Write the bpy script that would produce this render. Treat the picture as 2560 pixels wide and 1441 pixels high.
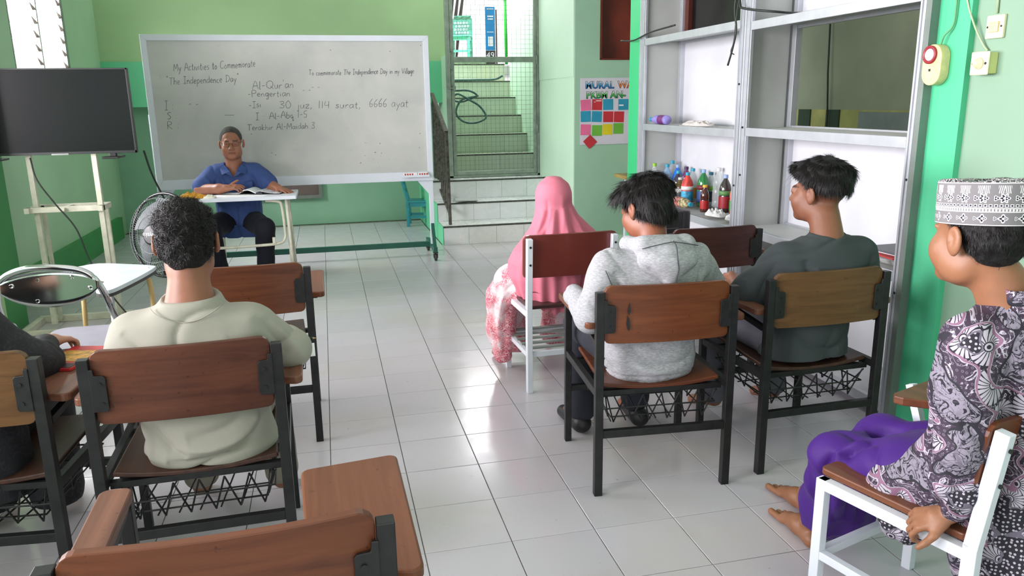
import bpy, bmesh, math, random
import numpy as np
from mathutils import Vector, Matrix, Euler

random.seed(7); RNG = np.random.RandomState(5)
for o in list(bpy.data.objects): bpy.data.objects.remove(o)
SC = bpy.context.scene
COL = SC.collection
PI = math.pi

# ---------------------------------------------------------------- camera
YAW, PITCH, ROLL, FPX = 0.231556, 0.238027, -0.0145793, 1932.98
fw = Vector((math.sin(YAW)*math.cos(PITCH), math.cos(YAW)*math.cos(PITCH), -math.sin(PITCH)))
rt = Vector((math.cos(YAW), -math.sin(YAW), 0)); up = rt.cross(fw)
r2 = rt*math.cos(ROLL) + up*math.sin(ROLL); u2 = -rt*math.sin(ROLL) + up*math.cos(ROLL)
cam = bpy.data.cameras.new('camera'); camo = bpy.data.objects.new('camera', cam); COL.objects.link(camo)
camo.matrix_world = Matrix(((r2.x, u2.x, -fw.x, 0), (r2.y, u2.y, -fw.y, 0), (r2.z, u2.z, -fw.z, 1.4744), (0, 0, 0, 1)))
cam.sensor_width = 36; cam.lens = FPX/2560*36; cam.clip_start = .05; cam.clip_end = 200
SC.camera = camo

# ---------------------------------------------------------------- light
w = bpy.data.worlds.new('sky'); SC.world = w; w.use_nodes = True
bg = w.node_tree.nodes['Background']; bg.inputs[0].default_value = (.95, .95, 1, 1); bg.inputs[1].default_value = 1.25
def area(name, loc, direction, sx, sy, energy, color=(1, 1, 1)):
    l = bpy.data.lights.new(name, 'AREA'); l.shape = 'RECTANGLE'; l.size = sx; l.size_y = sy
    l.energy = energy; l.color = color
    o = bpy.data.objects.new(name, l); COL.objects.link(o); o.location = loc
    o.rotation_euler = Vector(direction).to_track_quat('-Z', 'Y').to_euler()
    return o
# daylight through the left windows, the doors behind the camera and the stair opening
area('daylight_left_windows', (-4.7, 2.9, 1.9), (1, .03, -.05), 7.2, 2.0, 860, (1, .932, .985))
area('daylight_window_left_far', (-2.9, 7.9, 2.3), (1, -.1, -.3), 1.5, 1.1, 190, (1, .95, .98))
area('daylight_door_behind', (.3, -2.9, 1.7), (0, 1, -.05), 3.6, 2.2, 16, (1, .94, .97))
area('daylight_stairs', (2.0, 10.6, 3.1), (0, -.75, -1), 1.0, 1.4, 34, (1, .97, 1))
area('fill_next_room', (3.8, 5.0, 2.9), (0, 0, -1), 1.0, 1.4, 14, (1, .96, .94))  # added overhead fill lamp, dimly lights the closed next room; no window there
SC.view_settings.view_transform = 'Standard'; SC.view_settings.look = 'None'
SC.view_settings.gamma = 1; SC.view_settings.use_curve_mapping = False
SC.view_settings.exposure = 0.43
SC.cycles.use_denoising = True
SC.cycles.max_bounces = 8; SC.cycles.diffuse_bounces = 4; SC.cycles.caustics_reflective = False; SC.cycles.caustics_refractive = False

# ---------------------------------------------------------------- materials
def lin(c):
    return tuple((x/255/12.92 if x/255 <= .04045 else ((x/255+.055)/1.055)**2.4) for x in c)
def C4(c): return (*lin(c), 1)
class NT:
    def __init__(s, m):
        m.use_nodes = True; s.t = m.node_tree; s.n = s.t.nodes; s.l = s.t.links
        s.p = s.n['Principled BSDF']
    def new(s, t, **k):
        n = s.n.new(t)
        for a, b in k.items(): setattr(n, a, b)
        return n
    def link(s, a, b): s.l.new(a, b)
    def coord(s, scale=(1, 1, 1), kind='Object', loc=(0, 0, 0), rot=(0, 0, 0)):
        c = s.new('ShaderNodeTexCoord'); m = s.new('ShaderNodeMapping')
        m.inputs['Scale'].default_value = scale; m.inputs['Location'].default_value = loc; m.inputs['Rotation'].default_value = rot
        s.link(c.outputs[kind], m.inputs[0]); return m.outputs[0]
    def noise(s, co, scale, detail=3, rough=.55, dist=0):
        n = s.new('ShaderNodeTexNoise'); n.inputs['Scale'].default_value = scale; n.inputs['Detail'].default_value = detail
        n.inputs['Roughness'].default_value = rough; n.inputs['Distortion'].default_value = dist
        s.link(co, n.inputs['Vector']); return n.outputs[0]
    def ramp(s, fac, stops, interp='LINEAR'):
        r = s.new('ShaderNodeValToRGB'); r.color_ramp.interpolation = interp; e = r.color_ramp.elements
        while len(e) < len(stops): e.new(.5)
        for i, (p, c) in enumerate(stops): e[i].position = p; e[i].color = c if len(c) == 4 else (*c, 1)
        s.link(fac, r.inputs[0]); return r.outputs[0]
    def mix(s, f, a, b, bt='MIX'):
        m = s.new('ShaderNodeMix', data_type='RGBA', blend_type=bt)
        for sock, v in ((m.inputs[0], f), (m.inputs[6], a), (m.inputs[7], b)):
            if hasattr(v, 'is_output'): s.link(v, sock)
            elif isinstance(v, (int, float)): sock.default_value = v
            else: sock.default_value = v
        return m.outputs[2]
    def math(s, op, a, b=None, clamp=False):
        m = s.new('ShaderNodeMath', operation=op, use_clamp=clamp)
        for i, v in enumerate((a, b)):
            if v is None: continue
            if hasattr(v, 'is_output'): s.link(v, m.inputs[i])
            else: m.inputs[i].default_value = v
        return m.outputs[0]
    def bump(s, h, strength=.2, dist=.01):
        b = s.new('ShaderNodeBump'); b.inputs['Strength'].default_value = strength; b.inputs['Distance'].default_value = dist
        s.link(h, b.inputs['Height']); s.link(b.outputs[0], s.p.inputs['Normal'])
MC = {}
def mat(name, col, rough=.6, metal=0, var=.06, vs=6, bump=0, bs=80, spec=.5, coat=0):
    if name in MC: return MC[name]
    m = bpy.data.materials.new(name); t = NT(m); MC[name] = m
    co = t.coord()
    f = t.noise(co, vs)
    a = C4(col); d = tuple(x*(1-2.2*var) for x in a[:3]) + (1,); b = tuple(min(1, x*(1+1.2*var)) for x in a[:3]) + (1,)
    t.link(t.ramp(f, [(.3, d), (.7, b)]), t.p.inputs['Base Color'])
    t.p.inputs['Roughness'].default_value = rough; t.p.inputs['Metallic'].default_value = metal
    t.p.inputs['Specular IOR Level'].default_value = spec
    t.p.inputs['Coat Weight'].default_value = coat
    if bump: t.bump(t.noise(co, bs, 2), bump, .01)
    return m
def wood(name, c1, c2, c3, axis=0, rough=.38, scale=1.0, seed=0.0):
    m = bpy.data.materials.new(name); t = NT(m)
    sc = [30*scale]*3; sc[axis] = 1.6*scale
    co = t.coord(tuple(sc), loc=(seed, seed*1.3, seed*.7))
    f = t.noise(co, 1.0, 5, .62, .6)
    co2 = t.coord((3, 3, 3), loc=(seed, 0, 0)); g = t.noise(co2, 1.4, 3)
    base = t.ramp(f, [(.28, C4(c1)), (.5, C4(c2)), (.75, C4(c3))])
    base = t.mix(t.math('MULTIPLY', g, .55), base, C4(c1))
    co3 = t.coord((1, 1, 1), loc=(seed, seed, 0)); k = t.noise(co3, 55, 2, .5)
    sp = t.ramp(k, [(.70, (0, 0, 0)), (.76, (1, 1, 1))])
    base = t.mix(t.math('MULTIPLY', sp, .5), base, C4(tuple(int(x*.35) for x in c1)))
    t.link(base, t.p.inputs['Base Color']); t.p.inputs['Roughness'].default_value = rough
    t.p.inputs['Coat Weight'].default_value = .06; t.p.inputs['Coat Roughness'].default_value = .3; t.p.inputs['Specular IOR Level'].default_value = .35
    t.bump(f, .12, .004)
    return m

# ---------------------------------------------------------------- mesh helpers
class MB:
    def __init__(s): s.v = []; s.f = []
    def add(s, vs, fs):
        o = len(s.v); s.v += [tuple(map(float, x)) for x in vs]; s.f += [tuple(o+i for i in f) for f in fs]; return s
    def box(s, x0, x1, y0, y1, z0, z1):
        return s.add([(x, y, z) for z in (z0, z1) for y in (y0, y1) for x in (x0, x1)],
                     [(0, 2, 3, 1), (4, 5, 7, 6), (0, 1, 5, 4), (2, 6, 7, 3), (0, 4, 6, 2), (1, 3, 7, 5)])
    def bar(s, p, q, wd, ht=None, upv=(0, 0, 1)):
        p = Vector(p); q = Vector(q); d = (q-p).normalized(); U = Vector(upv)
        if abs(d.dot(U)) > .98: U = Vector((0, 1, 0))
        r = d.cross(U).normalized(); U = r.cross(d).normalized(); ht = ht or wd
        vs = [c + r*a*wd/2 + U*b*ht/2 for c in (p, q) for a, b in ((-1, -1), (1, -1), (1, 1), (-1, 1))]
        return s.add(vs, [(3, 2, 1, 0), (4, 5, 6, 7), (0, 1, 5, 4), (1, 2, 6, 5), (2, 3, 7, 6), (3, 0, 4, 7)])
    def tube(s, pts, r, n=8, closed=False, cap=True):
        P = [Vector(p) for p in pts]; R = r if hasattr(r, '__len__') else [r]*len(P); rings = []
        prev = None
        for i, p in enumerate(P):
            if closed: d = (P[(i+1) % len(P)]-P[i-1])
            else: d = (P[min(i+1, len(P)-1)]-P[max(i-1, 0)])
            d.normalize()
            if prev is None:
                a = d.orthogonal().normalized()
            else:
                a = (prev - d*prev.dot(d)).normalized()
            prev = a; b = d.cross(a)
            rings.append([p + (a*math.cos(2*PI*k/n) + b*math.sin(2*PI*k/n))*R[i] for k in range(n)])
        vs = [v for rg in rings for v in rg]; fs = []
        m = len(P)
        for i in range(m if closed else m-1):
            j = (i+1) % m
            for k in range(n): fs.append((i*n+k, i*n+(k+1) % n, j*n+(k+1) % n, j*n+k))
        if not closed and cap: fs.append(tuple(range(n-1, -1, -1))); fs.append(tuple((m-1)*n+k for k in range(n)))
        return s.add(vs, fs)
    def lathe(s, prof, n=24, c=(0, 0, 0), rot=None):
        vs = []; fs = []; m = len(prof)
        for r, z in prof:
            for k in range(n):
                v = Vector((r*math.cos(2*PI*k/n), r*math.sin(2*PI*k/n), z))
                if rot: v = rot @ v
                vs.append(v + Vector(c))
        for i in range(m-1):
            for k in range(n): fs.append((i*n+k, i*n+(k+1) % n, (i+1)*n+(k+1) % n, (i+1)*n+k))
        fs.append(tuple(range(n-1, -1, -1))); fs.append(tuple((m-1)*n+k for k in range(n)))
        return s.add(vs, fs)
    def prism(s, pts, z0, z1, fn=None):
        n = len(pts); vs = [(x, y, z0) for x, y in pts] + [(x, y, z1) for x, y in pts]
        if fn: vs = [fn(*v) for v in vs]
        return s.add(vs, [tuple(range(n-1, -1, -1)), tuple(range(n, 2*n))] + [(i, (i+1) % n, n+(i+1) % n, n+i) for i in range(n)])
    def grid(s, P, closed_u=False):
        a = len(P); b = len(P[0]); fs = []
        for i in range(a-1):
            for j in range(b if closed_u else b-1):
                fs.append((i*b+j, i*b+(j+1) % b, (i+1)*b+(j+1) % b, (i+1)*b+j))
        return s.add([p for r in P for p in r], fs)
    def slab(s, fn, nu, nv, th):
        """sheet fn(u,v)->(x,y,z) thickened along -z of its own normal"""
        T = [[Vector(fn(i/nu, j/nv)) for j in range(nv+1)] for i in range(nu+1)]
        B = []
        for i in range(nu+1):
            row = []
            for j in range(nv+1):
                du = T[min(i+1, nu)][j]-T[max(i-1, 0)][j]; dv = T[i][min(j+1, nv)]-T[i][max(j-1, 0)]
                row.append(T[i][j]-du.cross(dv).normalized()*th)
            B.append(row)
        n = nv+1; N = (nu+1)*n; vs = [p for r in T for p in r]+[p for r in B for p in r]; fs = []
        for i in range(nu):
            for j in range(nv):
                a = i*n+j; fs.append((a, a+n, a+n+1, a+1)); fs.append((N+a, N+a+1, N+a+n+1, N+a+n))
        for i in range(nu):
            a = i*n; fs.append((a, N+a, N+a+n, a+n)); a = i*n+nv; fs.append((a, a+n, N+a+n, N+a))
        for j in range(nv):
            a = j; fs.append((a, a+1, N+a+1, N+a)); a = nu*n+j; fs.append((a, N+a, N+a+1, a+1))
        return s.add(vs, fs)
def build(name, mb, m, parent=None, smooth=False, bevel=0, seg=2, mtx=None, data=None, fix=True):
    if data is None:
        me = bpy.data.meshes.new(name); me.from_pydata(mb.v, [], mb.f)
        if mtx is not None: me.transform(mtx)
        if fix:
            bm = bmesh.new(); bm.from_mesh(me); bmesh.ops.recalc_face_normals(bm, faces=bm.faces); bm.to_mesh(me); bm.free()
        me.materials.append(m)
        if smooth: me.polygons.foreach_set('use_smooth', [True]*len(me.polygons))
    else: me = data
    o = bpy.data.objects.new(name, me); COL.objects.link(o)
    if parent: o.parent = parent
    if bevel:
        b = o.modifiers.new('bevel', 'BEVEL'); b.width = bevel; b.segments = seg; b.limit_method = 'ANGLE'; b.angle_limit = .6
    return o
def thing(name, label, cat, loc=(0, 0, 0), rz=0, group=None):
    o = bpy.data.objects.new(name, None); COL.objects.link(o); o.location = loc; o.rotation_euler = (0, 0, rz)
    o.empty_display_size = .1; o['label'] = label; o['category'] = cat
    if group: o['group'] = group
    return o
def tag(o, label, cat, group=None):
    o['label'] = label; o['category'] = cat
    if group: o['group'] = group
    return o
def struct(o): o['kind'] = 'structure'; return o
def box(x0, x1, y0, y1, z0, z1): return MB().box(x0, x1, y0, y1, z0, z1)
def arc(cx, cy, r, a0, a1, n=6):
    return [(cx+r*math.cos(a0+(a1-a0)*i/n), cy+r*math.sin(a0+(a1-a0)*i/n)) for i in range(n+1)]
def rrect(x0, x1, y0, y1, r, n=4):
    return arc(x1-r, y1-r, r, 0, PI/2, n)+arc(x0+r, y1-r, r, PI/2, PI, n)+arc(x0+r, y0+r, r, PI, 1.5*PI, n)+arc(x1-r, y0+r, r, 1.5*PI, 2*PI, n)
def catmull(pts, k=8):
    P = [np.array(p, float) for p in pts]; P = [2*P[0]-P[1]]+P+[2*P[-1]-P[-2]]; out = []
    for i in range(1, len(P)-2):
        for j in range(k):
            t = j/k; out.append(.5*((2*P[i])+(-P[i-1]+P[i+1])*t+(2*P[i-1]-5*P[i]+4*P[i+1]-P[i+2])*t*t+(-P[i-1]+3*P[i]-3*P[i+1]+P[i+2])*t**3))
    out.append(P[-2]); return [tuple(p) for p in out]
def text_mesh(body, size, m, name, parent, loc, rot, extrude=.001, offset=0, bold=0, sx=1):
    c = bpy.data.curves.new('txt', 'FONT'); c.body = body; c.size = size; c.extrude = extrude; c.offset = offset; c.resolution_u = 2
    o = bpy.data.objects.new('txt', c); COL.objects.link(o)
    dg = bpy.context.evaluated_depsgraph_get(); me = bpy.data.meshes.new_from_object(o.evaluated_get(dg))
    bpy.data.objects.remove(o); me.materials.clear(); me.materials.append(m); me.name = name
    r = bpy.data.objects.new(name, me); COL.objects.link(r); r.location = loc; r.rotation_euler = rot; r.scale = (sx, 1, 1)
    if parent: r.parent = parent
    return r
# ================================================================ SETTING
WL = -2.36; YB = 9.95; CEIL = 3.25
paint_light = mat('paint_light_green', (177, 211, 158), .62, var=.04, vs=1.2, bump=.05, bs=30)
paint_mint = mat('paint_mint', (196, 228, 202), .6, var=.03, vs=1.1, bump=.05, bs=30)
paint_mid = mat('paint_mid_green', (112, 214, 162), .5, var=.04, vs=1.2, bump=.05, bs=30)
paint_dark = mat('paint_leaf_green', (146, 194, 162), .6, var=.06, vs=1.3, bump=.05, bs=30)
paint_wall = mat('paint_soft_green', (156, 196, 168), .62, var=.05, vs=1.3, bump=.05, bs=30)
paint_pill = mat('paint_emerald', (76, 186, 138), .5, var=.03, vs=1.0, bump=.04, bs=30)
paint_band = mat('paint_deep_green', (70, 152, 86), .55, var=.05, vs=1.4)
paint_white = mat('ceiling_white', (236, 238, 232), .8, var=.02)
alu = mat('aluminium', (196, 200, 206), .36, .55, var=.04, vs=9)
white_paint = mat('white_enamel', (222, 228, 236), .4, var=.02, vs=5)
cream_paint = mat('cream_enamel', (214, 212, 192), .45, var=.08, vs=14)
black_steel = mat('black_steel', (34, 35, 35), .42, .3, var=.2, vs=20, bump=.05, bs=120)
dark_plastic = mat('black_plastic', (26, 27, 28), .35, var=.1)
black_cable = mat('black_cable', (24, 34, 28), .5, var=.1)
grey_steel = mat('grey_gate_steel', (150, 164, 150), .5, .2, var=.12, vs=14)
grout = mat('grout', (120, 126, 112), .85, var=.15, vs=20)

# floor tiles
def tile_mat(name, col, rough):
    m = bpy.data.materials.new(name); t = NT(m)
    g = t.new('ShaderNodeNewGeometry')
    mp = t.new('ShaderNodeMapping'); t.link(g.outputs['Position'], mp.inputs[0])
    n = t.noise(mp.outputs[0], 1.1, 4); n2 = t.noise(mp.outputs[0], 9, 4, .6)
    oi = t.new('ShaderNodeObjectInfo')
    a = C4(col); b = C4(tuple(int(x*.93) for x in col)); y = C4((int(col[0]*.97), int(col[1]*.96), int(col[2]*.88)))
    c = t.mix(t.math('MULTIPLY', oi.outputs['Random'], .5), a, b)
    c = t.mix(t.ramp(n, [(.48, (0, 0, 0)), (.72, (.75, .75, .75))]), c, y)
    dirt = t.ramp(t.noise(mp.outputs[0], 38, 2), [(.73, (0, 0, 0)), (.77, (.55, .55, .55))])
    c = t.mix(dirt, c, C4((150, 146, 132)))
    t.link(c, t.p.inputs['Base Color'])
    t.link(t.ramp(n2, [(.3, (rough*.8,)*3), (.8, (rough*1.5,)*3)]), t.p.inputs['Roughness'])
    t.bump(t.noise(mp.outputs[0], 3.0, 2), .05, .01)
    return m
floor_tile = tile_mat('glazed_white_tile', (202, 198, 205), .17)
riser_tile = tile_mat('glazed_riser_tile', (234, 236, 238), .25)

floor = struct(build('floor', box(-6, 6, -4, YB+2.5, -.12, -.006), grout))
def tile_mb(w_, d_, th=.006, c=.0012, g=.0016):
    mb = MB(); a = w_/2-g; b = d_/2-g
    vs = [(sx*a, sy*b, -th) for sx, sy in ((-1, -1), (1, -1), (1, 1), (-1, 1))]
    vs += [(sx*a, sy*b, -c) for sx, sy in ((-1, -1), (1, -1), (1, 1), (-1, 1))]
    vs += [(sx*(a-c), sy*(b-c), 0) for sx, sy in ((-1, -1), (1, -1), (1, 1), (-1, 1))]
    fs = [(8, 9, 10, 11)] + [(i, (i+1) % 4, 4+(i+1) % 4, 4+i) for i in range(4)] + [(4+i, 4+(i+1) % 4, 8+(i+1) % 4, 8+i) for i in range(4)]
    return mb.add(vs, fs)
GX0, GY0 = -.066+.15, 3.821+.15
spots = []
for i in range(-9, 11):
    for j in range(-16, 21):
        x = GX0+.3*i; y = GY0+.3*j
        if x < WL-.1 or (x > 2.62 and not (y > 2.6 and x < 3.4)) or y > YB: continue
        if x > 1.2 and y > 8.1: continue
        spots.append((x, y))
def inview(x, y):
    d = Vector((x, y, 0))-Vector((0, 0, 1.4744)); z = d.dot(fw)
    if z < .2: return 9
    return 0 if abs(d.dot(r2)/z*FPX) < 1330 and abs(d.dot(u2)/z*FPX) < 760 else 5
spots.sort(key=lambda p: (inview(*p), math.hypot(*p)))
tmb = tile_mb(.3, .3)
first = build('tile', tmb, floor_tile, floor); tdata = first.data; first.location = (*spots[0], 0)
for p in spots[1:298]:
    o = bpy.data.objects.new('tile', tdata); COL.objects.link(o); o.parent = floor; o.location = (*p, 0)
    o.rotation_euler = (random.gauss(0, .0009), random.gauss(0, .0009), 0)
rest = MB()
for x, y in spots[298:]:
    rest.add([(a+x, b+y, c) for a, b, c in tmb.v], tmb.f)
o = build('tile_field', rest, floor_tile, floor); o['kind'] = 'stuff'

ceiling = struct(build('ceiling', box(-2.9, 6, -3, 9.3, CEIL, CEIL+.1), paint_white))

# left wall with its window openings (far louvre window at y 7.25..8.65, two more nearer, out of the frame)
wl = MB()
def wall_x(mb, x0, x1, y0, y1, z0, z1, holes):
    ys = sorted({y0, y1, *[h[0] for h in holes], *[h[1] for h in holes]})
    for a, b in zip(ys[:-1], ys[1:]):
        hs = [h for h in holes if h[0] <= a+1e-6 and h[1] >= b-1e-6]
        if not hs: mb.box(x0, x1, a, b, z0, z1)
        else:
            h = hs[0]
            if h[2] > z0: mb.box(x0, x1, a, b, z0, h[2])
            if h[3] < z1: mb.box(x0, x1, a, b, h[3], z1)
wall_x(wl, WL-.12, WL, -3, YB+.3, 0, CEIL, [(-2.6, -.4, 1.0, 2.8), (-.1, 2.3, 1.0, 2.8), (2.6, 5.1, 1.0, 2.8), (7.17, 8.62, 1.55, 2.9)])
struct(build('wall_left', wl, mat('paint_left_green', (180, 214, 178), .62, var=.04, vs=1.3, bump=.05, bs=30)))
struct(build('baseboard_left', box(WL, WL+.05, 5.9, 9.6, 0, .24), paint_band))
struct(build('trim_1', box(WL, WL+.26, 5.52, 5.86, 0, CEIL), paint_band))           # pilaster on the left wall
struct(build('trim_2', box(WL, WL+.262, 5.30, 5.52, 0, CEIL), paint_light))
# back wall, its beam and the recess below the beam
bw = MB(); bw.box(WL-.2, 1.42, YB, YB+.15, 0, 1.46); bw.box(WL-.2, 1.42, YB-.06, YB+.15, 1.46, CEIL)
mb1 = MB().box(WL-.2, 1.42, YB, YB+.15, 0, 1.48)
wall_back = struct(build('wall_back', mb1, paint_dark))
struct(build('trim_3', box(WL-.1, 1.475, YB-.22, YB+.14, 1.46, 1.955), paint_mid))    # green beam
struct(build('trim_4', box(WL-.1, 1.52, YB-.20, YB+.14, 1.955, CEIL), paint_light))
# low louvred vent with grey frame in the back wall under the board
v = struct(build('window_2', MB().box(-.86, -.07, YB-.05, YB, .33, .37).box(-.86, -.07, YB-.05, YB, .54, .58).box(-.86, -.82, YB-.05, YB, .37, .54).box(-.11, -.07, YB-.05, YB, .37, .54), mat('grey_frame', (120, 128, 120), .5)))
build('shutter', box(-.82, -.11, YB-.02, YB+.0, .37, .54), mat('brown_grey_panel', (112, 98, 94), .6), v)

# wall with the poster, the stair side wall and the far part of the right wall
wp = MB(); wp.box(2.50, 2.76, 7.7, 7.85, 0, CEIL); wp.box(3.7, 4.6, 7.7, 7.85, 0, CEIL); wp.box(2.76, 3.7, 7.7, 7.85, 0, 1.87); wp.box(2.76, 3.7, 7.7, 7.85, 2.9, CEIL)
struct(build('wall_far_right', wp, paint_wall))
bi = MB(); 
for x in (2.76, 3.68): bi.box(x, x+.02, 7.69, 7.9, 1.87, 2.9)
bi.box(2.76, 3.7, 7.69, 7.9, 1.86, 1.875).box(2.76, 3.7, 7.84, 7.9, 1.87, 2.9)
w3 = struct(build('window_3', bi, mat('oxblood_board', (112, 40, 24), .5, var=.25, vs=3)))
struct(build('wall_stair_side', MB().box(2.488, 2.4995, 7.699, 9.0, 0, 1.70).box(2.482, 2.4995, 7.699, 9.0, 1.70, CEIL).box(2.4995, 2.62, 7.86, 9.0, 0, CEIL), paint_mint))
struct(build('baseboard_far_right', box(2.6, 3.6, 7.62, 7.7, 0, .07), paint_mint))
struct(build('trim_5', box(2.45, 2.85, 5.84, 6.12, 0, CEIL), mat('paint_spring_green', (58, 190, 122), .5, var=.03, vs=1.0)))
# near pillar and near right wall
struct(build('trim_6', box(2.45, 2.85, 2.635, 2.82, 0, CEIL), paint_pill))
struct(build('wall_right', MB().box(2.477, 2.85, -3, 2.635, 0, CEIL), mat('paint_pale_mint', (132, 164, 140), .6, var=.03, vs=1.1)))
# wall behind the camera with a wide doorway
bk = MB(); bk.box(-2.9, -1.7, -3.1, -3, 0, CEIL).box(2.3, 2.9, -3.1, -3, 0, CEIL).box(-1.7, 2.3, -3.1, -3, 2.9, CEIL)
struct(build('wall_front', bk, paint_mint))

# next room seen through the open shelf bay
nx = MB(); nx.box(4.8, 4.9, 2.9, 12, 1.345, CEIL)
struct(build('wall_next_room', nx, mat('paint_grey_green', (150, 158, 136), .7, var=.08, vs=1.5)))
nr = MB().box(4.8, 4.9, 2.9, 12, 0, 1.345)
dado = struct(build('trim_7', nr, mat('dado_yellow', (176, 176, 112), .7, var=.1)))
for y in (7.08, 6.62, 8.0): build('panel', box(4.785, 4.8, y, y+.2, .9, 1.345), mat('dado_dark', (40, 62, 44), .6), dado)
for k in range(3): build('panel', box(4.775, 4.8, 3.4+k*.98, 4.36+k*.98, .5, 1.33), mat('grey_board', (132, 142, 142), .6), dado)
struct(build('wall_next_room_end', MB().box(2.9, 4.9, 2.75, 2.85, 0, CEIL), mat('paint_grey_green', (126, 142, 112))))
cb = build('cable', MB().tube([(4.76, 6.84, 3.1), (4.76, 6.83, 2.2), (4.75, 6.79, 1.7), (4.76, 6.76, 1.3), (4.76, 6.77, .6)], .009, 6), black_cable)
tag(cb, 'black cable hanging down the dull green wall of the next room', 'cable')

# stairs -------------------------------------------------------------
SX0, SX1 = 1.15, 2.49
green_tile = tile_mat('glazed_pale_green_tile', (194, 206, 188), .3)
nosing = mat('dark_nosing', (74, 76, 68), .6, var=.3, vs=30)
heights = [.197, .39, .598, .80, .985, 1.17, 1.355, 1.54, 1.725]
ystep = [7.97, 8.36, 8.76, 9.35, 9.62, 9.89, 10.16, 10.43, 10.70]
# heights above the gate follow the photographed nosings
heights[3:] = [.844, 1.07, 1.294, 1.518, 1.733, 1.969]; ystep[3:] = [9.35, 9.65, 9.95, 10.25, 10.55, 10.85]
sm = MB()
for k, (h, y) in enumerate(zip(heights, ystep)):
    x0 = SX0 if k < 3 else 1.5; y1 = ystep[k+1] if k < 8 else 14
    sm.box(x0+.004, SX1 if k < 3 else 2.5, y+.006, y1+.02, 0 if k == 0 else heights[k-1]-.02, h-.006)
stairs = struct(build('stairs', sm, paint_mid))
for k, (h, y) in enumerate(zip(heights, ystep)):
    z0 = heights[k-1] if k else 0; x0, x1 = (SX0, SX1) if k < 3 else (1.5, 2.5)
    hh = h-z0-.012; off = (.03, .20, .09)[k % 3]
    x = x0-off if off else x0
    data = None
    while x < x1-.02:
        a = max(x, x0); b = min(x+.3, x1)
        m_ = MB().box(a+.0016, b-.0016, y, y+.006, z0+.001, z0+hh)
        build('riser_tile', m_, riser_tile if k < 3 else green_tile, stairs)
        if k < 8 and b-a > .05:
            y1 = ystep[k+1]
            build('tread_tile', MB().box(a+.0016, b-.0016, y+.03, y1-.002, h-.006, h), riser_tile if k < 3 else green_tile, stairs)
        x += .3
    build('nosing', MB().box(x0, x1, y-.004, y+.03, h-.014, h+.002), nosing, stairs)
struct(build('trim_8', MB().box(SX0-.006, SX0+.004, 7.97, 8.37, 0, .197).box(SX0-.006, SX0+.004, 8.36, 8.77, 0, .39).box(SX0-.006, SX0+.004, 8.76, 9.95, 0, .598), paint_mid))
# stairwell walls beyond the gate
sw = MB(); sw.box(1.45, 1.5, 9.12, 11.4, 0, 2.0); struct(build('wall_stair_left', sw, paint_mint))
sr = MB(); sr.add([(2.5, 9.0, 0), (2.5, 10.55, 0), (2.5, 10.55, 2.0), (2.5, 10.5, 2.75), (2.5, 9.0, CEIL), (2.66, 9.0, 0), (2.66, 10.55, 0), (2.66, 10.55, 2.0), (2.66, 10.5, 2.75), (2.66, 9.0, CEIL)],
   [(0, 1, 2, 3, 4), (5, 9, 8, 7, 6), (0, 5, 6, 1), (1, 6, 7, 2), (2, 7, 8, 3), (3, 8, 9, 4), (4, 9, 5, 0)])
struct(build('wall_stair_right', sr, paint_mint))
struct(build('trim_9', box(1.5, 2.33, 11.28, 11.42, 1.969, 2.07), mat('stone_kerb', (150, 158, 134), .8, var=.15, vs=12)))

# gate ---------------------------------------------------------------
gate = thing('wire_gate', 'tall grey steel mesh gate standing on third stair step', 'gate', (0, 9.05, 0))
fr = MB()
for x in (1.435, ): fr.box(x-.035, x+.012, -.03, .03, .6, 3.2)
fr.box(2.463, 2.498, -.03, .03, .6, 3.2).box(1.4, 2.498, -.03, .03, .6, .625)
build('outer_frame', fr, grey_steel, gate, bevel=.003)
leaf = MB()
leaf.box(1.452, 1.492, -.02, .02, .63, 3.2).box(2.425, 2.46, -.02, .02, .63, 3.2).box(1.492, 2.425, -.02, .02, .63, .672).box(1.492, 2.425, -.02, .02, 1.905, 1.965)
lf = build('leaf_frame', leaf, grey_steel, gate, bevel=.003)
wr = MB(); 
x = 1.492
while x < 2.42: wr.box(x-.0011, x+.0011, -.003, .001, .67, 3.2); x += .0525
z = .69
while z < 3.2: wr.box(1.49, 2.43, -.001, .003, z-.0011, z+.0011); z += .0525
o = build('wire_mesh', wr, mat('wire', (122, 134, 120), .5, .4), gate); o['kind'] = 'stuff'
for z in (1.93, 1.15): build('hinge', MB().tube([(2.462, -.035, z-.05), (2.462, -.035, z+.05)], .011, 8), grey_steel, gate, smooth=True)
build('latch', MB().tube([(1.40, -.035, 1.62), (1.50, -.035, 1.62)], .008, 8).box(1.47, 1.5, -.05, -.02, 1.595, 1.645), grey_steel, gate)
build('handle', MB().tube(catmull([(1.466, -.02, 2.02), (1.44, -.06, 1.98), (1.44, -.06, 1.86), (1.466, -.02, 1.82)], 4), .006, 6), grey_steel, gate, smooth=True)

rl = thing('stair_railing', 'dark worn steel stair railing on bottom step beside gate', 'railing')
rs = mat('rusty_dark_steel', (96, 92, 84), .6, .3, var=.3, vs=30)
A = Vector((1.245, 8.1, .197)); At = Vector((1.235, 8.1, 1.165)); B = Vector((1.25, 9.2, .60)); Bt = Vector((1.25, 9.2, 1.56))
build('post', MB().bar(A, At, .045, .03, (1, 0, 0)), rs, rl, bevel=.002)
build('handrail', MB().bar(At, Bt, .04, .03), rs, rl, bevel=.002)
build('bottom_rail', MB().bar(A.lerp(At, .12), B.lerp(Bt, .02), .025), rs, rl)
for k in range(1, 9):
    t_ = k/8; build('baluster', MB().bar(A.lerp(B, t_)+Vector((0, 0, .12*(1-t_))), At.lerp(Bt, t_), .016), rs, rl)

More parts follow.
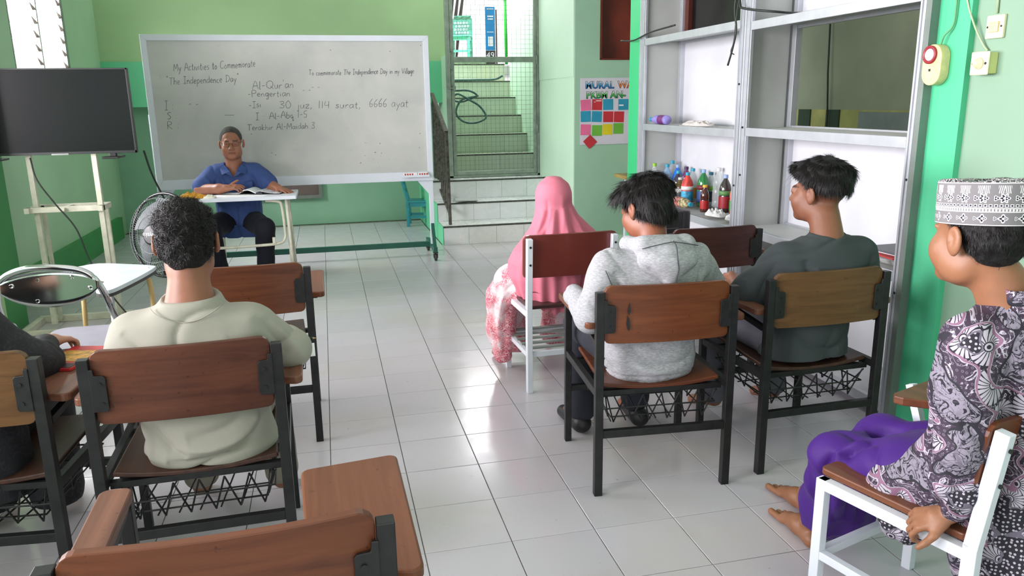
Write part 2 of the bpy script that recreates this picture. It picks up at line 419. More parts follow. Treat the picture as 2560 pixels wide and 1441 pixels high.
# window in the left wall ---------------------------------------------
glass = bpy.data.materials.new('louvre_glass'); t = NT(glass); t.p.inputs['Base Color'].default_value = (.95, .98, 1, 1)
t.p.inputs['Transmission Weight'].default_value = .55; t.p.inputs['Roughness'].default_value = .35; t.p.inputs['Alpha'].default_value = .75
win = struct(build('window_1', MB().box(WL-.12, WL+.0, 7.17, 7.2, 1.55, 2.9).box(WL-.12, WL+.004, 8.58, 8.62, 1.55, 2.9).box(WL-.12, WL+.02, 7.17, 8.62, 1.53, 1.57).box(WL-.05, WL-.0, 7.862, 7.885, 1.57, 2.9).box(WL-.05, WL+.0, 8.565, 8.582, 1.57, 2.9), mat('louvre_channel', (150, 156, 150), .4, .5)))
clip = mat('rusty_clip', (94, 86, 74), .6, .4, var=.35, vs=60)
for k in range(11):
    z = 1.64+k*.115
    for y0, y1 in ((7.21, 7.85), (7.91, 8.57)):
        build('louvre_blade', MB().bar((WL-.055, y0, z), (WL-.055, y1, z), .15, .005, (.72, 0, .69)), glass, win)
        for yy in (y1-.005,):
            build('clip', MB().add([(WL-.03, yy-.03, z+.028), (WL-.02, yy-.006, z-.035), (WL+.008, yy-.006, z-.03), (WL-.03, yy-.022, z+.03), (WL-.02, yy+.004, z-.035), (WL+.008, yy+.004, z-.03)], [(0, 1, 2), (3, 5, 4), (0, 3, 4, 1), (1, 4, 5, 2), (2, 5, 3, 0)]), clip, win)

# shelving partition -----------------------------------------------------
SX = 2.42; D = .33
sh = thing('shelving_unit', 'aluminium framed white shelving partition along the right wall', 'shelf', (SX, 0, 0))
panel_w = mat('white_backing_panel', (212, 214, 219), .55, var=.04, vs=2.5)
panel_g = mat('greyish_side_panel', (186, 190, 186), .5, var=.06, vs=2)
posts = [(5.74, 5.84), (4.27, 4.33), (4.20, 4.265), (2.83, 2.875)]
for y0, y1 in posts:
    p_ = build('post', MB().box(0, .02, y0, y1, 0, 3.2), alu, sh, bevel=.002)
    build('edge_strip', MB().box(-.006, 0, y0+.006, y0+.016, 0, 3.2).box(-.006, 0, y1-.016, y1-.006, 0, 3.2), alu, p_)
build('end_frame', MB().box(-.01, .04, 2.80, 2.83, 0, 3.2), mat('dark_channel', (120, 130, 124), .5, .3), sh)
for y0, y1 in ((5.74, 5.78), (4.27, 4.31), (4.2, 4.24), (2.84, 2.88)):
    build('rear_post', MB().box(D-.04, D, y0-.02 if y0 > 5 else y0, y1, 0, 3.2), alu, sh, bevel=.002)
build('side_panel', MB().box(.02, D-.04, 5.762, 5.772, 0, 3.2), panel_g, sh)
build('side_panel', MB().box(.02, D-.04, 4.263, 4.273, 0, 3.2), panel_g, sh)
build('side_panel', MB().box(.02, D-.04, 2.845, 2.855, 0, 3.2), panel_g, sh)
for a, b, zz in ((4.33, 5.74, (.10, .68, 1.27, 1.90, 2.52)), (2.875, 4.20, (.08, .70, 1.285, 1.88, 2.5))):
    for z in zz:
        build('shelf_board', MB().box(.006, D, a-.01, b+.01, z-.002, z+.012), panel_g if z > .2 else panel_w, sh)
        build('front_rail', MB().box(-.004, .02, a, b, z-.034, z+.014), alu, sh, bevel=.002)
        build('rear_rail', MB().box(D-.03, D, a, b, z-.02, z+.02), alu, sh)
for a, b, z0, z1 in ((4.33, 5.74, .1, .68), (4.33, 5.74, .69, 1.27), (4.33, 5.74, 1.28, 1.90), (2.875, 4.2, .08, .70), (2.875, 4.2, .71, 1.285), (2.875, 4.2, 1.93, 2.6), (4.33, 5.74, 2.6, 3.2)):
    build('backing_panel', MB().box(D-.008, D+.002, a, b, z0, z1), panel_w, sh)
for y, z in ((4.235, 1.02), (4.235, 1.30), (4.30, .95), (4.30, 1.55), (2.845, .62), (2.845, 1.12)):
    build('rivet', MB().lathe([(.0001, -.004), (.006, -.003), (.006, .003)], 8, (-.004, y, z), Euler((0, -PI/2, 0)).to_matrix()), black_steel, sh)
dk = struct(build('window_4', MB().box(SX+D+.01, SX+D+.05, 4.30, 5.80, 1.90, 2.6), mat('dark_pane', (22, 20, 20), .2, var=.3)))
build('frame', MB().box(SX+D-.02, SX+D+.05, 5.66, 5.72, 1.9, 2.6), mat('red_brown_frame', (86, 36, 26), .5), dk)
cbl = build('cable_bundle', MB().tube(catmull([(2.38, 6.14, 1.93), (2.39, 5.9, 1.915), (2.40, 5.6, 1.95), (2.41, 5.2, 1.965)], 5), .006, 6)
  .tube(catmull([(2.40, 4.32, 2.12), (2.385, 4.28, 2.0), (2.385, 4.22, 1.965), (2.50, 4.05, 1.93), (2.72, 4.18, 1.94)], 6), .007, 6)
  .tube(catmull([(2.395, 4.29, 2.2), (2.38, 4.33, 2.0), (2.385, 4.31, 1.86), (2.385, 4.34, 1.76), (2.38, 4.38, 1.66)], 6), .006, 6)
  .tube(catmull([(2.395, 4.27, 2.15), (2.38, 4.30, 1.97), (2.385, 4.33, 1.8), (2.385, 4.36, 1.74), (2.39, 4.33, 1.72)], 6), .0035, 6), black_cable, None, smooth=True)
tag(cbl, 'thin black cable tied and dangling around upper shelf posts', 'cable')
# ================================================================ FURNITURE
W_ORANGE = wood('wood_honey', (80, 40, 18), (108, 58, 28), (126, 72, 38), 0, seed=1)
W_RED = wood('wood_red_brown', (66, 34, 24), (90, 50, 34), (108, 64, 44), 0, seed=2)
W_MID = wood('wood_chestnut', (76, 38, 22), (106, 58, 34), (120, 70, 42), 0, seed=3)
W_DARKRED = wood('wood_oxblood', (52, 26, 22), (72, 38, 32), (88, 48, 40), 0, seed=4)
W_MAROON = mat('maroon_board', (112, 46, 38), .35, var=.08, vs=5, coat=.3)
W_OLIVE = wood('wood_olive_brown', (78, 52, 28), (106, 74, 42), (122, 88, 52), 0, seed=5)
W_TABO = wood('wood_tablet', (84, 46, 28), (112, 66, 42), (128, 80, 52), 1, seed=6, rough=.42)
W_TABR = wood('wood_tablet_dark', (84, 52, 40), (120, 78, 60), (138, 92, 70), 1, seed=7, rough=.42)
W_SEAT = wood('wood_seat', (52, 34, 28), (74, 48, 38), (90, 60, 48), 1, seed=8)
paper = mat('white_paper', (240, 242, 244), .7, var=.02)

def arm_chair(label, loc, rz, back, top, seat, group, arm=True, tablet=True, basket=True, brown=None):
    t = thing('tablet_arm_chair', label, 'chair', (loc[0], loc[1], 0), rz, group)
    W = .255
    for s in (-1, 1):
        build('rear_leg', MB().box(s*W-.0155, s*W+.0155, -.015, .015, 0, .80), black_steel, t, bevel=.002)
        build('front_leg', MB().box(s*W-.014, s*W+.014, .485, .513, 0, .655), black_steel, t, bevel=.002)
        build('side_rail', MB().box(s*W-.012, s*W+.012, .015, .485, .395, .425), black_steel, t, bevel=.002)
        build('arm_rail', MB().bar((s*W, .49, .645), (s*W, .03, .60), .02), black_steel, t)
        b = MB().prism([(s*.242, .648), (s*.205, .648), (s*.200, .655), (s*.200, .745), (s*.205, .752), (s*.228, .754), (s*.230, .772), (s*.242, .772)][::1 if s > 0 else -1], -.018, -.011, lambda x, z, y: (x, y, z))
        p_ = build('bracket', b, black_steel, t, bevel=.0015)
        for z in (.672, .728): build('bolt', MB().lathe([(.0001, -.003), (.005, -.002), (.006, .002)], 8, (s*.216, -.019, z), Euler((PI/2, 0, 0)).to_matrix()), black_steel, p_)
    build('rear_crossbar', MB().box(-W+.015, W-.015, -.012, .012, .235, .265), black_steel, t, bevel=.002)
    build('front_crossbar', MB().box(-W+.014, W-.014, .488, .510, .235, .262), black_steel, t, bevel=.002)
    for y_ in (.04, .42): build('seat_crossbar', MB().box(-W+.012, W-.012, y_, y_+.025, .385, .405), black_steel, t)
    # backrest, bowed, rounded corners
    def bfn(x, z, y): return (x, y - .022*(1-(x/.24)**2)+.006, z)
    n = 16; xs = [(-.238+.476*i/n) for i in range(n+1)]
    outl = []
    def ztop(x):
        e = .238-abs(x); return .822 - (0 if e > .03 else .03-math.sqrt(max(0, .03**2-(.03-e)**2)))
    def zbot(x):
        e = .238-abs(x); return .606 + (0 if e > .02 else .02-math.sqrt(max(0, .02**2-(.02-e)**2)))
    xs2 = [-.238, -.236, -.23, -.22, -.21]+[-.18+.36*i/12 for i in range(13)]+[.21, .22, .23, .236, .238]
    mb = MB(); F = []; Bk = []
    rows = []
    for x in xs2:
        zt, zb = ztop(x), zbot(x)
        rows.append([bfn(x, zb, -.01), bfn(x, zb, .01), bfn(x, zt, .01), bfn(x, zt, -.01)])
    mb.grid(rows, closed_u=True); mb.f.append((0, 1, 2, 3)); L = (len(rows)-1)*4; mb.f.append((L+3, L+2, L+1, L))
    build('backrest', mb, back, t, bevel=.004)
    def sfn(u, v):
        x = (-.23+.46*u)*(1-.06*v); y = .04+.43*v
        return (x, y, .438-.022*(1-(2*u-1)**2)*(1-.75*v)+.008*v)
    build('seat', MB().slab(sfn, 12, 10, .016), seat, t, bevel=.004)
    if basket:
        wb_ = MB(); zt, zb = .375, .285
        loop = lambda z, i: [(-.22+i, .03+i), (.22-i, .03+i), (.22-i, .46-i), (-.22+i, .46-i)]
        wb_.tube([(x, y, .335) for x, y in loop(0, .004)], .0034, 5, closed=True)
        wb_.tube([(x, y, .29) for x, y in loop(0, .03)], .0034, 5, closed=True)
        for yy, y2, n_ in ((.03, .06, 12), (.46, .43, 6)):
            z_ = [(-.215+.43*k/(n_), yy+(0 if k % 2 == 0 else (y2-yy)), .385 if k % 2 == 0 else .268) for k in range(n_+1)]
            for a_, b_ in zip(z_[:-1], z_[1:]): wb_.tube([a_, b_], .003, 5)
        for xx, x2 in ((-.22, -.19), (.22, .19)):
            z_ = [(xx+(0 if k % 2 == 0 else (x2-xx)), .03+.43*k/6, .385 if k % 2 == 0 else .275) for k in range(7)]
            for a_, b_ in zip(z_[:-1], z_[1:]): wb_.tube([a_, b_], .003, 5)
        for k in range(6): wb_.tube([(-.19+.06*k, .06, .272), (-.15+.06*k, .43, .272)], .0028, 5)
        for k in range(2): wb_.tube([(-.19, .17+.13*k, .276), (.19, .17+.13*k, .276)], .0028, 5)
        build('book_basket', wb_, black_steel, t)
    if arm:
        build('arm_board', MB().prism(rrect(-.30, -.235, .02, .50, .02), .656, .68), brown or top, t, bevel=.004)
    if tablet:
        pts = arc(.308, .475, .02, 0, PI/2, 4)+arc(.135, .455, .022, PI/2, PI, 4)+[(.115, .36), (.118, .24)]+[(.16, .11), (.215, .05)]+arc(.30, .045, .022, 1.5*PI, 2*PI, 4)
        build('tablet', MB().prism(pts, .655, .68), top, t, bevel=.005)
        for y_ in (.10, .40): build('tablet_rail', MB().box(.16, .29, y_, y_+.03, .635, .655), black_steel, t)
    return t
G1 = 'wooden tablet-arm chairs on black frames'
front_chair = arm_chair('empty black-framed chair nearest the camera with wide brown writing tablet', (-.200, 1.172), .03, wood('wood_amber_brown', (82, 44, 26), (110, 62, 38), (126, 74, 46), 0, seed=12), W_TABO, W_SEAT, G1, brown=W_TABR)
arm_chair('black-framed dark wood chair under the boy in the beige shirt', (-.433, 2.246), .035, W_RED, W_TABR, W_SEAT, G1)
arm_chair('light brown wooden chair at left frame edge under the black-clothed person', (-1.08, 2.32), -.10, W_OLIVE, W_TABR, W_SEAT, G1)
arm_chair('empty chestnut wooden chair in front of the beige-shirt boy with small tablet', (-.365, 3.33), .02, W_MID, W_TABO, W_SEAT, G1)
arm_chair('honey brown wooden chair with black paint smear under the grey hoodie', (1.18, 2.53), -.076, W_ORANGE, W_TABO, W_MID, G1)
arm_chair('olive brown wooden chair beside the shelving under the dark grey shirt', (1.867, 2.555), .02, W_OLIVE, W_TABR, W_SEAT, G1)
arm_chair('empty dark maroon chair between the girl and the shelving', (1.945, 3.62), .03, W_DARKRED, W_TABR, W_SEAT, G1)
# paint smear on the honey backrest
hc = [o for o in COL.objects if o.name.startswith('tablet_arm_chair') and 'smear' in o['label']][0]
build('paint_smear', MB().add([(-.158, -.0228, .715), (-.150, -.0232, .70), (-.147, -.0232, .67), (-.15, -.0232, .655), (-.156, -.0228, .66), (-.161, -.0228, .68)], [(5, 4, 3, 2, 1, 0)]).add([(-.15, -.0232, .765), (-.146, -.0236, .73), (-.152, -.023, .712), (-.158, -.0228, .73)], [(3, 2, 1, 0)]), black_steel, hc, fix=False)

def white_chair(label, loc, rz, back, seat, tablet=True, slats=True, lean=.07, W=.225, ztop=.81):
    t = thing('white_frame_chair', label, 'chair', (loc[0], loc[1], 0), rz, 'wooden chairs on white steel frames')
    for s in (-1, 1):
        build('rear_leg', MB().bar((s*W, 0, 0), (s*W, 0, .45), .028, .034, (0, 1, 0)).bar((s*W, 0, .44), (s*W, -lean, ztop), .028, .034, (0, 1, 0)), white_paint, t, bevel=.002)
        build('front_leg', MB().box(s*W-.014, s*W+.014, .40, .43, 0, .435), white_paint, t, bevel=.002)
        build('side_rail', MB().box(s*W-.0145, s*W+.0145, .012, .425, .405, .435), white_paint, t, bevel=.002)
        build('low_side_rail', MB().box(s*W-.012, s*W+.012, .015, .405, .19, .215), white_paint, t, bevel=.002)
        for z in (ztop-.13, ztop-.04): build('bolt', MB().lathe([(.0001, -.003), (.005, -.002), (.006, .002)], 8, (s*W, -.02-lean*(z-.44)/(ztop-.44), z), Euler((PI/2, 0, 0)).to_matrix()), black_steel, t)
    for y_ in (0, .40): build('crossbar', MB().box(-W, W, y_, y_+.022, .19, .215), white_paint, t)
    build('seat_crossbar', MB().box(-W, W, .40, .425, .405, .43), white_paint, t)
    def bfn(x, z, y): return (x, y+.03-lean*(z-.44)/(ztop-.44)-.015*(1-(x/.25)**2), z)
    outl = rrect(-.25, .25, .60, .82, .03, 4)
    # bowed panel as a strip grid
    xs2 = [-.25, -.247, -.235, -.22]+[-.2+.4*i/12 for i in range(13)]+[.22, .235, .247, .25]
    def ed(x, r): 
        e = .25-abs(x); return 0 if e > r else r-math.sqrt(max(0, r*r-(r-e)**2))
    zb_, zt_ = ztop-.205, ztop+.015
    rows = [[bfn(x, zb_+ed(x, .02), -.009), bfn(x, zb_+ed(x, .02), .009), bfn(x, zt_-ed(x, .03), .009), bfn(x, zt_-ed(x, .03), -.009)] for x in xs2]
    mb = MB().grid(rows, closed_u=True); mb.f.append((0, 1, 2, 3)); L = (len(rows)-1)*4; mb.f.append((L+3, L+2, L+1, L))
    build('backrest', mb, back, t, bevel=.004)
    build('seat', MB().prism(rrect(-.215, .215, .02, .44, .02), .437, .457), seat, t, bevel=.004)
    if slats:
        for k in range(5): build('rack_slat', MB().box(-W, W, .05+.085*k, .075+.085*k, .215, .225), mat('grey_slat', (150, 158, 152), .5, .2), t)
    return t
white_chair('white-framed chair with plain maroon backrest under the girl in pink', (1.172, 3.66), .036, W_MAROON, mat('dark_seat', (70, 40, 40), .5), lean=.02)
wc = white_chair('white-framed chair with honey wood back under the boy in batik', (1.628, 1.388), .286, W_ORANGE, W_TABO, slats=False, lean=.035, ztop=.745)
build('tablet', MB().prism([(.07, .425), (.05, .41), (.055, .385), (.16, .24), (.20, .14), (.31, .13), (.33, .15), (.33, .42), (.31, .44)], .60, .625), W_TABO, wc, bevel=.004)
build('tablet_post', MB().bar((.24, .42, .43), (.24, .48, .60), .024), white_paint, wc)

# mint toddler chair by the back wall and a second one on the landing outside
teal = mat('teal_gloss_paint', (52, 148, 160), .35, var=.1); mint = mat('mint_gloss_paint', (120, 206, 186), .4, var=.1)
def small_chair(name, label, loc, rz, m, art=False, s=1.0):
    t = thing(name, label, 'chair', loc, rz)
    for sx in (-1, 1):
        build('front_leg', MB().box(sx*.13-.018, sx*.13+.018, .22, .256, 0, .29), m, t, bevel=.003)
        build('rear_leg', MB().bar((sx*.13, 0, 0), (sx*.13, 0, .30), .036, .036).bar((sx*.13, 0, .29), (sx*.12, -.06, .56), .036, .024, (0, 1, 0)), m, t, bevel=.003)
        build('side_stretcher', MB().box(sx*.13-.01, sx*.13+.01, .02, .22, .10, .13), m, t)
    build('front_stretcher', MB().box(-.115, .115, .228, .248, .08, .11), m, t)
    build('apron', MB().box(-.13, .13, .225, .25, .24, .29).box(-.14, -.12, .02, .24, .24, .29).box(.12, .14, .02, .24, .24, .29), m, t)
    build('seat', MB().prism(rrect(-.15, .15, -.01, .275, .02), .29, .31), m, t, bevel=.004)
    if art:
        pl = build('back_panel', MB().add([(-.12, -.012, .33), (.12, -.012, .33), (.12, -.068, .60), (-.12, -.068, .60), (-.12, .0, .33), (.12, .0, .33), (.12, -.055, .60), (-.12, -.055, .60)], [(0, 1, 2, 3), (7, 6, 5, 4), (0, 4, 5, 1), (1, 5, 6, 2), (2, 6, 7, 3), (3, 7, 4, 0)]), m, t)
        r_ = random.Random(3); peb = mat('painted_pebble', (224, 232, 240), .5); g_ = MB()
        for a in range(-2, 3):
            for b in range(4):
                x = a*.042+(b % 2)*.018; z = .36+b*.045; y = .004-.055*(z-.33)/.27
                g_.lathe([(.0001, .004), (.016, .003), (.021, 0)], 8, (x, y, z), Euler((-PI/2+.2, 0, 0)).to_matrix())
        o = build('pebble_painting', g_, peb, t)
        wv = MB()
        for k in range(3): wv.tube([(-.115+.023*j, -.045-.003*k, .555+.012*k+.008*math.sin(j*1.4+k)) for j in range(11)], .005, 5)
        build('wave_painting', wv, mat('sage_paint', (110, 150, 120), .5), t)
    else:
        build('back_slat', MB().bar((-.12, -.03, .43), (.12, -.03, .43), .02, .05).bar((-.12, -.055, .53), (.12, -.055, .53), .02, .05), m, t, bevel=.002)
    return t
small_chair('toddler_chair', 'small teal wooden toddler chair below the whiteboard by back wall', (.95, 9.50, 0), -1.75, teal)
small_chair('toddler_chair', 'small mint painted chair with pebble picture on landing outside gate', (2.03, 11.5, 2.07), PI-.35, mint, True)

# whiteboard -----------------------------------------------------------
wbd = thing('whiteboard', 'large white-framed whiteboard with handwriting on green wheeled stand', 'whiteboard', (0, 7.3, 0))
bm_ = bpy.data.materials.new('board_surface'); t = NT(bm_)
co = t.coord(); n = t.noise(co, 2.2, 5, .6, .5); n2 = t.noise(co, 9, 5, .7)
c = t.ramp(n, [(.3, C4((188, 190, 186))), (.7, C4((206, 206, 200)))])
c = t.mix(t.ramp(n2, [(.62, (0, 0, 0)), (.82, (.35, .35, .35))]), c, C4((150, 150, 150)))
t.link(c, t.p.inputs['Base Color']); t.p.inputs['Roughness'].default_value = .33
surf = build('board_panel', box(-1.40, .93, .004, .018, .84, 2.02), bm_, wbd)
x0, x1, z0, z1, f_ = -1.44, .975, .755, 2.055, .05
for q in ([(x0, z1), (x1, z1), (x1-f_, z1-f_), (x0+f_, z1-f_)], [(x0, z0), (x0, z1), (x0+f_, z1-f_), (x0+f_, z0+.085)], [(x1, z1), (x1, z0), (x1-f_, z0+.085), (x1-f_, z1-f_)], [(x1, z0), (x0, z0), (x0+f_, z0+.085), (x1-f_, z0+.085)]):
    build('frame_rail', MB().prism(q[::-1], -.014, .026, lambda x, z, y: (x, y, z)), white_paint, wbd, bevel=.003)
for x, s in ((-1.435, 1), (.955, -1)):
    build('leg', MB().box(x-.02, x+.02, .03, .065, .14, 1.4), white_paint, wbd, bevel=.002)
    build('gusset', MB().prism([(x+s*.02, .755), (x+s*.13, .755), (x+s*.02, .62)][::-s], .03, .036, lambda a, z, y: (a, y, z)), white_paint, wbd)
    gr_ = mat('bottle_green_steel', (30, 92, 76), .4, .1)
    ft = build('foot', MB().bar((x, -.14, .11), (x, .46, .11), .035, .05).bar((x, -.1, .12), (x, .10, .42), .03, .03), gr_, wbd, bevel=.002)
    for y in (-.11, .43):
        wh = build('caster', MB().lathe([(.0001, -.013), (.03, -.013), (.036, -.008), (.036, .008), (.03, .013), (.0001, .013)], 16, (x, y, .037), Euler((0, PI/2, 0)).to_matrix()), mat('caster_rubber', (60, 54, 52), .6), wbd, smooth=False)
        build('caster_fork', MB().box(x-.02, x-.016, y-.015, y+.015, .03, .088).box(x+.016, x+.02, y-.015, y+.015, .03, .088).box(x-.022, x+.022, y-.025, y+.025, .078, .09), black_steel, wh)
build('lower_crossbar', MB().box(-1.42, .94, .20, .235, .085, .135), gr_, wbd, bevel=.002)
build('pen_tray', MB().box(.68, .93, -.075, -.01, .795, .802).box(.68, .93, -.078, -.074, .795, .815), white_paint, wbd)
redp = mat('red_print', (190, 60, 50), .6)
for x, a, l in ((.72, .13, 'white marker box with red print, left one on whiteboard tray'), (.855, .09, 'shorter white marker box with red print, right one on whiteboard tray')):
    b_ = build('marker_box', box(-a/2, a/2, -.014, .014, 0, .034), paper, bevel=.002); b_.location = (x+a/2-.03, 7.257, .8025); tag(b_, l, 'box', 'marker boxes on the board tray')
    for k in range(4): build('print', box(-a/2+.012+k*.022, -a/2+.026+k*.022, -.0148, -.0139, .008, .026), redp, b_)
    
# handwriting: a single-stroke alphabet
GL = {
 'A': (.62, [[(0, 0), (.28, 1), (.6, 0)], [(.1, .38), (.5, .4)]]), 'B': (.5, [[(0, 0), (0, 1), (.35, .95), (.38, .65), (.05, .52), (.42, .45), (.42, .08), (0, 0)]]),
 'C': (.55, [[(.5, .88), (.3, 1), (.05, .75), (.02, .25), (.25, 0), (.5, .12)]]), 'D': (.6, [[(.08, 0), (.08, 1)], [(0, .98), (.35, .92), (.55, .55), (.4, .1), (0, 0)]]),
 'I': (.4, [[(.18, 0), (.18, 1)], [(0, 1), (.36, 1)], [(0, 0), (.36, 0)]]), 'M': (.7, [[(0, 0), (.08, 1), (.32, .3), (.56, 1), (.64, 0)]]),
 'P': (.5, [[(.02, -.05), (.02, 1), (.4, .92), (.4, .58), (.04, .48)]]), 'Q': (.75, [[(.35, 1), (.05, .75), (.05, .25), (.35, 0), (.62, .3), (.62, .75), (.35, 1)], [(.4, .3), (.72, -.08)]]),
 'R': (.58, [[(.02, 0), (.02, 1), (.42, .9), (.38, .6), (.04, .5), (.52, -.02)]]), 'S': (.45, [[(.4, .9), (.2, 1), (.03, .78), (.2, .55), (.38, .3), (.2, 0), (0, .08)]]),
 'T': (.6, [[(0, 1), (.6, .98)], [(.28, 1), (.28, 0)]]), 'J': (.4, [[(.1, .95), (.3, 1), (.3, .1), (.12, -.05), (0, .15)]]),
 'a': (.42, [[(.34, .5), (.12, .52), (.02, .22), (.14, 0), (.34, .3), (.34, .52), (.36, .08), (.42, .02)]]), 'b': (.4, [[(.03, 1), (.03, 0), (.3, .06), (.32, .42), (.05, .5)]]),
 'c': (.34, [[(.3, .48), (.1, .5), (.02, .2), (.14, 0), (.32, .08)]]), 'd': (.42, [[(.34, .5), (.12, .52), (.02, .2), (.14, 0), (.34, .25), (.34, 1), (.36, 0)]]),
 'e': (.36, [[(.04, .26), (.3, .32), (.2, .54), (.04, .38), (.08, .04), (.32, .06)]]), 'g': (.4, [[(.34, .5), (.12, .52), (.04, .25), (.16, .05), (.34, .3), (.34, .5), (.32, -.4), (.1, -.35)]]),
 'h': (.4, [[(.03, 1), (.03, 0)], [(.03, .35), (.2, .52), (.32, .4), (.34, 0)]]), 'i': (.18, [[(.06, .5), (.08, 0)], [(.06, .72), (.07, .76)]]), 'j': (.2, [[(.12, .5), (.12, -.3), (0, -.3)], [(.12, .72), (.13, .76)]]),
 'k': (.38, [[(.03, 1), (.03, 0)], [(.3, .5), (.05, .25), (.34, 0)]]), 'l': (.16, [[(.05, 1), (.05, .05), (.14, 0)]]), 'm': (.56, [[(.03, .5), (.03, 0)], [(.03, .35), (.18, .52), (.25, .3), (.26, 0)], [(.26, .35), (.4, .52), (.48, .3), (.5, 0)]]),
 'n': (.4, [[(.03, .5), (.03, 0)], [(.03, .35), (.2, .52), (.32, .36), (.34, 0)]]), 'o': (.4, [[(.18, .52), (.02, .28), (.16, 0), (.34, .26), (.18, .52)]]), 'p': (.4, [[(.04, .5), (.03, -.45)], [(.04, .4), (.22, .54), (.34, .3), (.2, .02), (.04, .06)]]),
 'q': (.4, [[(.3, .5), (.1, .5), (.05, .2), (.2, .05), (.32, .3), (.32, -.4), (.4, -.25)]]), 'r': (.3, [[(.03, .5), (.04, 0)], [(.04, .3), (.16, .5), (.28, .46)]]), 's': (.32, [[(.28, .5), (.08, .46), (.08, .32), (.26, .2), (.18, 0), (0, .04)]]),
 't': (.3, [[(.12, .85), (.12, .05), (.26, .02)], [(0, .55), (.28, .57)]]), 'u': (.4, [[(.03, .5), (.06, .05), (.24, .02), (.32, .5), (.34, 0)]]), 'V': (.6, [[(0, 1), (.26, 0), (.55, 1)]]), 'v': (.36, [[(0, .5), (.14, 0), (.32, .52)]]),
 'x': (.34, [[(0, .5), (.3, 0)], [(.3, .5), (0, 0)]]), 'y': (.38, [[(.02, .5), (.16, .1)], [(.34, .52), (.06, -.45)]]), 'z': (.36, [[(0, .5), (.3, .5), (.02, .02), (.34, 0)]]),
 '0': (.5, [[(.22, 1), (.02, .6), (.08, .1), (.3, .02), (.44, .5), (.22, 1)]]), '1': (.2, [[(.08, 1), (.08, 0)]]), '3': (.45, [[(0, .92), (.3, 1), (.34, .72), (.1, .55), (.38, .35), (.3, .02), (0, .06)]]),
 '4': (.5, [[(.08, 1), (.04, .4), (.42, .45)], [(.38, 1), (.36, 0)]]), '5': (.42, [[(.38, 1), (.08, .95), (.06, .55), (.34, .45), (.3, .02), (0, .04)]]), '6': (.4, [[(.32, 1), (.06, .5), (.1, .04), (.3, .04), (.32, .35), (.08, .35)]]),
 ':': (.25, [[(.08, .12), (.09, .06)], [(.08, .55), (.09, .48)]]), '-': (.4, [[(.04, .38), (.3, .4)]]), ',': (.2, [[(.1, .08), (.02, -.2)]]), "'": (.15, [[(.06, 1.1), (.02, .85)]]), '"': (.3, [[(.06, 1.15), (.04, .95)], [(.18, 1.15), (.16, .95)]]), '.': (.18, [[(.06, .03), (.08, .03)]]), ' ': (.35, []), '_': (.9, [[(0, .5), (.85, .53)]])}
ink = mat('marker_ink', (74, 74, 84), .6, var=.1)
def handwrite(s, xa, za, xb, zb, h, seed, wdt=.0036):
    r_ = random.Random(seed); W_ = sum(GL[c][0]+.07 for c in s); mb = MB(); L = math.hypot(xb-xa, zb-za); k = L/(W_*h); ca, sa = (xb-xa)/L, (zb-za)/L
    u = 0
    for ch in s:
        wd, st = GL[ch]; j = r_.gauss(0, .03); sc = 1+r_.gauss(0, .04)
        for pl in st:
            P = [((u+x)*h*k, (y*sc+j)*h) for x, y in pl]
            if len(P) > 2: P = catmull(P, 4)
            P = [(xa+ca*x-sa*y*.2+.10*y, za+sa*x+y) for x, y in P]
            wd_ = wdt*(1+r_.gauss(0, .12))
            L_, R_ = [], []
            for i, p in enumerate(P):
                a = P[max(i-1, 0)]; b = P[min(i+1, len(P)-1)]; dx, dz = b[0]-a[0], b[1]-a[1]; n_ = math.hypot(dx, dz) or 1
                L_.append((p[0]-dz/n_*wd_/2, .0034, p[1]+dx/n_*wd_/2)); R_.append((p[0]+dz/n_*wd_/2, .0034, p[1]-dx/n_*wd_/2))
            m_ = len(P); mb.add(L_+R_, [(i, i+1, m_+i+1, m_+i) for i in range(m_-1)])
        u += wd+.07
    o = build('handwriting', mb, ink, wbd, fix=False); o['kind'] = 'stuff'; return o
for i, a in enumerate([
    ('My Activities to Commemorate', -1.205, 1.755, -.535, 1.79, .062), ('"The Independence Day"', -1.275, 1.645, -.68, 1.668, .058),
    ('To commemorate The Independence Day in my Village', -.095, 1.715, .838, 1.728, .046), ("Al-Qur'an", -.58, 1.602, -.225, 1.612, .066),
    ('-Pengertian', -.625, 1.538, -.262, 1.54, .052), ('-Isi', -.625, 1.445, -.515, 1.449, .055), ('30 juz, 114 surat,', -.365, 1.438, .35, 1.426, .062),
    ('6666 ayat', .415, 1.438, .775, 1.430, .07), ('I : Al-Abq 1-5', -.575, 1.338, -.13, 1.356, .056), ('Terakhir Al-Maidah 3', -.655, 1.25, -.07, 1.256, .052),
    ('I : . . - -', -1.31, 1.438, -1.03, 1.449, .078), ('S :', -1.298, 1.362, -1.212, 1.366, .056), ('R :', -1.306, 1.278, -1.205, 1.284, .062),
    ('_', -.83, 1.38, -.74, 1.38, .01), ('- -', -.08, 1.60, .0, 1.60, .03), ('. - -', -.2, 1.572, -.08, 1.575, .035)]):
    handwrite(*a, seed=i)
sm_ = MB()
r_ = random.Random(5)
for k in range(26):
    x = r_.gauss(.42, .10); z = r_.gauss(.99, .05); sm_.add([(x, .0036, z), (x+.02*r_.random(), .0036, z+.002), (x+.012, .0036, z+.008*r_.random()+.002)], [(0, 1, 2)])
for x, z in ((-.47, 1.05), (-.44, 1.03), (.1, 1.93), (.86, 1.19), (.85, 1.06), (.9, 1.97), (.62, 1.92), (-.63, 1.22)): sm_.add([(x, .0036, z), (x+.012, .0036, z-.004), (x+.01, .0036, z+.004)], [(0, 1, 2)])
o = build('ink_smudges', sm_, ink, wbd, fix=False); o['kind'] = 'stuff'

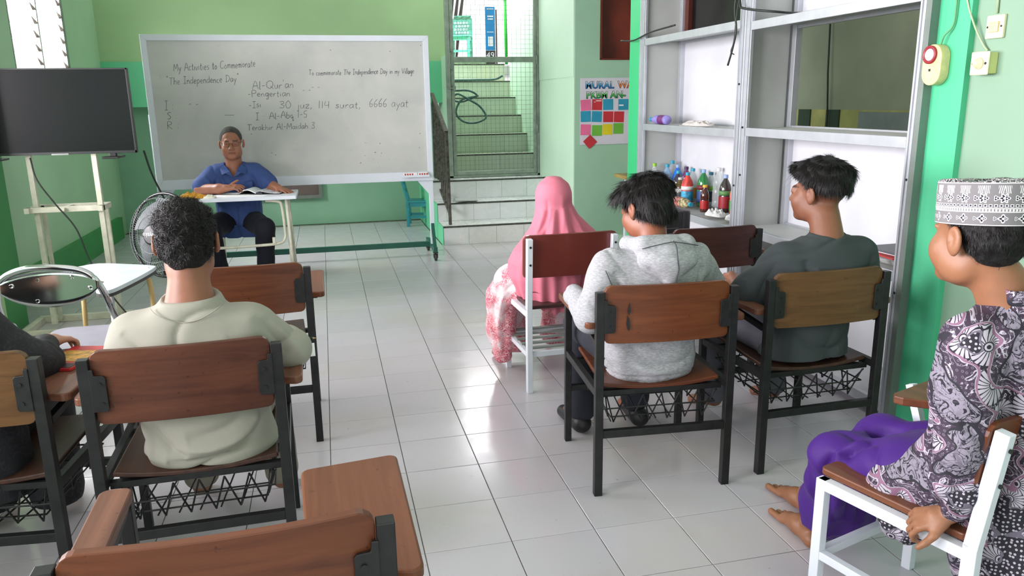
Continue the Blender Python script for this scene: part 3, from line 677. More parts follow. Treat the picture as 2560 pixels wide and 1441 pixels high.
# teacher's table ----------------------------------------------------------
tb = thing('teacher_table', 'white rectangular desk on cream tube legs in front of the teacher', 'table', (0, 0, 0))
build('tabletop', MB().prism(rrect(-1.19, -.25, 6.5, 6.98, .012), .722, .75), white_paint, tb, bevel=.004)
for x in (-1.12, -.335):
    s = -1 if x > -.6 else 1
    build('leg', MB().tube([(x, 6.56, .72), (x+.02*-s, 6.52, 0)], .013, 10), cream_paint, tb, smooth=True)
    build('leg', MB().tube([(x, 6.90, .72), (x+.02*-s, 6.94, 0)], .013, 10), cream_paint, tb, smooth=True)
    build('leg_panel', MB().box(x-.012, x+.004, 6.62, 6.70, .02, .715), cream_paint, tb, bevel=.002)
build('footrest_tube', MB().tube(catmull([(-.50, 6.57, .712), (-.40, 6.57, .700), (-.375, 6.57, .66), (-.365, 6.57, .47), (-.37, 6.57, .395), (-.42, 6.57, .355), (-.60, 6.57, .345), (-.90, 6.57, .34), (-1.05, 6.57, .345), (-1.10, 6.57, .40), (-1.10, 6.57, .68)], 5), .012, 10), cream_paint, tb, smooth=True)
build('hook', MB().box(-.47, -.445, 6.55, 6.57, .355, .41), cream_paint, tb, bevel=.004)
tchair = thing('teacher_chair', 'plain cream stool legs half hidden under the seated teacher', 'chair', (-.76, 7.12, 0))
for x in (-.17, .17):
    for y in (-.14, .14): build('leg', MB().tube([(x, y, .44), (x*1.1, y*1.1, 0)], .012, 8), cream_paint, tchair, smooth=True)
build('seat', MB().prism(rrect(-.2, .2, -.18, .2, .04), .43, .455), W_SEAT, tchair, bevel=.005)

def sheet(name, label, cat, pts, z, m, th=.0012, group=None, curl=0):
    mb = MB().prism(pts, z, z+th)
    o = build(name, mb, m); return tag(o, label, cat, group)
sheet('paper_sheet', 'white sheet lying flat on front edge of teacher table', 'paper', [(-.92, 6.60), (-.50, 6.54), (-.47, 6.62), (-.86, 6.76)], .7502, paper, .002)
sheet('paper_sheet', 'loose white sheet below the open book on teacher table', 'paper', [(-.90, 6.72), (-.66, 6.66), (-.52, 6.82), (-.82, 6.90)], .7523, paper, .002)
# open book with curled pages
bk_ = thing('open_book', 'open book with curled white pages and dark cover before the teacher', 'book', (-.53, 6.80, .7545), -.25)
def page(u, v): 
    a = u; return (-.17+.17*a, -.11+.2*v, .004+.036*math.sin(PI*min(1, a*1.15))*(1-.3*a)+.006*a)
build('page_block', MB().slab(page, 12, 3, .008), paper, bk_, smooth=False)
build('page_block', MB().slab(lambda u, v: (.005+.17*u, -.11+.2*v, .022*(1-u)**2+.008), 10, 3, .007), mat('printed_page', (200, 202, 206), .6, var=.2, vs=40), bk_)
build('cover', MB().box(-.172, .18, -.115, .095, 0, .0025).box(-.02, .03, -.1155, .096, .0025, .012), dark_plastic, bk_)
# yellow cloth pouch and white tissue
def lump(name, label, cat, loc, sx, sy, sz, m, seed, amp=.25, rz=0):
    r_ = np.random.RandomState(seed); nu, nv = 28, 14; rows = []
    ph = r_.rand(6, 4)*6.28
    for i in range(nv+1):
        th = PI/2*i/nv; row = []
        for j in range(nu):
            a = 2*PI*j/nu; x, y, z = math.cos(a)*math.cos(th), math.sin(a)*math.cos(th), math.sin(th)
            q = 1+amp*sum(math.sin(3*(k*.6+1)*(x*math.cos(ph[k, 0])+y*math.sin(ph[k, 0]))*1.6+ph[k, 1]+z*2)*.35 for k in range(6))
            row.append((sx*x*(1+.12*math.sin(3*a+ph[0, 2])), sy*y*(1+.1*math.sin(2*a+ph[1, 2])), max(0, sz*z*q)))
        rows.append(row)
    mb = MB().grid(rows, closed_u=True); mb.f.append(tuple(range(nu-1, -1, -1)))
    o = build(name, mb, m, smooth=False); o.location = loc; o.rotation_euler = (0, 0, rz); return tag(o, label, cat)
lump('cloth_pouch', 'mustard yellow cloth pouch lying on left end of teacher table', 'pouch', (-1.06, 6.60, .7505), .115, .06, .04, mat('mustard_cloth', (206, 148, 34), .75, var=.2), 3)
lump('crumpled_tissue', 'crumpled white tissue beside the mustard pouch on teacher table', 'tissue', (-.915, 6.55, .7505), .05, .035, .024, mat('tissue', (226, 224, 208), .8), 8)

# television and its stand ---------------------------------------------------
scr = bpy.data.materials.new('tv_screen'); t = NT(scr); t.p.inputs['Base Color'].default_value = C4((16, 19, 20)); t.p.inputs['Roughness'].default_value = .2; t.p.inputs['Specular IOR Level'].default_value = .22
tv = thing('television', 'large black flat television with blank glossy screen at left', 'television', (0, 5.62, 0))
build('casing', MB().box(-2.155, -1.21, 0, .045, 1.175, 1.715), dark_plastic, tv, bevel=.004)
build('screen', MB().box(-2.145, -1.22, -.003, .001, 1.192, 1.705), scr, tv)
build('bezel', MB().box(-2.155, -1.21, -.005, 0, 1.175, 1.192).box(-2.155, -1.21, -.005, 0, 1.705, 1.715).box(-1.22, -1.21, -.005, 0, 1.175, 1.715).box(-2.155, -2.145, -.005, 0, 1.175, 1.715), dark_plastic, tv, bevel=.001)
build('logo_chin', MB().box(-1.72, -1.62, -.008, -.004, 1.172, 1.182), mat('chrome_strip', (150, 150, 150), .25, .8), tv)
for x in (-2.06, -1.36):
    build('foot', MB().box(x-.02, x+.02, .0, .04, 1.155, 1.178).prism([(x-.05, -.08), (x+.05, -.08), (x+.05, .12), (x-.05, .12)], 1.143, 1.157), dark_plastic, tv, bevel=.003)
ts = thing('television_stand', 'cream white steel frame stand carrying the television', 'stand', (0, 5.6, 0))
for x, xt in ((-2.0, -1.89), (-1.50, -1.49)):
    pass
for x in (-1.88, -1.49):
    build('upright', MB().box(x-.016, x+.016, .072, .104, .03, 1.55), cream_paint, ts, bevel=.002)
    build('rear_upright', MB().box(x-.012, x+.012, .20, .224, .03, .83), cream_paint, ts, bevel=.002)
build('mounting_rail', MB().box(-1.95, -1.42, .068, .072, 1.40, 1.45), cream_paint, ts, bevel=.002)
build('shelf_frame', MB().box(-1.93, -1.46, .03, .06, .80, .835).box(-1.93, -1.46, .20, .23, .80, .835).box(-1.93, -1.90, 0, .2, .80, .835).box(-1.49, -1.46, 0, .2, .80, .835).box(-1.72, -1.69, 0, .2, .81, .83), cream_paint, ts, bevel=.002)
build('base_frame', MB().box(-2.03, -1.42, -.42, -.38, .0, .045).box(-2.03, -1.42, .25, .29, .0, .045).box(-2.03, -1.99, -.38, .25, .0, .045).box(-1.46, -1.42, -.38, .25, .0, .045).box(-2.0, -1.44, -.12, -.09, .01, .04), cream_paint, ts, bevel=.003)
tag(build('television_cable', MB().tube(catmull([(-1.84, 5.59, 1.16), (-1.81, 5.56, 1.02), (-1.72, 5.55, .86), (-1.62, 5.54, .70), (-1.55, 5.5, .48), (-1.42, 5.4, .26), (-1.30, 5.3, .12), (-1.22, 5.2, .006), (-1.05, 5.0, .006), (-1.3, 4.7, .006), (-1.1, 4.5, .006)], 7), .0055, 6), black_cable, smooth=True), 'thin black cable drooping diagonally through television stand to floor', 'cable')
tag(build('corner_cable', MB().tube(catmull([(-1.18, 5.68, 1.18), (-1.19, 5.9, 1.0), (-1.17, 6.2, .75), (-1.16, 6.6, .45), (-1.1, 6.9, .2), (-1.05, 7.0, .008), (-1.3, 7.1, .008)], 6), .0075, 6), black_cable, smooth=True), 'black cable falling behind the fan from right end of television', 'cable')

# fan ------------------------------------------------------------------------
fan = thing('stand_fan', 'black wire cage stand fan behind the curly-haired boy', 'fan', (-.87, 4.42, 0), 0)
H = Matrix.Translation((0, 0, .80)) @ Euler((math.radians(80), 0, math.radians(-36))).to_matrix().to_4x4()
def M4(mb): mb.v = [tuple(H @ Vector(v)) for v in mb.v]; return mb
cage = MB()
n = 72
for k in range(n):
    a = 2*PI*k/n
    prof = [(.055, .085), (.12, .08), (.175, .062), (.213, .03), (.222, 0)]
    cage.tube([(r*math.cos(a+.35*(r-.05)), r*math.sin(a+.35*(r-.05)), z) for r, z in prof], .0011, 4, cap=False)
    if k % 2 == 0: cage.tube([(r*math.cos(a), r*math.sin(a), -z) for r, z in prof[::2]], .0011, 4, cap=False)
for r, z in ((.10, .083), (.150, .073), (.195, .047)):
    cage.tube([(r*math.cos(2*PI*k/36), r*math.sin(2*PI*k/36), z) for k in range(36)], .0015, 4, closed=True)
build('cage', M4(cage), mat('black_wire', (44, 52, 50), .4, .4), fan)
build('cage_rim', M4(MB().tube([(.223*math.cos(2*PI*k/40), .223*math.sin(2*PI*k/40), 0) for k in range(40)], .008, 8, closed=True)), dark_plastic, fan, smooth=True)
hub = build('badge', M4(MB().lathe([(.0001, .094), (.045, .093), (.056, .086), (.058, .078), (.0001, .076)], 28)), dark_plastic, fan, smooth=False)
tx = text_mesh('Miyako', .032, mat('badge_print', (225, 230, 240), .5), 'badge_lettering', hub, (0, 0, 0), (0, 0, 0), .0005)
tx.data.transform(Matrix.Translation((-.043, -.008, 0))); tx.data.transform(H @ Matrix.Translation((0, .0, .0945)) @ Euler((0, 0, PI)).to_matrix().to_4x4())
blade = MB()
for k in range(5):
    a0 = 2*PI*k/5
    blade.slab(lambda u, v: ((.04+.155*u)*math.cos(a0+(v-.5)*(.55+.55*u)), (.04+.155*u)*math.sin(a0+(v-.5)*(.55+.55*u)), .02*(v-.5)*2), 6, 6, .002)
bl = bpy.data.materials.new('smoky_blade'); t = NT(bl); t.p.inputs['Base Color'].default_value = C4((70, 80, 84)); t.p.inputs['Roughness'].default_value = .5; t.p.inputs['Alpha'].default_value = .8
build('blades', M4(blade), bl, fan)
build('motor', M4(MB().lathe([(.0001, -.02), (.05, -.03), (.06, -.08), (.05, -.15), (.0001, -.16)], 20)), dark_plastic, fan, smooth=True)
build('pole', MB().tube([(.06, .08, .78), (.06, .08, .03)], .014, 10), dark_plastic, fan, smooth=True)
build('base', MB().lathe([(.19, 0), (.19, .012), (.15, .03), (.04, .045), (.02, .07), (.0001, .07)], 28, (.06, .08, 0)), dark_plastic, fan, smooth=True)
tag(build('fan_cable', MB().tube(catmull([(-.79, 4.36, .56), (-.78, 4.3, .40), (-.765, 4.25, .33), (-.80, 4.2, .27), (-.835, 4.15, .22), (-.82, 4.1, .12), (-.70, 4.0, .006), (-.9, 3.9, .006), (-1.2, 4.1, .006)], 7), .004, 6), black_cable, smooth=True), 'thin black cable curling down from the fan to the floor', 'cable')

# white triangular tablet chair ------------------------------------------------
wt = thing('white_tablet_chair', 'pale white-topped writing tablet on tan tube legs beside fan', 'table', (0, 0, 0))
pts = catmull([(-1.27, 4.27, 0), (-1.18, 4.33, 0), (-1.0, 4.25, 0), (-.90, 4.19, 0), (-.875, 4.14, 0), (-.90, 3.95, 0), (-.955, 3.70, 0), (-.985, 3.66, 0), (-1.03, 3.68, 0), (-1.045, 3.74, 0), (-1.04, 3.86, 0), (-1.06, 3.93, 0), (-1.12, 3.98, 0), (-1.22, 4.0, 0), (-1.28, 4.05, 0), (-1.30, 4.18, 0)], 4)
lam = mat('pale_laminate', (226, 236, 244), .3, var=.03, coat=.3)
build('tablet_top', MB().prism([(p[0], p[1]) for p in pts[:-1]][::-1], .664, .682), lam, wt, bevel=.002)
build('tablet_edge', MB().prism([(p[0]*1.0, p[1]) for p in pts[:-1]][::-1], .650, .664), mat('dark_edge', (70, 70, 70), .6), wt)
tan = mat('tan_enamel', (214, 184, 124), .4)
build('leg', MB().tube(catmull([(-.98, 4.02, .655), (-.915, 4.05, .65), (-.89, 4.06, .60), (-.89, 4.06, .3), (-.89, 4.06, .0)], 5), .012, 10), tan, wt, smooth=True)
build('leg', MB().tube([(-1.0, 3.78, .65), (-1.06, 3.95, .0)], .011, 8), white_paint, wt, smooth=True)
build('leg', MB().tube([(-1.22, 4.15, .65), (-1.30, 4.30, .0)], .012, 8), tan, wt, smooth=True)
build('arm_rest', MB().prism(rrect(-1.16, -1.02, 3.86, 3.98, .03), .642, .652), tan, wt)
sheet('paper_slip', 'small white paper slip on the pale writing tablet', 'paper', [(-1.0, 4.18), (-.91, 4.155), (-.90, 4.11), (-.99, 4.13)], .6825, paper)

# chrome folding chair -----------------------------------------------------------
fc = thing('folding_chair', 'chrome folding chair with mirror-like backrest and grey seat', 'chair', (0, 0, 0))
chrome = mat('chrome', (208, 210, 212), .13, 1.0, var=.01)
zc = lambda x, y, z: (x, y, z)
fr_ = catmull([(-1.30, 3.62, .06), (-1.31, 3.50, .45), (-1.315, 3.40, .66), (-1.30, 3.36, .76), (-1.26, 3.345, .825), (-1.18, 3.335, .857), (-1.08, 3.335, .858), (-.98, 3.345, .835), (-.93, 3.355, .78), (-.90, 3.38, .66), (-.885, 3.50, .45), (-.88, 3.36, .02)], 7)
build('tube_frame', MB().tube(fr_[:-7]+[(-.885, 3.52, .42)], .0135, 12), chrome, fc, smooth=True)
def bp(u, v):
    x = -1.29+.372*u; e = math.sin(PI*max(.02, min(.98, u)))**.45
    zt = .845-.07*(1-e); zb = .80-.11*e; return (x, 3.345-.03*math.sin(PI*u)*-1-.01, zt+(zb-zt)*v)
build('back_panel', MB().slab(bp, 24, 6, .004), chrome, fc, smooth=True)
for x, z in ((-1.24, .79), (-1.15, .805), (-1.02, .81), (-.955, .765), (-1.16, .72)):
    build('rivet', MB().lathe([(.011, -.001), (.011, .002), (.007, .005), (.003, .002), (.0001, .002)], 12, (x, 3.335+.03*math.sin(PI*(x+1.285)/.355), z), Euler((PI/2, 0, 0)).to_matrix()), chrome, fc)
build('seat', MB().prism(rrect(-1.29, -.91, 3.50, 3.90, .07, 6), .43, .465), mat('lilac_grey_vinyl', (168, 166, 178), .5, var=.05), fc, bevel=.01, seg=3)
build('leg', MB().tube([(-.885, 3.52, .43), (-.90, 3.35, .02)], .012, 10), chrome, fc, smooth=True)
build('leg', MB().tube([(-1.31, 3.52, .43), (-1.31, 3.35, .02)], .012, 10), chrome, fc, smooth=True)
build('leg', MB().tube([(-.895, 3.47, .60), (-.90, 3.95, .02)], .012, 10), chrome, fc, smooth=True)
build('leg', MB().tube([(-1.305, 3.47, .60), (-1.30, 3.95, .02)], .012, 10), chrome, fc, smooth=True)
for x, y in ((-.90, 3.35), (-1.31, 3.35), (-.90, 3.95), (-1.30, 3.95)): build('rubber_foot', MB().lathe([(.0001, 0), (.017, 0), (.016, .05), (.0001, .05)], 12, (x, y, 0)), dark_plastic, fc, smooth=True)

# poster ------------------------------------------------------------------------
ps = thing('wall_poster', 'white mural poster with colourful lettering and paper squares', 'poster', (0, 7.69, 0))
build('sheet', MB().box(2.55, 3.13, 0, .002, 1.02, 1.685), mat('poster_paper', (206, 204, 214), .6, var=.03), ps)
def grad(name, a, b, z0, z1):
    m = bpy.data.materials.new(name); t = NT(m); g = t.new('ShaderNodeNewGeometry'); s_ = t.new('ShaderNodeSeparateXYZ'); t.link(g.outputs['Position'], s_.inputs[0])
    f = t.math('DIVIDE', t.math('SUBTRACT', s_.outputs[2], z0), z1-z0, True)
    t.link(t.ramp(f, [(0, C4(a)), (.45, C4(b)), (1, C4((235, 240, 240)))]), t.p.inputs['Base Color']); t.p.inputs['Roughness'].default_value = .6; return m
rx = (PI/2, 0, 0); dk_ = mat('letter_outline', (40, 40, 60), .6)
for body, x, z, m, s_ in (('MURAL', 2.605, 1.582, grad('blue_letters', (30, 90, 170), (50, 150, 200), 1.58, 1.66), .098), ('WA', 2.955, 1.584, grad('orange_letters', (210, 60, 30), (235, 130, 30), 1.58, 1.66), .098),
                          ('PKBM', 2.615, 1.484, grad('green_letters', (20, 110, 70), (60, 180, 60), 1.48, 1.56), .095), ('AN-', 2.875, 1.486, grad('green_letters_b', (20, 110, 70), (60, 180, 60), 1.48, 1.56), .098)):
    text_mesh(body, s_, dk_, 'letter_outlines', ps, (x, -.001, z), rx, .0006, .0042, sx=.97)
    text_mesh(body, s_, m, 'letters', ps, (x, -.0035, z), rx, .0006, .0005, sx=.97)
cols = {'p': (226, 108, 150), 'r': (190, 46, 56), 'b': (40, 146, 176), 'g': (104, 176, 62), 'y': (214, 200, 30)}
r_ = random.Random(2)
for i, (c, x, z) in enumerate([('p', 2.612, 1.418), ('r', 2.733, 1.421), ('b', 2.852, 1.421), ('b', 3.018, 1.419), ('b', 2.612, 1.305), ('b', 2.731, 1.302), ('r', 2.855, 1.298), ('r', 2.972, 1.295), ('p', 2.612, 1.172), ('g', 2.734, 1.162), ('y', 2.848, 1.170), ('g', 2.968, 1.178)]):
    a = r_.gauss(0, .03); ca, sa = math.cos(a)*.054, math.sin(a)*.054
    q = [(x-ca+sa, z-sa-ca), (x+ca+sa, z+sa-ca), (x+ca-sa, z+sa+ca), (x-ca-sa, z-sa+ca)]
    build('paper_square', MB().prism(q, -.003, -.001, lambda X, Z, Y: (X, Y, Z)), mat('note_'+c, cols[c], .65, var=.05), ps)
build('paper_square', MB().prism([(2.661, 1.121), (2.586, 1.055), (2.652, .978), (2.738, 1.046)], -.005, -.002, lambda X, Z, Y: (X, Y, Z)), mat('note_r', cols['r'], .65), ps)
build('doodle', MB().box(2.97, 3.02, -.004, -.003, 1.405, 1.418).box(2.72, 2.78, -.004, -.003, 1.455, 1.462).box(2.70, 2.715, -.004, -.003, 1.445, 1.45), paper, ps)

# desk behind the hoodie boy by the far pillar
dsk = thing('side_table', 'wood-edged table end beside the far spring green pillar', 'table', (0, 0, 0))
build('tabletop', MB().box(2.86, 3.5, 7.0, 7.5, .70, .735), wood('wood_pale_edge', (150, 120, 60), (186, 156, 90), (196, 168, 104), 0, seed=9), dsk, bevel=.003)
build('leg', MB().box(2.96, 3.0, 7.03, 7.07, 0, .70), white_paint, dsk); build('leg', MB().box(3.4, 3.44, 7.03, 7.07, 0, .70), white_paint, dsk)
build('leg', MB().box(2.96, 3.0, 7.43, 7.47, 0, .70), white_paint, dsk); build('leg', MB().box(3.4, 3.44, 7.43, 7.47, 0, .70), white_paint, dsk)

# switches on the near right wall -------------------------------------------------
ivory = mat('ivory_plastic', (224, 220, 180), .45, var=.08, vs=20); ylw = mat('yellowed_plastic', (226, 208, 150), .5, var=.1, vs=20)
bz = thing('alarm_bell', 'yellowed oval wall buzzer with red-ringed white button on green pillar', 'buzzer', (2.45, 2.765, 1.585))
build('body', MB().prism([(y, z) for y, z in rrect(-.05, .05, -.075, .085, .049, 8)], -.045, 0, lambda y, z, x: (x, -y, z)), ylw, bz, bevel=.004)
build('red_ring', MB().lathe([(.036, 0), (.036, .008), (.030, .010), (.024, .006), (.024, 0)], 24, (-.045, .008, .045), Euler((0, -PI/2, 0)).to_matrix()), mat('red_plastic', (150, 40, 50), .4), bz, smooth=True)
build('button', MB().lathe([(.024, 0), (.024, .007), (.018, .011), (.0001, .012)], 20, (-.045, .008, .045), Euler((0, -PI/2, 0)).to_matrix()), mat('white_plastic', (226, 226, 230), .4), bz, smooth=True)
build('label_print', MB().box(-.0465, -.0455, 0, .01, -.02, -.01), black_steel, bz)
s1_ = thing('rotary_switch', 'square ivory rotary switch box mounted below rocker switch', 'switch', (2.477, 2.548, 1.585))
build('back_box', MB().box(-.04, 0, -.038, .038, -.038, .040), mat('olive_ivory', (196, 204, 130), .5), s1_, bevel=.004)
build('face_plate', MB().box(-.048, -.04, -.042, .042, -.042, .044), ivory, s1_, bevel=.006)
build('knob', MB().lathe([(.022, 0), (.021, .006), (.012, .010), (.011, .022), (.0001, .024)], 20, (-.048, 0, 0), Euler((0, -PI/2, 0)).to_matrix()), ivory, s1_, smooth=True)
for y in (-.030, .030): build('screw', MB().lathe([(.0001, .001), (.005, .001), (.005, 0)], 10, (-.0485, y, 0), Euler((0, -PI/2, 0)).to_matrix()), black_steel, s1_)
s2_ = thing('rocker_switch', 'ivory rocker light switch at top right corner', 'switch', (2.477, 2.533, 1.717))
build('face_plate', MB().box(-.014, 0, -.040, .040, -.042, .042), ivory, s2_, bevel=.004)
build('rocker', MB().box(-.022, -.012, -.022, .022, -.02, .018), mat('rocker_tan', (208, 190, 150), .5), s2_, bevel=.003)
for y in (-.031, .031): build('screw', MB().lathe([(.0001, .001), (.004, .001), (.004, 0)], 10, (-.0145, y, 0), Euler((0, -PI/2, 0)).to_matrix()), black_steel, s2_)
tag(build('switch_wire', MB().tube(catmull([(2.44, 2.71, 2.0), (2.44, 2.705, 1.80), (2.44, 2.712, 1.735), (2.43, 2.74, 1.70), (2.43, 2.755, 1.66)], 6), .004, 6), mat('green_painted_wire', (90, 150, 100), .6), smooth=True), 'thin wire running down pillar into the yellowed buzzer', 'cable')
tag(build('switch_wire', MB().tube(catmull([(2.445, 2.68, 1.95), (2.445, 2.66, 1.83), (2.455, 2.62, 1.73), (2.465, 2.58, 1.66), (2.467, 2.555, 1.632)], 6), .004, 6), mat('pale_wire', (170, 190, 150), .6), smooth=True), 'pale wire curving down the corner into the rotary switch', 'cable')
tag(build('switch_wire', MB().tube([(2.472, 2.538, 1.765), (2.472, 2.548, 2.0)], .005, 6), mat('pale_wire', (170, 190, 150)), smooth=True), 'short grey wire rising from the rocker switch', 'cable')

# bottles ---------------------------------------------------------------------------
def clear(name, c, a=.6):
    m = bpy.data.materials.new(name); t = NT(m); t.p.inputs['Base Color'].default_value = C4(c); t.p.inputs['Roughness'].default_value = .15
    t.p.inputs['Alpha'].default_value = a; t.p.inputs['Coat Weight'].default_value = .5; return m
def bottle(label, x, y, h, r, liquid, lowc, cap, la=1, band=None, lie=None, z=.7125):
    t = thing('plastic_bottle', label, 'bottle', (x, y, z), 0, 'plastic drink bottles on the shelves')
    prof = [(.0001, 0), (r*.9, 0), (r, .008), (r, h*.16), (r*.93, h*.18), (r, h*.2), (r, h*.42), (r*.9, h*.46), (r*.97, h*.5), (r*.98, h*.62), (r*.8, h*.74), (r*.45, h*.85), (.013, h*.9), (.013, h*.96)]
    b = build('body', MB().lathe(prof, 18), liquid, t, smooth=True)
    if lowc is not None: build('label', MB().lathe([(r*1.015, h*.12), (r*1.02, h*.13), (r*1.02, h*.42), (r*1.015, h*.43)], 18), lowc, t, smooth=True)
    if band is not None: build('band', MB().lathe([(r*1.01, h*.46), (r*1.01, h*.58)], 18), band, t, smooth=True)
    build('cap', MB().lathe([(.0001, h*.91), (.016, h*.91), (.016, h*.995), (.014, h), (.0001, h)], 14), cap, t)
    if lie: t.rotation_euler = lie
    return t
bc = lambda n, c: mat('cap_'+n, c, .4)
cy, lb, gn, ye, pu = bc('cyan', (40, 160, 190)), bc('pale_blue', (150, 180, 226)), bc('lime', (150, 200, 60)), bc('yellow', (226, 180, 60)), bc('purple', (60, 30, 80))
lq = lambda n, c, a=1: clear('liquid_'+n, c, a)
lb_red, lb_blue, lb_wh, lb_pink = mat('label_red', (200, 60, 50), .5), mat('label_blue', (60, 160, 200), .5, var=.3, vs=40), mat('label_white', (226, 226, 226), .5), mat('label_crimson', (150, 30, 45), .5)
bottle('small brown soda bottle with yellow cap and red label, nearest one', 2.50, 4.83, .185, .03, lq('brown', (70, 28, 22)), mat('label_deep_red', (170, 30, 34), .45), ye)
bottle('large dark bottle with pale blue cap and crimson label, standing at right', 2.62, 4.77, .255, .042, lq('dark', (56, 50, 50)), lb_pink, lb, band=mat('label_green', (90, 140, 80), .5))
bottle('blue and green filled bottle with pale blue cap', 2.62, 5.09, .265, .043, lq('green', (30, 120, 60)), mat('label_navy', (40, 70, 130), .5), lb, band=mat('label_maroon', (110, 30, 40), .5))
bottle('red and white wrapped bottle with light blue lower label', 2.56, 5.22, .235, .044, mat('wrap_red', (210, 70, 62), .5, var=.3, vs=30), lb_blue, cy, band=lb_wh)
bottle('dark violet bottle with cyan cap behind the boy in hoodie', 2.58, 5.42, .23, .044, lq('violet', (50, 48, 66)), mat('label_plum', (110, 60, 100), .5), cy)
bottle('olive amber bottle with white shoulder label', 2.55, 5.32, .19, .042, lq('olive', (92, 76, 36)), mat('label_charcoal', (60, 66, 70), .5), mat('cap_white', (200, 200, 200)), band=lb_wh)
bottle('green-labelled clear bottle behind the red-wrapped bottle', 2.68, 5.22, .25, .04, lq('clear_a', (190, 210, 210), .45), mat('label_lime', (120, 190, 60), .5), cy)
bottle('black-banded clear bottle with teal cap', 2.70, 5.13, .24, .04, lq('clear_b', (180, 200, 200), .5), mat('label_black', (34, 40, 48), .5), bc('teal', (30, 110, 130)), band=mat('label_lime', (120, 190, 60)))
bottle('bright blue bottle with pale blue cap', 2.66, 5.60, .26, .042, lq('blue', (30, 110, 210)), mat('label_lime2', (130, 190, 110), .5), lb)
bottle('purple-capped plum bottle behind the bright blue one', 2.69, 5.51, .25, .04, lq('plum', (110, 50, 96)), None, pu)
bottle('empty clear bottle with cyan cap at back left', 2.655, 5.69, .285, .043, lq('clear_c', (200, 210, 214), .4), None, cy)
bottle('clear bottle with lime green cap by far shelf post', 2.50, 5.68, .27, .042, lq('clear_d', (210, 216, 216), .5), mat('label_cyan', (60, 160, 190), .5), gn)
bottle('clear bottle with blue cap over the hoodie hair', 2.58, 5.62, .265, .042, lq('clear_e', (150, 190, 226), .55), mat('label_cyan', (60, 160, 190)), cy)
bottle('tall empty clear bottle without cap colour at back right', 2.70, 5.02, .28, .04, lq('clear_f', (220, 228, 228), .3), None, mat('cap_clear', (220, 224, 226), .4))
bottle('clear bottle with small cyan cap holding amber drink', 2.67, 5.36, .25, .038, lq('clear_g', (190, 200, 200), .5), mat('label_amber', (180, 130, 60), .5), cy)
bottle('salmon pink bottle half hidden by the shelf post', 2.64, 4.66, .22, .042, mat('wrap_salmon', (214, 120, 104), .5), mat('label_green2', (50, 140, 60), .5), mat('cap_salmon', (220, 130, 110), .4))
bottle('patterned floral bottle lying on its side in front', 2.452, 5.17, .22, .036, mat('wrap_floral', (170, 160, 120), .5, var=.5, vs=45), mat('wrap_floral_b', (190, 120, 110), .5, var=.5, vs=60), cy, lie=(PI/2, 0, .05), z=.749)
bottle('yellow labelled bottle lying on its side near shelf edge', 2.452, 5.40, .20, .034, lq('clear_h', (140, 150, 130), .9), mat('label_yellow', (206, 200, 70), .5), bc('cap_dk', (50, 60, 60)), lie=(PI/2, 0, -.04), z=.747)
bottle('lilac bottle with cyan cap lying on the middle shelf', 2.49, 5.44, .25, .034, mat('wrap_lilac', (150, 140, 210), .5, var=.15, vs=20), mat('wrap_berry', (110, 50, 110), .5), cy, lie=(-PI/2, 0, .12), z=1.318)
def bag(label, x, y, z, sx, sy, sz, seed, m): lump('plastic_bag', label, 'bag', (x, y, z), sx, sy, sz, m, seed, .4)
film = mat('white_film', (222, 224, 222), .35, var=.1, vs=14)
bag('crumpled white plastic bag at front edge below small soda bottle', 2.50, 4.66, .7125, .06, .10, .035, 4, film)
bag('flattened white plastic bag near the shelf post', 2.54, 4.45, .7125, .07, .08, .035, 14, film)
bag('crumpled pale paper wrapper on the middle shelf', 2.54, 5.06, 1.2872, .07, .19, .03, 9, mat('pale_wrapper', (206, 200, 196), .6))
sheet('newspaper', 'folded grey newspaper sheet flat on the middle shelf', 'newspaper', [(2.44, 4.78), (2.62, 4.76), (2.66, 5.18), (2.47, 5.2)], 1.2825, mat('newsprint', (170, 172, 170), .8, var=.2, vs=30), .004)

spk = thing('portable_speaker', 'black box speaker behind the hoodie boy, below the bottles', 'speaker', (2.04, 4.32, .60), .15)
build('cabinet', MB().prism(rrect(-.13, .13, 0, .17, .03), 0, .20), dark_plastic, spk, bevel=.008)
build('side_band', MB().box(.06, .075, -.003, .173, 0, .203), mat('charcoal_strap', (50, 50, 52), .6), spk)
build('control_slot', MB().box(-.06, .03, -.005, .0, .03, .042).box(-.06, .03, -.004, .0, .10, .104), mat('slot_grey', (90, 92, 94), .5), spk)
stl = thing('stool', 'small low table under the black speaker behind maroon chair', 'table', (2.04, 4.40, 0), .15)
build('tabletop', box(-.2, .2, -.13, .13, .575, .60), white_paint, stl, bevel=.003)
for a in (-.17, .17):
    for b in (-.1, .1): build('leg', box(a-.014, a+.014, b-.014, b+.014, 0, .575), white_paint, stl)

# books and papers on the lower right shelf
r_ = random.Random(8)
news = mat('news_grey', (150, 150, 148), .8, var=.3, vs=25); zz = .712
for k, (c, l) in enumerate([(news, 'bottom folded newspaper in shelf pile'), (news, 'second folded newspaper from bottom of shelf pile'), (mat('cover_grey', (120, 120, 126), .6), 'grey book in the middle of the shelf pile'), (mat('cover_red', (190, 50, 50), .5), 'red-edged booklet in shelf pile under white booklet'), (paper, 'white booklet near the top of shelf pile'), (mat('cover_slate', (90, 92, 100), .5), 'slate grey notebook on top of the shelf pile')]):
    h = (.012, .014, .011, .006, .006, .010)[k]; a = r_.gauss(0, .1)
    b_ = build('magazine', MB().prism(rrect(-.10, .10, -.125, .125, .004, 2), 0, h), c, bevel=.001); b_.location = (2.575+r_.gauss(0, .012), 3.035+r_.gauss(0, .012), zz); b_.rotation_euler = (0, 0, a); zz += h+.0006
    tag(b_, l, 'magazine', 'pile of printed matter on the low shelf')
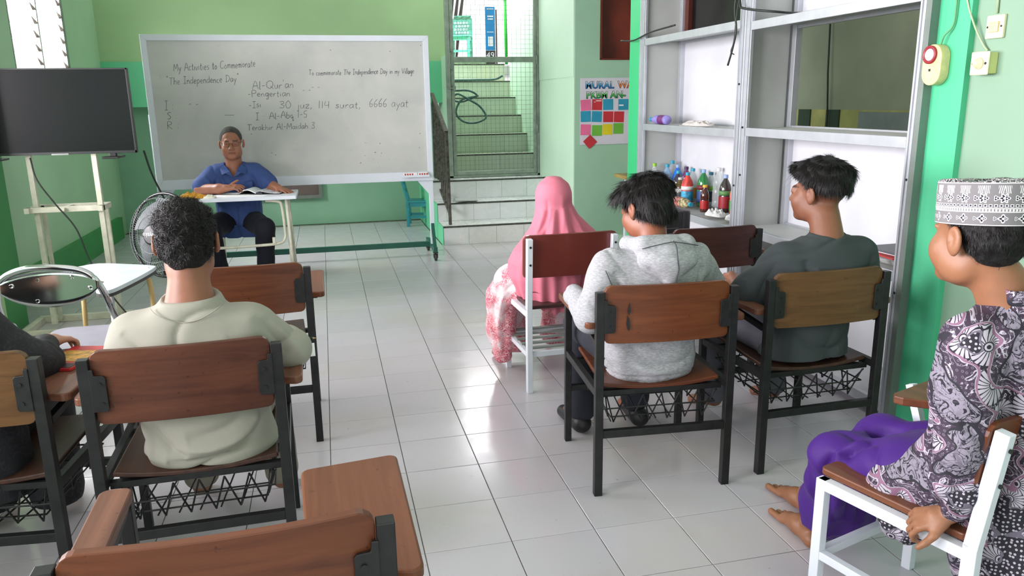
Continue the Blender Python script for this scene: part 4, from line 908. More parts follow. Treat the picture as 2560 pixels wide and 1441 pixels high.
# cloth hanging on stair step, hose and outdoor things --------------------------------
tag(build('folded_paper', MB().prism([(1.34, 8.50), (1.56, 8.44), (1.64, 8.60), (1.40, 8.74)], .392, .402).prism([(1.36, 8.37), (1.60, 8.37), (1.63, 8.60), (1.38, 8.62)], .403, .414), mat('folded_grey_paper', (176, 180, 176), .6)), 'folded grey paper lying on second stair step', 'paper')
hose_m = mat('grey_green_hose', (60, 100, 96), .45, var=.15)
tag(build('hose', MB().tube(catmull([(1.55, 9.62, 1.60), (1.75, 9.60, 1.60), (1.85, 9.58, 1.535), (1.66, 9.56, 1.49), (1.575, 9.50, 1.35), (1.63, 9.45, 1.25), (1.74, 9.42, 1.215), (1.86, 9.42, 1.235), (1.935, 9.45, 1.29), (1.87, 9.5, 1.41), (1.75, 9.55, 1.49), (1.62, 9.6, 1.56), (1.56, 9.66, 1.50), (1.68, 9.64, 1.47), (1.88, 9.62, 1.54)], 9), .0125, 10), hose_m, smooth=True), 'looped grey-green garden hose hanging on the stairs behind gate', 'hose')
tag(build('hose', MB().tube(catmull([(1.56, 10.45, 1.755), (1.75, 10.5, 1.748), (2.05, 10.5, 1.75), (2.28, 10.5, 1.755), (2.38, 10.46, 1.80)], 8), .0145, 10), hose_m, smooth=True), 'straight stretch of grey-green hose lying on an upper stair', 'hose')
bn = thing('standing_banner', 'tall narrow blue banner numbered 49 outside above the stairs', 'banner', (2.55, 12, 0))
build('sheet', MB().box(-.075, .075, 0, .006, 2.22, 2.845), mat('banner_blue', (30, 140, 206), .5), bn)
build('lower_panel', MB().box(-.075, .075, -.001, .006, 1.97, 2.218), mat('banner_charcoal', (56, 52, 54), .5), bn)
build('white_square', MB().box(-.037, .04, -.003, 0, 2.28, 2.42), paper, bn)
build('print_lines', MB().box(-.05, .06, -.003, 0, 2.81, 2.82).box(-.04, .05, -.003, 0, 2.70, 2.72).box(-.035, .045, -.003, 0, 2.66, 2.68).box(-.05, .05, -.003, 0, 2.48, 2.49), paper, bn)
text_mesh('49', .13, paper, 'number', bn, (-.07, -.004, 2.105), rx, .0006)
build('back_pole', MB().tube([(.10, .03, 1.97), (.10, .03, 2.81)], .012, 8), mat('brown_pole', (90, 70, 66), .6), bn, smooth=True)
tag(build('railing_post', MB().tube([(2.56, 11.0, 1.969), (2.545, 11.0, 3.4)], .021, 12), mat('vivid_green_paint', (60, 200, 70), .45), smooth=True), 'vivid green steel post at the top of the stairs', 'post')
for k, (x, xt, l) in enumerate([(1.93, 2.10, 'left dark leaning pole behind the mint chair'), (2.00, 2.18, 'middle dark leaning pole behind the mint chair'), (2.07, 2.26, 'right dark leaning pole behind the mint chair')]):
    tag(build('leaning_pole', MB().tube([(x, 12.4, 1.969), (x+.08, 12.45, 2.6), (xt, 12.5, 3.2)], [.012, .03, .016], 8), mat('dark_brown_pole', (70, 58, 54), .7), smooth=True), l, 'pole', 'dark poles leaning outside')
ghd = struct(build('ground', box(1.36, 6, 11.3, 18, 1.85, 1.969), mat('pale_concrete', (214, 214, 208), .8)))
mtb = lump('covered_motorbike', 'dark shape of parked motorbike behind mint chair outside', 'motorbike', (2.2, 14.2, 1.969), .22, .5, .32, mat('dark_bike', (50, 50, 54), .4), 6)
# ================================================================ PEOPLE: distance-field modelling
class Field:
    def __init__(s, lo, hi, h):
        s.lo = np.array(lo, np.float32); s.h = h; s.n = np.ceil((np.array(hi)-s.lo)/h).astype(int)+1
        s.d = np.full(tuple(s.n), 1.0, np.float32)
    def win(s, lo, hi):
        a = np.clip(np.floor((np.array(lo)-s.lo)/s.h).astype(int), 0, s.n); b = np.clip(np.ceil((np.array(hi)-s.lo)/s.h).astype(int)+1, 0, s.n)
        if (b <= a).any(): return None, None
        sl = tuple(slice(i, j) for i, j in zip(a, b))
        ax = [s.lo[k]+s.h*np.arange(a[k], b[k], dtype=np.float32) for k in range(3)]
        return sl, np.meshgrid(*ax, indexing='ij', sparse=True)
    def put(s, lo, hi, fn, k=.02, op='add'):
        m = k+2.5*s.h+.01
        sl, P = s.win(np.array(lo)-m, np.array(hi)+m)
        if sl is None: return s
        e = fn(*P).astype(np.float32); d = s.d[sl]
        if op == 'add':
            if k > 0: q = np.maximum(k-np.abs(d-e), 0)/k; r = np.minimum(d, e)-q*q*k*.25
            else: r = np.minimum(d, e)
        else:
            e = -e
            if k > 0: q = np.maximum(k-np.abs(d-e), 0)/k; r = np.maximum(d, e)+q*q*k*.25
            else: r = np.maximum(d, e)
        s.d[sl] = r; return s
    def cap(s, a, b, ra, rb=None, k=.02, op='add', flat=None):
        a = np.array(a, float); b = np.array(b, float); rb = ra if rb is None else rb; ab = b-a; L = max(ab@ab, 1e-9); R = max(ra, rb)
        def fn(X, Y, Z):
            x, y, z = X-a[0], Y-a[1], Z-a[2]; t = np.clip((x*ab[0]+y*ab[1]+z*ab[2])/L, 0, 1)
            return np.sqrt((x-t*ab[0])**2+(y-t*ab[1])**2+(z-t*ab[2])**2)-(ra+(rb-ra)*t)
        return s.put(np.minimum(a, b)-R, np.maximum(a, b)+R, fn, k, op)
    def chain(s, pts, rs, k=.02):
        for i in range(len(pts)-1): s.cap(pts[i], pts[i+1], rs[i], rs[i+1], k)
        return s
    def ell(s, c, r, M=None, k=.02, op='add'):
        c = np.array(c, float); r = np.array(r, float); R = r.max(); A = np.array(M).T if M is not None else None
        def fn(X, Y, Z):
            x, y, z = X-c[0], Y-c[1], Z-c[2]
            if A is not None: x, y, z = (A[i, 0]*x+A[i, 1]*y+A[i, 2]*z for i in range(3))
            q = np.sqrt((x/r[0])**2+(y/r[1])**2+(z/r[2])**2); g = np.sqrt((x/r[0]**2)**2+(y/r[1]**2)**2+(z/r[2]**2)**2)+1e-6
            return q*(q-1)/g
        ext = np.full(3, R) if M is not None else r
        return s.put(c-ext, c+ext, fn, k, op)
    def loft(s, lev, k=.03, n=2.3, op='add'):
        """lev: (z, cx, cy, rx, ry) from bottom to top"""
        L = np.array(lev, float); zs = L[:, 0]
        def fn(X, Y, Z):
            zz = Z.ravel(); i = lambda c: np.interp(zz, zs, L[:, c]).astype(np.float32).reshape(Z.shape)
            cx, cy, rx, ry = i(1), i(2), i(3), i(4)
            q = (np.abs((X-cx)/rx)**n+np.abs((Y-cy)/ry)**n)**(1/n)
            d = (q-1)*np.minimum(rx, ry)
            return np.maximum(d, np.maximum(zs[0]-Z, Z-zs[-1]))
        lo = (min(L[:, 1]-L[:, 3]), min(L[:, 2]-L[:, 4]), zs[0]); hi = (max(L[:, 1]+L[:, 3]), max(L[:, 2]+L[:, 4]), zs[-1])
        return s.put(lo, hi, fn, k, op)
    def plane(s, p, nrm, k=.004):
        """keeps what lies on the side opposite to nrm"""
        nrm = np.array(nrm, float); nrm /= np.linalg.norm(nrm); p = np.array(p, float)
        hi = s.lo+s.h*(s.n-1)
        def fn(X, Y, Z): return -((X-p[0])*nrm[0]+(Y-p[1])*nrm[1]+(Z-p[2])*nrm[2])
        sl, P = s.win(s.lo, hi); e = -fn(*P).astype(np.float32); q = np.maximum(k-np.abs(s.d-e), 0)/k
        s.d = np.maximum(s.d, e)+q*q*k*.25; return s
    def nets(s):
        d = s.d.copy(); d[0] = d[-1] = 1; d[:, 0] = d[:, -1] = 1; d[:, :, 0] = d[:, :, -1] = 1
        g = d < 0; cnt = np.zeros(tuple(s.n-1), np.uint8)
        for i in (0, 1):
            for j in (0, 1):
                for k in (0, 1): cnt += g[i:g.shape[0]-1+i, j:g.shape[1]-1+j, k:g.shape[2]-1+k]
        I, J, K = np.nonzero((cnt > 0) & (cnt < 8)); N = len(I)
        idx = np.full(cnt.shape, -1, np.int32); idx[I, J, K] = np.arange(N)
        acc = np.zeros((N, 3), np.float32); c = np.zeros(N, np.float32)
        cor = [(i, j, k) for i in (0, 1) for j in (0, 1) for k in (0, 1)]
        val = {q: d[I+q[0], J+q[1], K+q[2]] for q in cor}
        for q in cor:
            for ax in range(3):
                if q[ax] == 0:
                    p = list(q); p[ax] = 1; p = tuple(p); a, b = val[q], val[p]; m = (a < 0) != (b < 0)
                    t = np.where(m, a/np.where(m, a-b, 1), 0); v = np.tile(np.array(q, np.float32), (N, 1)); v[:, ax] += t
                    acc += v*m[:, None]; c += m
        V = (np.stack([I, J, K], 1)+acc/c[:, None])*s.h+s.lo
        F = []
        for ax in range(3):
            sh = [slice(None)]*3; a = g[tuple(slice(0, -1) if x == ax else slice(None) for x in range(3))]; b = g[tuple(slice(1, None) if x == ax else slice(None) for x in range(3))]
            E = np.array(np.nonzero(a != b)).T; u, v = (ax+1) % 3, (ax+2) % 3
            ok = (E[:, u] > 0) & (E[:, v] > 0) & (E[:, u] < idx.shape[u]) & (E[:, v] < idx.shape[v]); E = E[ok]
            flip = a[E[:, 0], E[:, 1], E[:, 2]]
            def ix(du, dv):
                Q = E.copy(); Q[:, u] += du; Q[:, v] += dv; return idx[Q[:, 0], Q[:, 1], Q[:, 2]]
            q = np.stack([ix(-1, -1), ix(0, -1), ix(0, 0), ix(-1, 0)], 1)
            q[~flip] = q[~flip][:, ::-1]
            F.append(q)
        F = np.concatenate(F); F = F[(F >= 0).all(1)]
        return V.astype(np.float64), F
def normals(V, F):
    a = V[F[:, 2]]-V[F[:, 0]]; b = V[F[:, 3]]-V[F[:, 1]]; n = np.cross(a, b); N = np.zeros_like(V)
    for k in range(4): np.add.at(N, F[:, k], n)
    return N/(np.linalg.norm(N, axis=1, keepdims=True)+1e-12)
def relax(V, F, it=2, f=.5):
    for _ in range(it):
        S = np.zeros_like(V); c = np.zeros(len(V))
        for k in range(4):
            np.add.at(S, F[:, k], V[F[:, (k+1) % 4]]+V[F[:, (k-1) % 4]]); np.add.at(c, F[:, k], 2)
        V = V+f*(S/np.maximum(c, 1)[:, None]-V)
    return V
_ph = np.random.RandomState(11).rand(400, 4)
def wob(P, freq, seed=0, n=7):
    """smooth pseudo noise, about -1..1"""
    o = np.zeros(len(P))
    for i in range(n):
        q = _ph[(seed*13+i*7) % 400]; d = np.array([math.sin(q[0]*6.28)*math.cos(q[1]*3.1), math.cos(q[0]*6.28), math.sin(q[1]*3.1+q[2])]); d /= np.linalg.norm(d)
        o += np.sin(P@d*freq*(.6+1.1*q[3])+q[2]*40+1.3*np.sin(P@np.roll(d, 1)*freq*.5+q[3]*20))
    return o/(n**.5)/1.2
def creases(P, N, items):
    """items: (points, width, depth); negative depth makes a groove, positive a ridge"""
    D = np.zeros(len(P))
    for pts, wd, dp in items:
        pts = [P[((P-np.array(q))**2).sum(1).argmin()] for q in pts]
        pts = np.array(catmull(pts, 5)); best = np.full(len(P), 9.); tt = np.zeros(len(P)); m = len(pts)-1
        for i in range(m):
            a, b = pts[i], pts[i+1]; ab = b-a; t = np.clip(((P-a)@ab)/(ab@ab+1e-9), 0, 1); dd = np.linalg.norm(P-a-t[:, None]*ab, axis=1)
            k = dd < best; best[k] = dd[k]; tt[k] = (i+t[k])/m
        env = np.sin(np.clip(tt, 0, 1)*PI)**.5
        D += dp*.8*np.exp(-(best/(wd*1.25))**1.35)*env*2.3
    return P+N*D[:, None]
def rid(P, freq, seed=0, st=(1, 1, 1)):
    """thin ridges and valleys, 0..1"""
    return (1-np.minimum(1, np.abs(wob(P*np.array(st), freq, seed))*1.5))**3*2.2
def np_mesh(name, V, F, m, parent, smooth=True, cols=None, loc=None):
    me = bpy.data.meshes.new(name); V = np.asarray(V, np.float32)
    if loc is not None: V = V-np.array(loc, np.float32)
    F = np.asarray(F, np.int32); me.vertices.add(len(V)); me.vertices.foreach_set('co', V.ravel())
    k = F.shape[1]; me.loops.add(F.size); me.loops.foreach_set('vertex_index', F.ravel())
    me.polygons.add(len(F)); me.polygons.foreach_set('loop_start', np.arange(0, F.size, k, dtype=np.int32))
    me.update(calc_edges=True)
    if smooth: me.polygons.foreach_set('use_smooth', np.ones(len(F), bool))
    me.materials.append(m)
    if cols is not None:
        at = me.color_attributes.new('tint', 'FLOAT_COLOR', 'POINT'); c = np.ones((len(V), 4), np.float32); c[:, :3] = cols; at.data.foreach_set('color', c.ravel())
    o = bpy.data.objects.new(name, me); COL.objects.link(o); o.parent = parent
    return o
def skin_mat(name, c):
    m = bpy.data.materials.new(name); t = NT(m); a = t.new('ShaderNodeAttribute'); a.attribute_name = 'tint'
    co = t.coord(); n = t.noise(co, 18, 3)
    b = t.ramp(n, [(.3, C4(tuple(int(x*.93) for x in c))), (.7, C4(c))])
    t.link(t.mix(1.0, b, a.outputs['Color'], 'MULTIPLY'), t.p.inputs['Base Color'])
    t.p.inputs['Roughness'].default_value = .48; t.p.inputs['Subsurface Weight'].default_value = .08; t.p.inputs['Subsurface Radius'].default_value = (.01, .004, .002)
    t.bump(t.noise(co, 260, 2), .12, .002); return m
def cloth_mat(name, c, rough=.85, weave=500, melange=None, var=.05, bump=.15):
    m = bpy.data.materials.new(name); t = NT(m); co = t.coord(); n = t.noise(co, 5, 3)
    b = t.ramp(n, [(.3, C4(tuple(int(x*(1-var)) for x in c))), (.7, C4(c))])
    if melange:
        co2 = t.coord((60, 60, 260)); b = t.mix(t.ramp(t.noise(co2, 1.2, 3, .7), [(.42, (0, 0, 0)), (.68, (1, 1, 1))]), b, C4(melange))
    t.link(b, t.p.inputs['Base Color']); t.p.inputs['Roughness'].default_value = rough; t.p.inputs['Specular IOR Level'].default_value = .25
    t.p.inputs['Sheen Weight'].default_value = .03
    t.bump(t.noise(co, weave, 2), bump, .002); return m
hair_m = bpy.data.materials.new('black_hair'); t = NT(hair_m); t.p.inputs['Base Color'].default_value = C4((17, 14, 13)); t.p.inputs['Roughness'].default_value = .45; t.p.inputs['Specular IOR Level'].default_value = .3
hair_base = bpy.data.materials.new('black_hair_base'); t = NT(hair_base); t.p.inputs['Base Color'].default_value = C4((12, 11, 11)); t.p.inputs['Roughness'].default_value = .8; t.bump(t.noise(t.coord((1, 1, 1)), 140, 3), .7, .006)

def rotm(yaw, pitch=0, roll=0):
    """local +y is the face direction; yaw turns it left (counter-clockwise from above), pitch tips the face down"""
    return np.array((Euler((0, 0, yaw)).to_matrix() @ Euler((-pitch, 0, 0)).to_matrix() @ Euler((0, roll, 0)).to_matrix()))
class Head:
    def __init__(s, c, M, sc=1.0): s.c = np.array(c, float); s.M = M; s.s = sc
    def w(s, p): return s.c+s.M@(np.array(p, float)*s.s)
    def loc(s, P): return (P-s.c)@s.M/s.s
    def build(s, F, neck, rn=.055, face=True, fat=1.0, ear=1.12, brow=.007, eyes=True):
        S = s.s; e = lambda c, r, k=.02, op='add': F.ell(s.w(c), np.array(r)*S, s.M, k*S, op)
        e((0, -.018, .028), (.076, .095, .086)); e((0, .022, -.035), (.061*fat, .072, .08)); e((0, .03, -.075), (.052*fat, .055, .04), .03)
        e((0, .078, -.098), (.022, .018, .016), .025)
        for q in (-1, 1):
            e((q*.036, .058, -.036), (.028*fat, .03, .032), .03)
            e((q*.045, .005, -.072), (.020*fat, .036, .03), .03)
            if face and eyes:
                e((q*.031, .101, .0), (.02, .017, .012), .014, 'sub')
                e((q*.031, .0855, .0005), (.0155, .012, .0085), .006)
            # ear
            R = s.M@np.array(Euler((0, 0, q*.14)).to_matrix())
            F.ell(s.w((q*.0865, -.012, -.006)), np.array((.0080, .019*ear, .031*ear))*S, R, .004*S)
            F.ell(s.w((q*.080, -.008, -.030)), np.array((.007, .010, .012))*S, R, .006*S)
            F.ell(s.w((q*.0955, -.008, .001)), np.array((.0068, .0120*ear, .0215*ear))*S, R, .002*S, 'sub'); F.ell(s.w((q*.0885, -.002, -.006)), np.array((.0045, .005, .010))*S, R, .003*S)
        if face:
            F.cap(s.w((-.036, .083, .018)), s.w((.036, .083, .018)), brow*S, brow*S, .02*S)
            F.cap(s.w((0, .093, .006)), s.w((0, .109, -.034)), .008*S, .0125*S, .012*S)
            for q in (-1, 1): e((q*.0135, .101, -.038), (.0085, .010, .008), .006)
            F.cap(s.w((-.020, .090, -.0615)), s.w((.020, .090, -.0615)), .0055*S, .0055*S, .006*S); F.cap(s.w((-.016, .091, -.072)), s.w((.016, .091, -.072)), .0065*S, .0065*S, .006*S)
            F.cap(s.w((0, .096, -.063)), s.w((0, .096, -.064)), .005*S, .005*S, .006*S)
        F.cap(s.w((0, -.022, -.045)), neck, rn, rn*1.06, .02)
def limb(F, pts, rs, k=.02): F.chain(pts, rs, k)
def hand(F, w, d, nrm, side, sc=1.0, curl=(.3, .3, .3, .3), thumb=.5, spread=.1, tdir=None):
    """w wrist, d pointing direction, nrm back-of-hand normal, side +1 thumb towards cross(d,nrm)"""
    w = np.array(w, float); d = np.array(d, float); d /= np.linalg.norm(d); nrm = np.array(nrm, float); nrm -= d*(nrm@d); nrm /= np.linalg.norm(nrm)
    t = np.cross(d, nrm)*side
    P = lambda a, b, c=0: w+(d*a+t*b+nrm*c)*sc
    F.cap(P(0, 0), P(.03, 0), .023*sc, .026*sc, .012)
    for b in (-.028, -.010, .010, .028): F.cap(P(.018, b*.7), P(.078-abs(b-.005)*.15, b), .0135*sc, .0105*sc, .010)
    for i, (b, L) in enumerate(((.029, .066), (.010, .074), (-.010, .069), (-.029, .054))):
        base = P(.080-abs(b-.005)*.2, b); ang = curl[i]; dirn = d*math.cos(spread*b*20)+t*math.sin(spread*b*20); p = base; r = .0088*sc
        a = ang*.7
        for seg, f in ((0, .46), (1, .30), (2, .24)):
            v = dirn*math.cos(a)-nrm*math.sin(a); q = p+v*L*f*sc; F.cap(p, q, r, r*.92, .003); p = q; r *= .92; a += ang*(1.0 if seg == 0 else .8)
    td = t*.75+d*.65-nrm*thumb*.5 if tdir is None else np.array(tdir, float); td /= np.linalg.norm(td)
    a = P(.018, .020, -.004); b = a+td*.040*sc; F.cap(a, b, .0145*sc, .0115*sc, .012)
    td2 = td*.75+d*.5-nrm*thumb*.3; td2 /= np.linalg.norm(td2); c = b+td2*.030*sc; F.cap(b, c, .0110*sc, .0098*sc, .004); F.cap(c, c+(td2*.8+d*.3)*.020*sc, .0096*sc, .008*sc, .003)
def strands(name, V, F, N, parent, count, length, flow, lift=.3, seed=0, wd=.0009, seg=3, region=None, zlow=None, curl=0, droop=0, jit=.35, mtl=None):
    r_ = np.random.RandomState(seed); A = np.linalg.norm(np.cross(V[F[:, 1]]-V[F[:, 0]], V[F[:, 3]]-V[F[:, 0]]), axis=1)
    C = V[F].mean(1); A = A*(N[F[:, 0], 2] > -.35)
    if region is not None: A = A*region(C)
    A = A/A.sum(); fi = r_.choice(len(F), count, p=A); a, b = r_.rand(count, 1), r_.rand(count, 1)
    q = V[F[fi]]; P = q[:, 0]*(1-a)*(1-b)+q[:, 1]*a*(1-b)+q[:, 2]*a*b+q[:, 3]*(1-a)*b
    n = N[F[fi, 0]]; D = flow(P, n)+r_.randn(count, 3)*jit; D -= n*(D*n).sum(1, keepdims=True)*1.0; D /= np.linalg.norm(D, axis=1, keepdims=True)+1e-9
    L = (length*(.6+.8*r_.rand(count)))[:, None] if not callable(length) else (length(P)*(.6+.8*r_.rand(count)))[:, None]
    if zlow is not None: L = L*np.clip((zlow(P)[:, None]-.004)/.05, .12, 1)
    side = np.cross(D, n)+r_.randn(count, 3)*.3; side /= np.linalg.norm(side, axis=1, keepdims=True)
    rows = []
    p = P-n*.002; ph = r_.rand(count, 1)*6.28
    for k in range(seg+1):
        f = k/seg; w_ = wd*(1-f*.8)
        off = (np.sin(ph+f*5)*side*curl+np.cos(ph+f*5)*n*curl) if curl else 0
        c = p+D*L*f+n*L*lift*f*(1-.55*f)+np.array([0, 0, -1])*droop*L*f*f+off
        rows.append(c-side*w_); rows.append(c+side*w_)
    R = np.stack(rows, 1).reshape(-1, 3); m = 2*(seg+1); base = (np.arange(count)*m)[:, None]
    Q = np.concatenate([base+np.array([[2*k, 2*k+1, 2*k+3, 2*k+2]]) for k in range(seg)])
    o = np_mesh(name, R, Q, mtl or hair_m, parent); o['kind'] = 'stuff'; return o
def mesh_of(F, it=1):
    V, Q = F.nets(); V = relax(V, Q, it, .5); return V, Q
def person(label, loc=(0, 0, 0)):
    return thing('person', label, 'person', loc)
LEAVE = None
# ---------------------------------------------------------------- people
def rebase(root, loc):
    root.location = loc
    def ch(o):
        for c in COL.objects:
            if c.parent == o and c.type == 'MESH': c.data.transform(Matrix.Translation(-Vector(loc))); ch(c)
    ch(root)
def add_tint(V, hd, stub=None, lips=True, brow=True, base=None):
    c = np.ones((len(V), 3)); L = hd.loc(V); x, y, z = L.T; ax = np.abs(x)
    near = (np.linalg.norm(L, axis=1) < .2)
    if lips:
        k = near & (y > .07) & (ax < .027-.3*np.maximum(0, z+.058)) & (z < -.057) & (z > -.079); c[k] *= (.86, .66, .66)
        k = near & (y > .07) & (ax < .024) & (np.abs(z+.0665) < .0022); c[k] *= (.45, .35, .35)
    if brow:
        k = near & (y > .055) & (ax > .012) & (ax < .052) & (np.abs(z-.0205+.10*(ax-.032)**2*8) < .0048); c[k] *= (.24, .21, .2)
    if stub is not None:
        f = np.clip(stub(x, y, z), 0, 1)*near*(ax < .0795); c *= 1-f[:, None]*np.array([.88, .88, .86])
    return c
def finish_body(name, F, m, root, hd, **k):
    V, Q = mesh_of(F, 1); return np_mesh('body', V, Q, m, root, cols=add_tint(V, hd, **k)), V, Q
def legs(F, hips, knees, ankles, toes, r=(.075, .055, .036), foot=.032):
    for a, b, c, d in zip(hips, knees, ankles, toes):
        F.chain([a, b], [r[0], r[1]], .03); F.chain([b, c], [r[1], r[2]], .02); F.cap(c, d, foot*1.05, foot*.75, .02)
def scalp(hd, name, root, lo, hi, prim, cuts, h=.005, bump=.004, freq=70, seed=0, it=1):
    F = Field(lo, hi, h)
    for c, r in prim: F.ell(hd.w(c), np.array(r)*hd.s, hd.M, .02)
    for p, n in cuts: F.plane(hd.w(p), hd.M@np.array(n, float), .01)
    V, Q = mesh_of(F, it); N = normals(V, Q); V = V+N*(bump*wob(V, freq, seed)+bump*.6*wob(V, freq*2.3, seed+3))[:, None]
    return np_mesh(name, V, Q, hair_base, root), V, Q, normals(V, Q)

def ymin_at(V, x, z, r=.012):
    k = (np.abs(V[:, 0]-x) < r) & (np.abs(V[:, 2]-z) < r)
    return V[k, 1].min() if k.any() else 2.6
# ---- boy in the beige shirt -------------------------------------------------
def beige_boy():
    root = person('curly-haired boy in plain beige shirt seen from behind, sitting at left')
    M = rotm(.04, .10); hd = Head((-.418, 2.43, 1.083), M, 1.0); sk = skin_mat('skin_tan', (150, 98, 74))
    F = Field((-.78, 2.15, 0), (.02, 3.12, 1.25), .0065)
    hd.build(F, (-.42, 2.385, .90), .049, face=True)
    F.loft([(.44, -.41, 2.42, .13, .09), (.6, -.41, 2.4, .13, .08), (.78, -.42, 2.39, .15, .08), (.87, -.42, 2.38, .12, .06)], .03)
    F.cap((-.56, 2.38, .83), (-.28, 2.38, .83), .045, .045, .03); F.cap((-.419, 2.395, .985), (-.42, 2.385, .855), .047, .088, .03)
    limb(F, [(-.60, 2.39, .82), (-.655, 2.46, .665), (-.52, 2.66, .69)], (.045, .036, .026)); hand(F, (-.52, 2.66, .69), (.6, .6, -.1), (0, 0, 1), 1, .9)
    limb(F, [(-.24, 2.39, .82), (-.145, 2.45, .722), (-.20, 2.64, .705)], (.045, .036, .027)); hand(F, (-.20, 2.64, .715), (-.3, .8, -.02), (0, 0, 1), -1, .9)
    legs(F, [(-.50, 2.45, .50), (-.32, 2.45, .50)], [(-.53, 2.88, .50), (-.27, 2.88, .50)], [(-.53, 2.83, .10), (-.24, 2.80, .10)], [(-.55, 3.0, .03), (-.22, 2.97, .03)], (.06, .045, .03))
    def stub(x, y, z): return np.clip((z+.045+.35*y+.02)/.02, 0, 1)*(y < .06)*((np.abs(x) < .086) & (z > -.09))*(1-.95*((y > -.02) & (z < .0)))*.9
    b, V, Q = finish_body('body', F, sk, root, hd, stub=lambda x, y, z: np.clip((z+.078-.9*np.clip(y+.02, 0, 1))/.03, 0, 1)*(y < .03)*.85)
    # shirt
    F = Field((-.78, 2.13, .36), (.02, 2.85, 1.0), .006)
    F.loft([(.415, -.405, 2.41, .185, .12), (.45, -.405, 2.405, .20, .135), (.52, -.405, 2.395, .195, .13), (.60, -.41, 2.385, .185, .12), (.72, -.42, 2.39, .19, .118), (.80, -.42, 2.385, .205, .108), (.86, -.42, 2.38, .185, .09), (.905, -.42, 2.38, .100, .078), (.92, -.42, 2.38, .08, .07)], .03, 2.4)
    limb(F, [(-.585, 2.39, .818), (-.655, 2.44, .68)], (.065, .062), .05); limb(F, [(-.655, 2.44, .68), (-.60, 2.55, .67)], (.062, .055), .03)
    limb(F, [(-.255, 2.39, .822), (-.150, 2.43, .722)], (.063, .060), .05); limb(F, [(-.150, 2.43, .722), (-.16, 2.53, .715)], (.060, .055), .03)
    F.put((-.5, 2.3, .9), (-.34, 2.46, .96), lambda X, Y, Z: np.sqrt((np.sqrt(((X+.42)/1.08)**2+(Y-2.382)**2)-.076)**2+((Z-.898-.42*(Y-2.382))*.7)**2)-.012, .012)
    F.ell((-.42, 2.39, .935), (.078, .070, .036), None, .008, 'sub')
    V, Q = mesh_of(F, 1); N = normals(V, Q)
    V = creases(V, N, [([(-.30, 2.27, .80), (-.42, 2.27, .74), (-.56, 2.27, .68)], .016, .007), ([(-.28, 2.27, .77), (-.40, 2.27, .70), (-.55, 2.27, .62)], .014, -.008), ([(-.60, 2.33, .84), (-.55, 2.28, .78), (-.50, 2.27, .66)], .012, -.006),
        ([(-.25, 2.3, .55), (-.30, 2.27, .47), (-.42, 2.27, .44), (-.52, 2.28, .45)], .014, -.010), ([(-.22, 2.3, .60), (-.27, 2.27, .51), (-.38, 2.27, .475), (-.50, 2.27, .49)], .013, .008), ([(-.26, 2.29, .62), (-.33, 2.27, .55), (-.45, 2.27, .52)], .016, -.007), ([(-.58, 2.3, .58), (-.52, 2.27, .50), (-.46, 2.27, .46)], .013, -.008),
        ([(-.24, 2.33, .86), (-.20, 2.35, .80), (-.16, 2.36, .72)], .012, -.006), ([(-.20, 2.36, .84), (-.15, 2.37, .77), (-.12, 2.40, .70)], .010, .006), ([(-.13, 2.37, .77), (-.17, 2.38, .72), (-.2, 2.38, .70)], .010, -.007)])
    V = V+N*(.003*wob(V, 24, 1)-.006*rid(V, 13, 2, (.7, .7, 1.7))*(V[:, 2] < .62)-.004*rid(V, 13, 3, (.8, .8, 1.3)))[:, None]
    cm = cloth_mat('beige_jersey', (164, 162, 150), melange=None, var=.03)
    sh_ = np_mesh('shirt', V, Q, cm, root)
    ring = MB().tube([(-.42+x, ymin_at(V, -.42+x, .918-.048*math.cos(x/.105*1.45))-.0008, .918-.048*math.cos(x/.105*1.45)) for x in np.linspace(-.10, .10, 21)], .0015, 5)
    build('collar_seam', ring, cm, sh_, smooth=True)
    F = Field((-.68, 2.28, .08), (-.12, 3.0, .62), .008)
    legs(F, [(-.50, 2.45, .495), (-.32, 2.45, .495)], [(-.53, 2.88, .495), (-.27, 2.88, .495)], [(-.53, 2.83, .14), (-.24, 2.80, .14)], [(-.53, 2.83, .135), (-.24, 2.80, .135)], (.085, .068, .062), .05)
    F.ell((-.41, 2.42, .49), (.16, .12, .08), None, .04); F.plane((0, 0, .10), (0, 0, -1))
    V, Q = mesh_of(F); N = normals(V, Q); V += N*(.003*wob(V, 30, 4))[:, None]; np_mesh('trousers', V, Q, cloth_mat('taupe_twill', (142, 134, 124)), root)
    # hair
    o, V, Q, N = scalp(hd, 'hair', root, (-.56, 2.28, .95), (-.27, 2.57, 1.25), [((0, -.022, .045), (.083, .103, .080)), ((0, -.055, -.015), (.070, .056, .07)), ((0, -.035, .0), (.074, .072, .05))],
        [((0, -.06, -.078), (0, .35, -1)), ((0, .045, 0), (0, 1, -.75))], bump=.0035, freq=95, seed=3)
    strands('curls', V, Q, N, o, 9000, .022, lambda P, n: np.stack([np.sin(P[:, 2]*160+P[:, 0]*90), np.cos(P[:, 0]*150+P[:, 1]*120), np.sin(P[:, 1]*140)-.2], 1), lift=.42, seed=3, wd=.0008, seg=4, curl=.0028, jit=.9)
    gm = mat('spectacle_black', (20, 20, 20), .3)
    build('glasses', MB().tube(catmull([hd.w(p) for p in ((.090, -.02, -.014), (.0885, -.005, .008), (.082, .05, .006), (.068, .105, .004), (.03, .112, -.004), (-.03, .112, -.004), (-.068, .105, .004), (-.082, .05, .006), (-.0885, -.005, .008), (-.090, -.02, -.014))], 4), .0022, 6), gm, root, smooth=True)
    rebase(root, (-.42, 2.5, 0))
beige_boy()

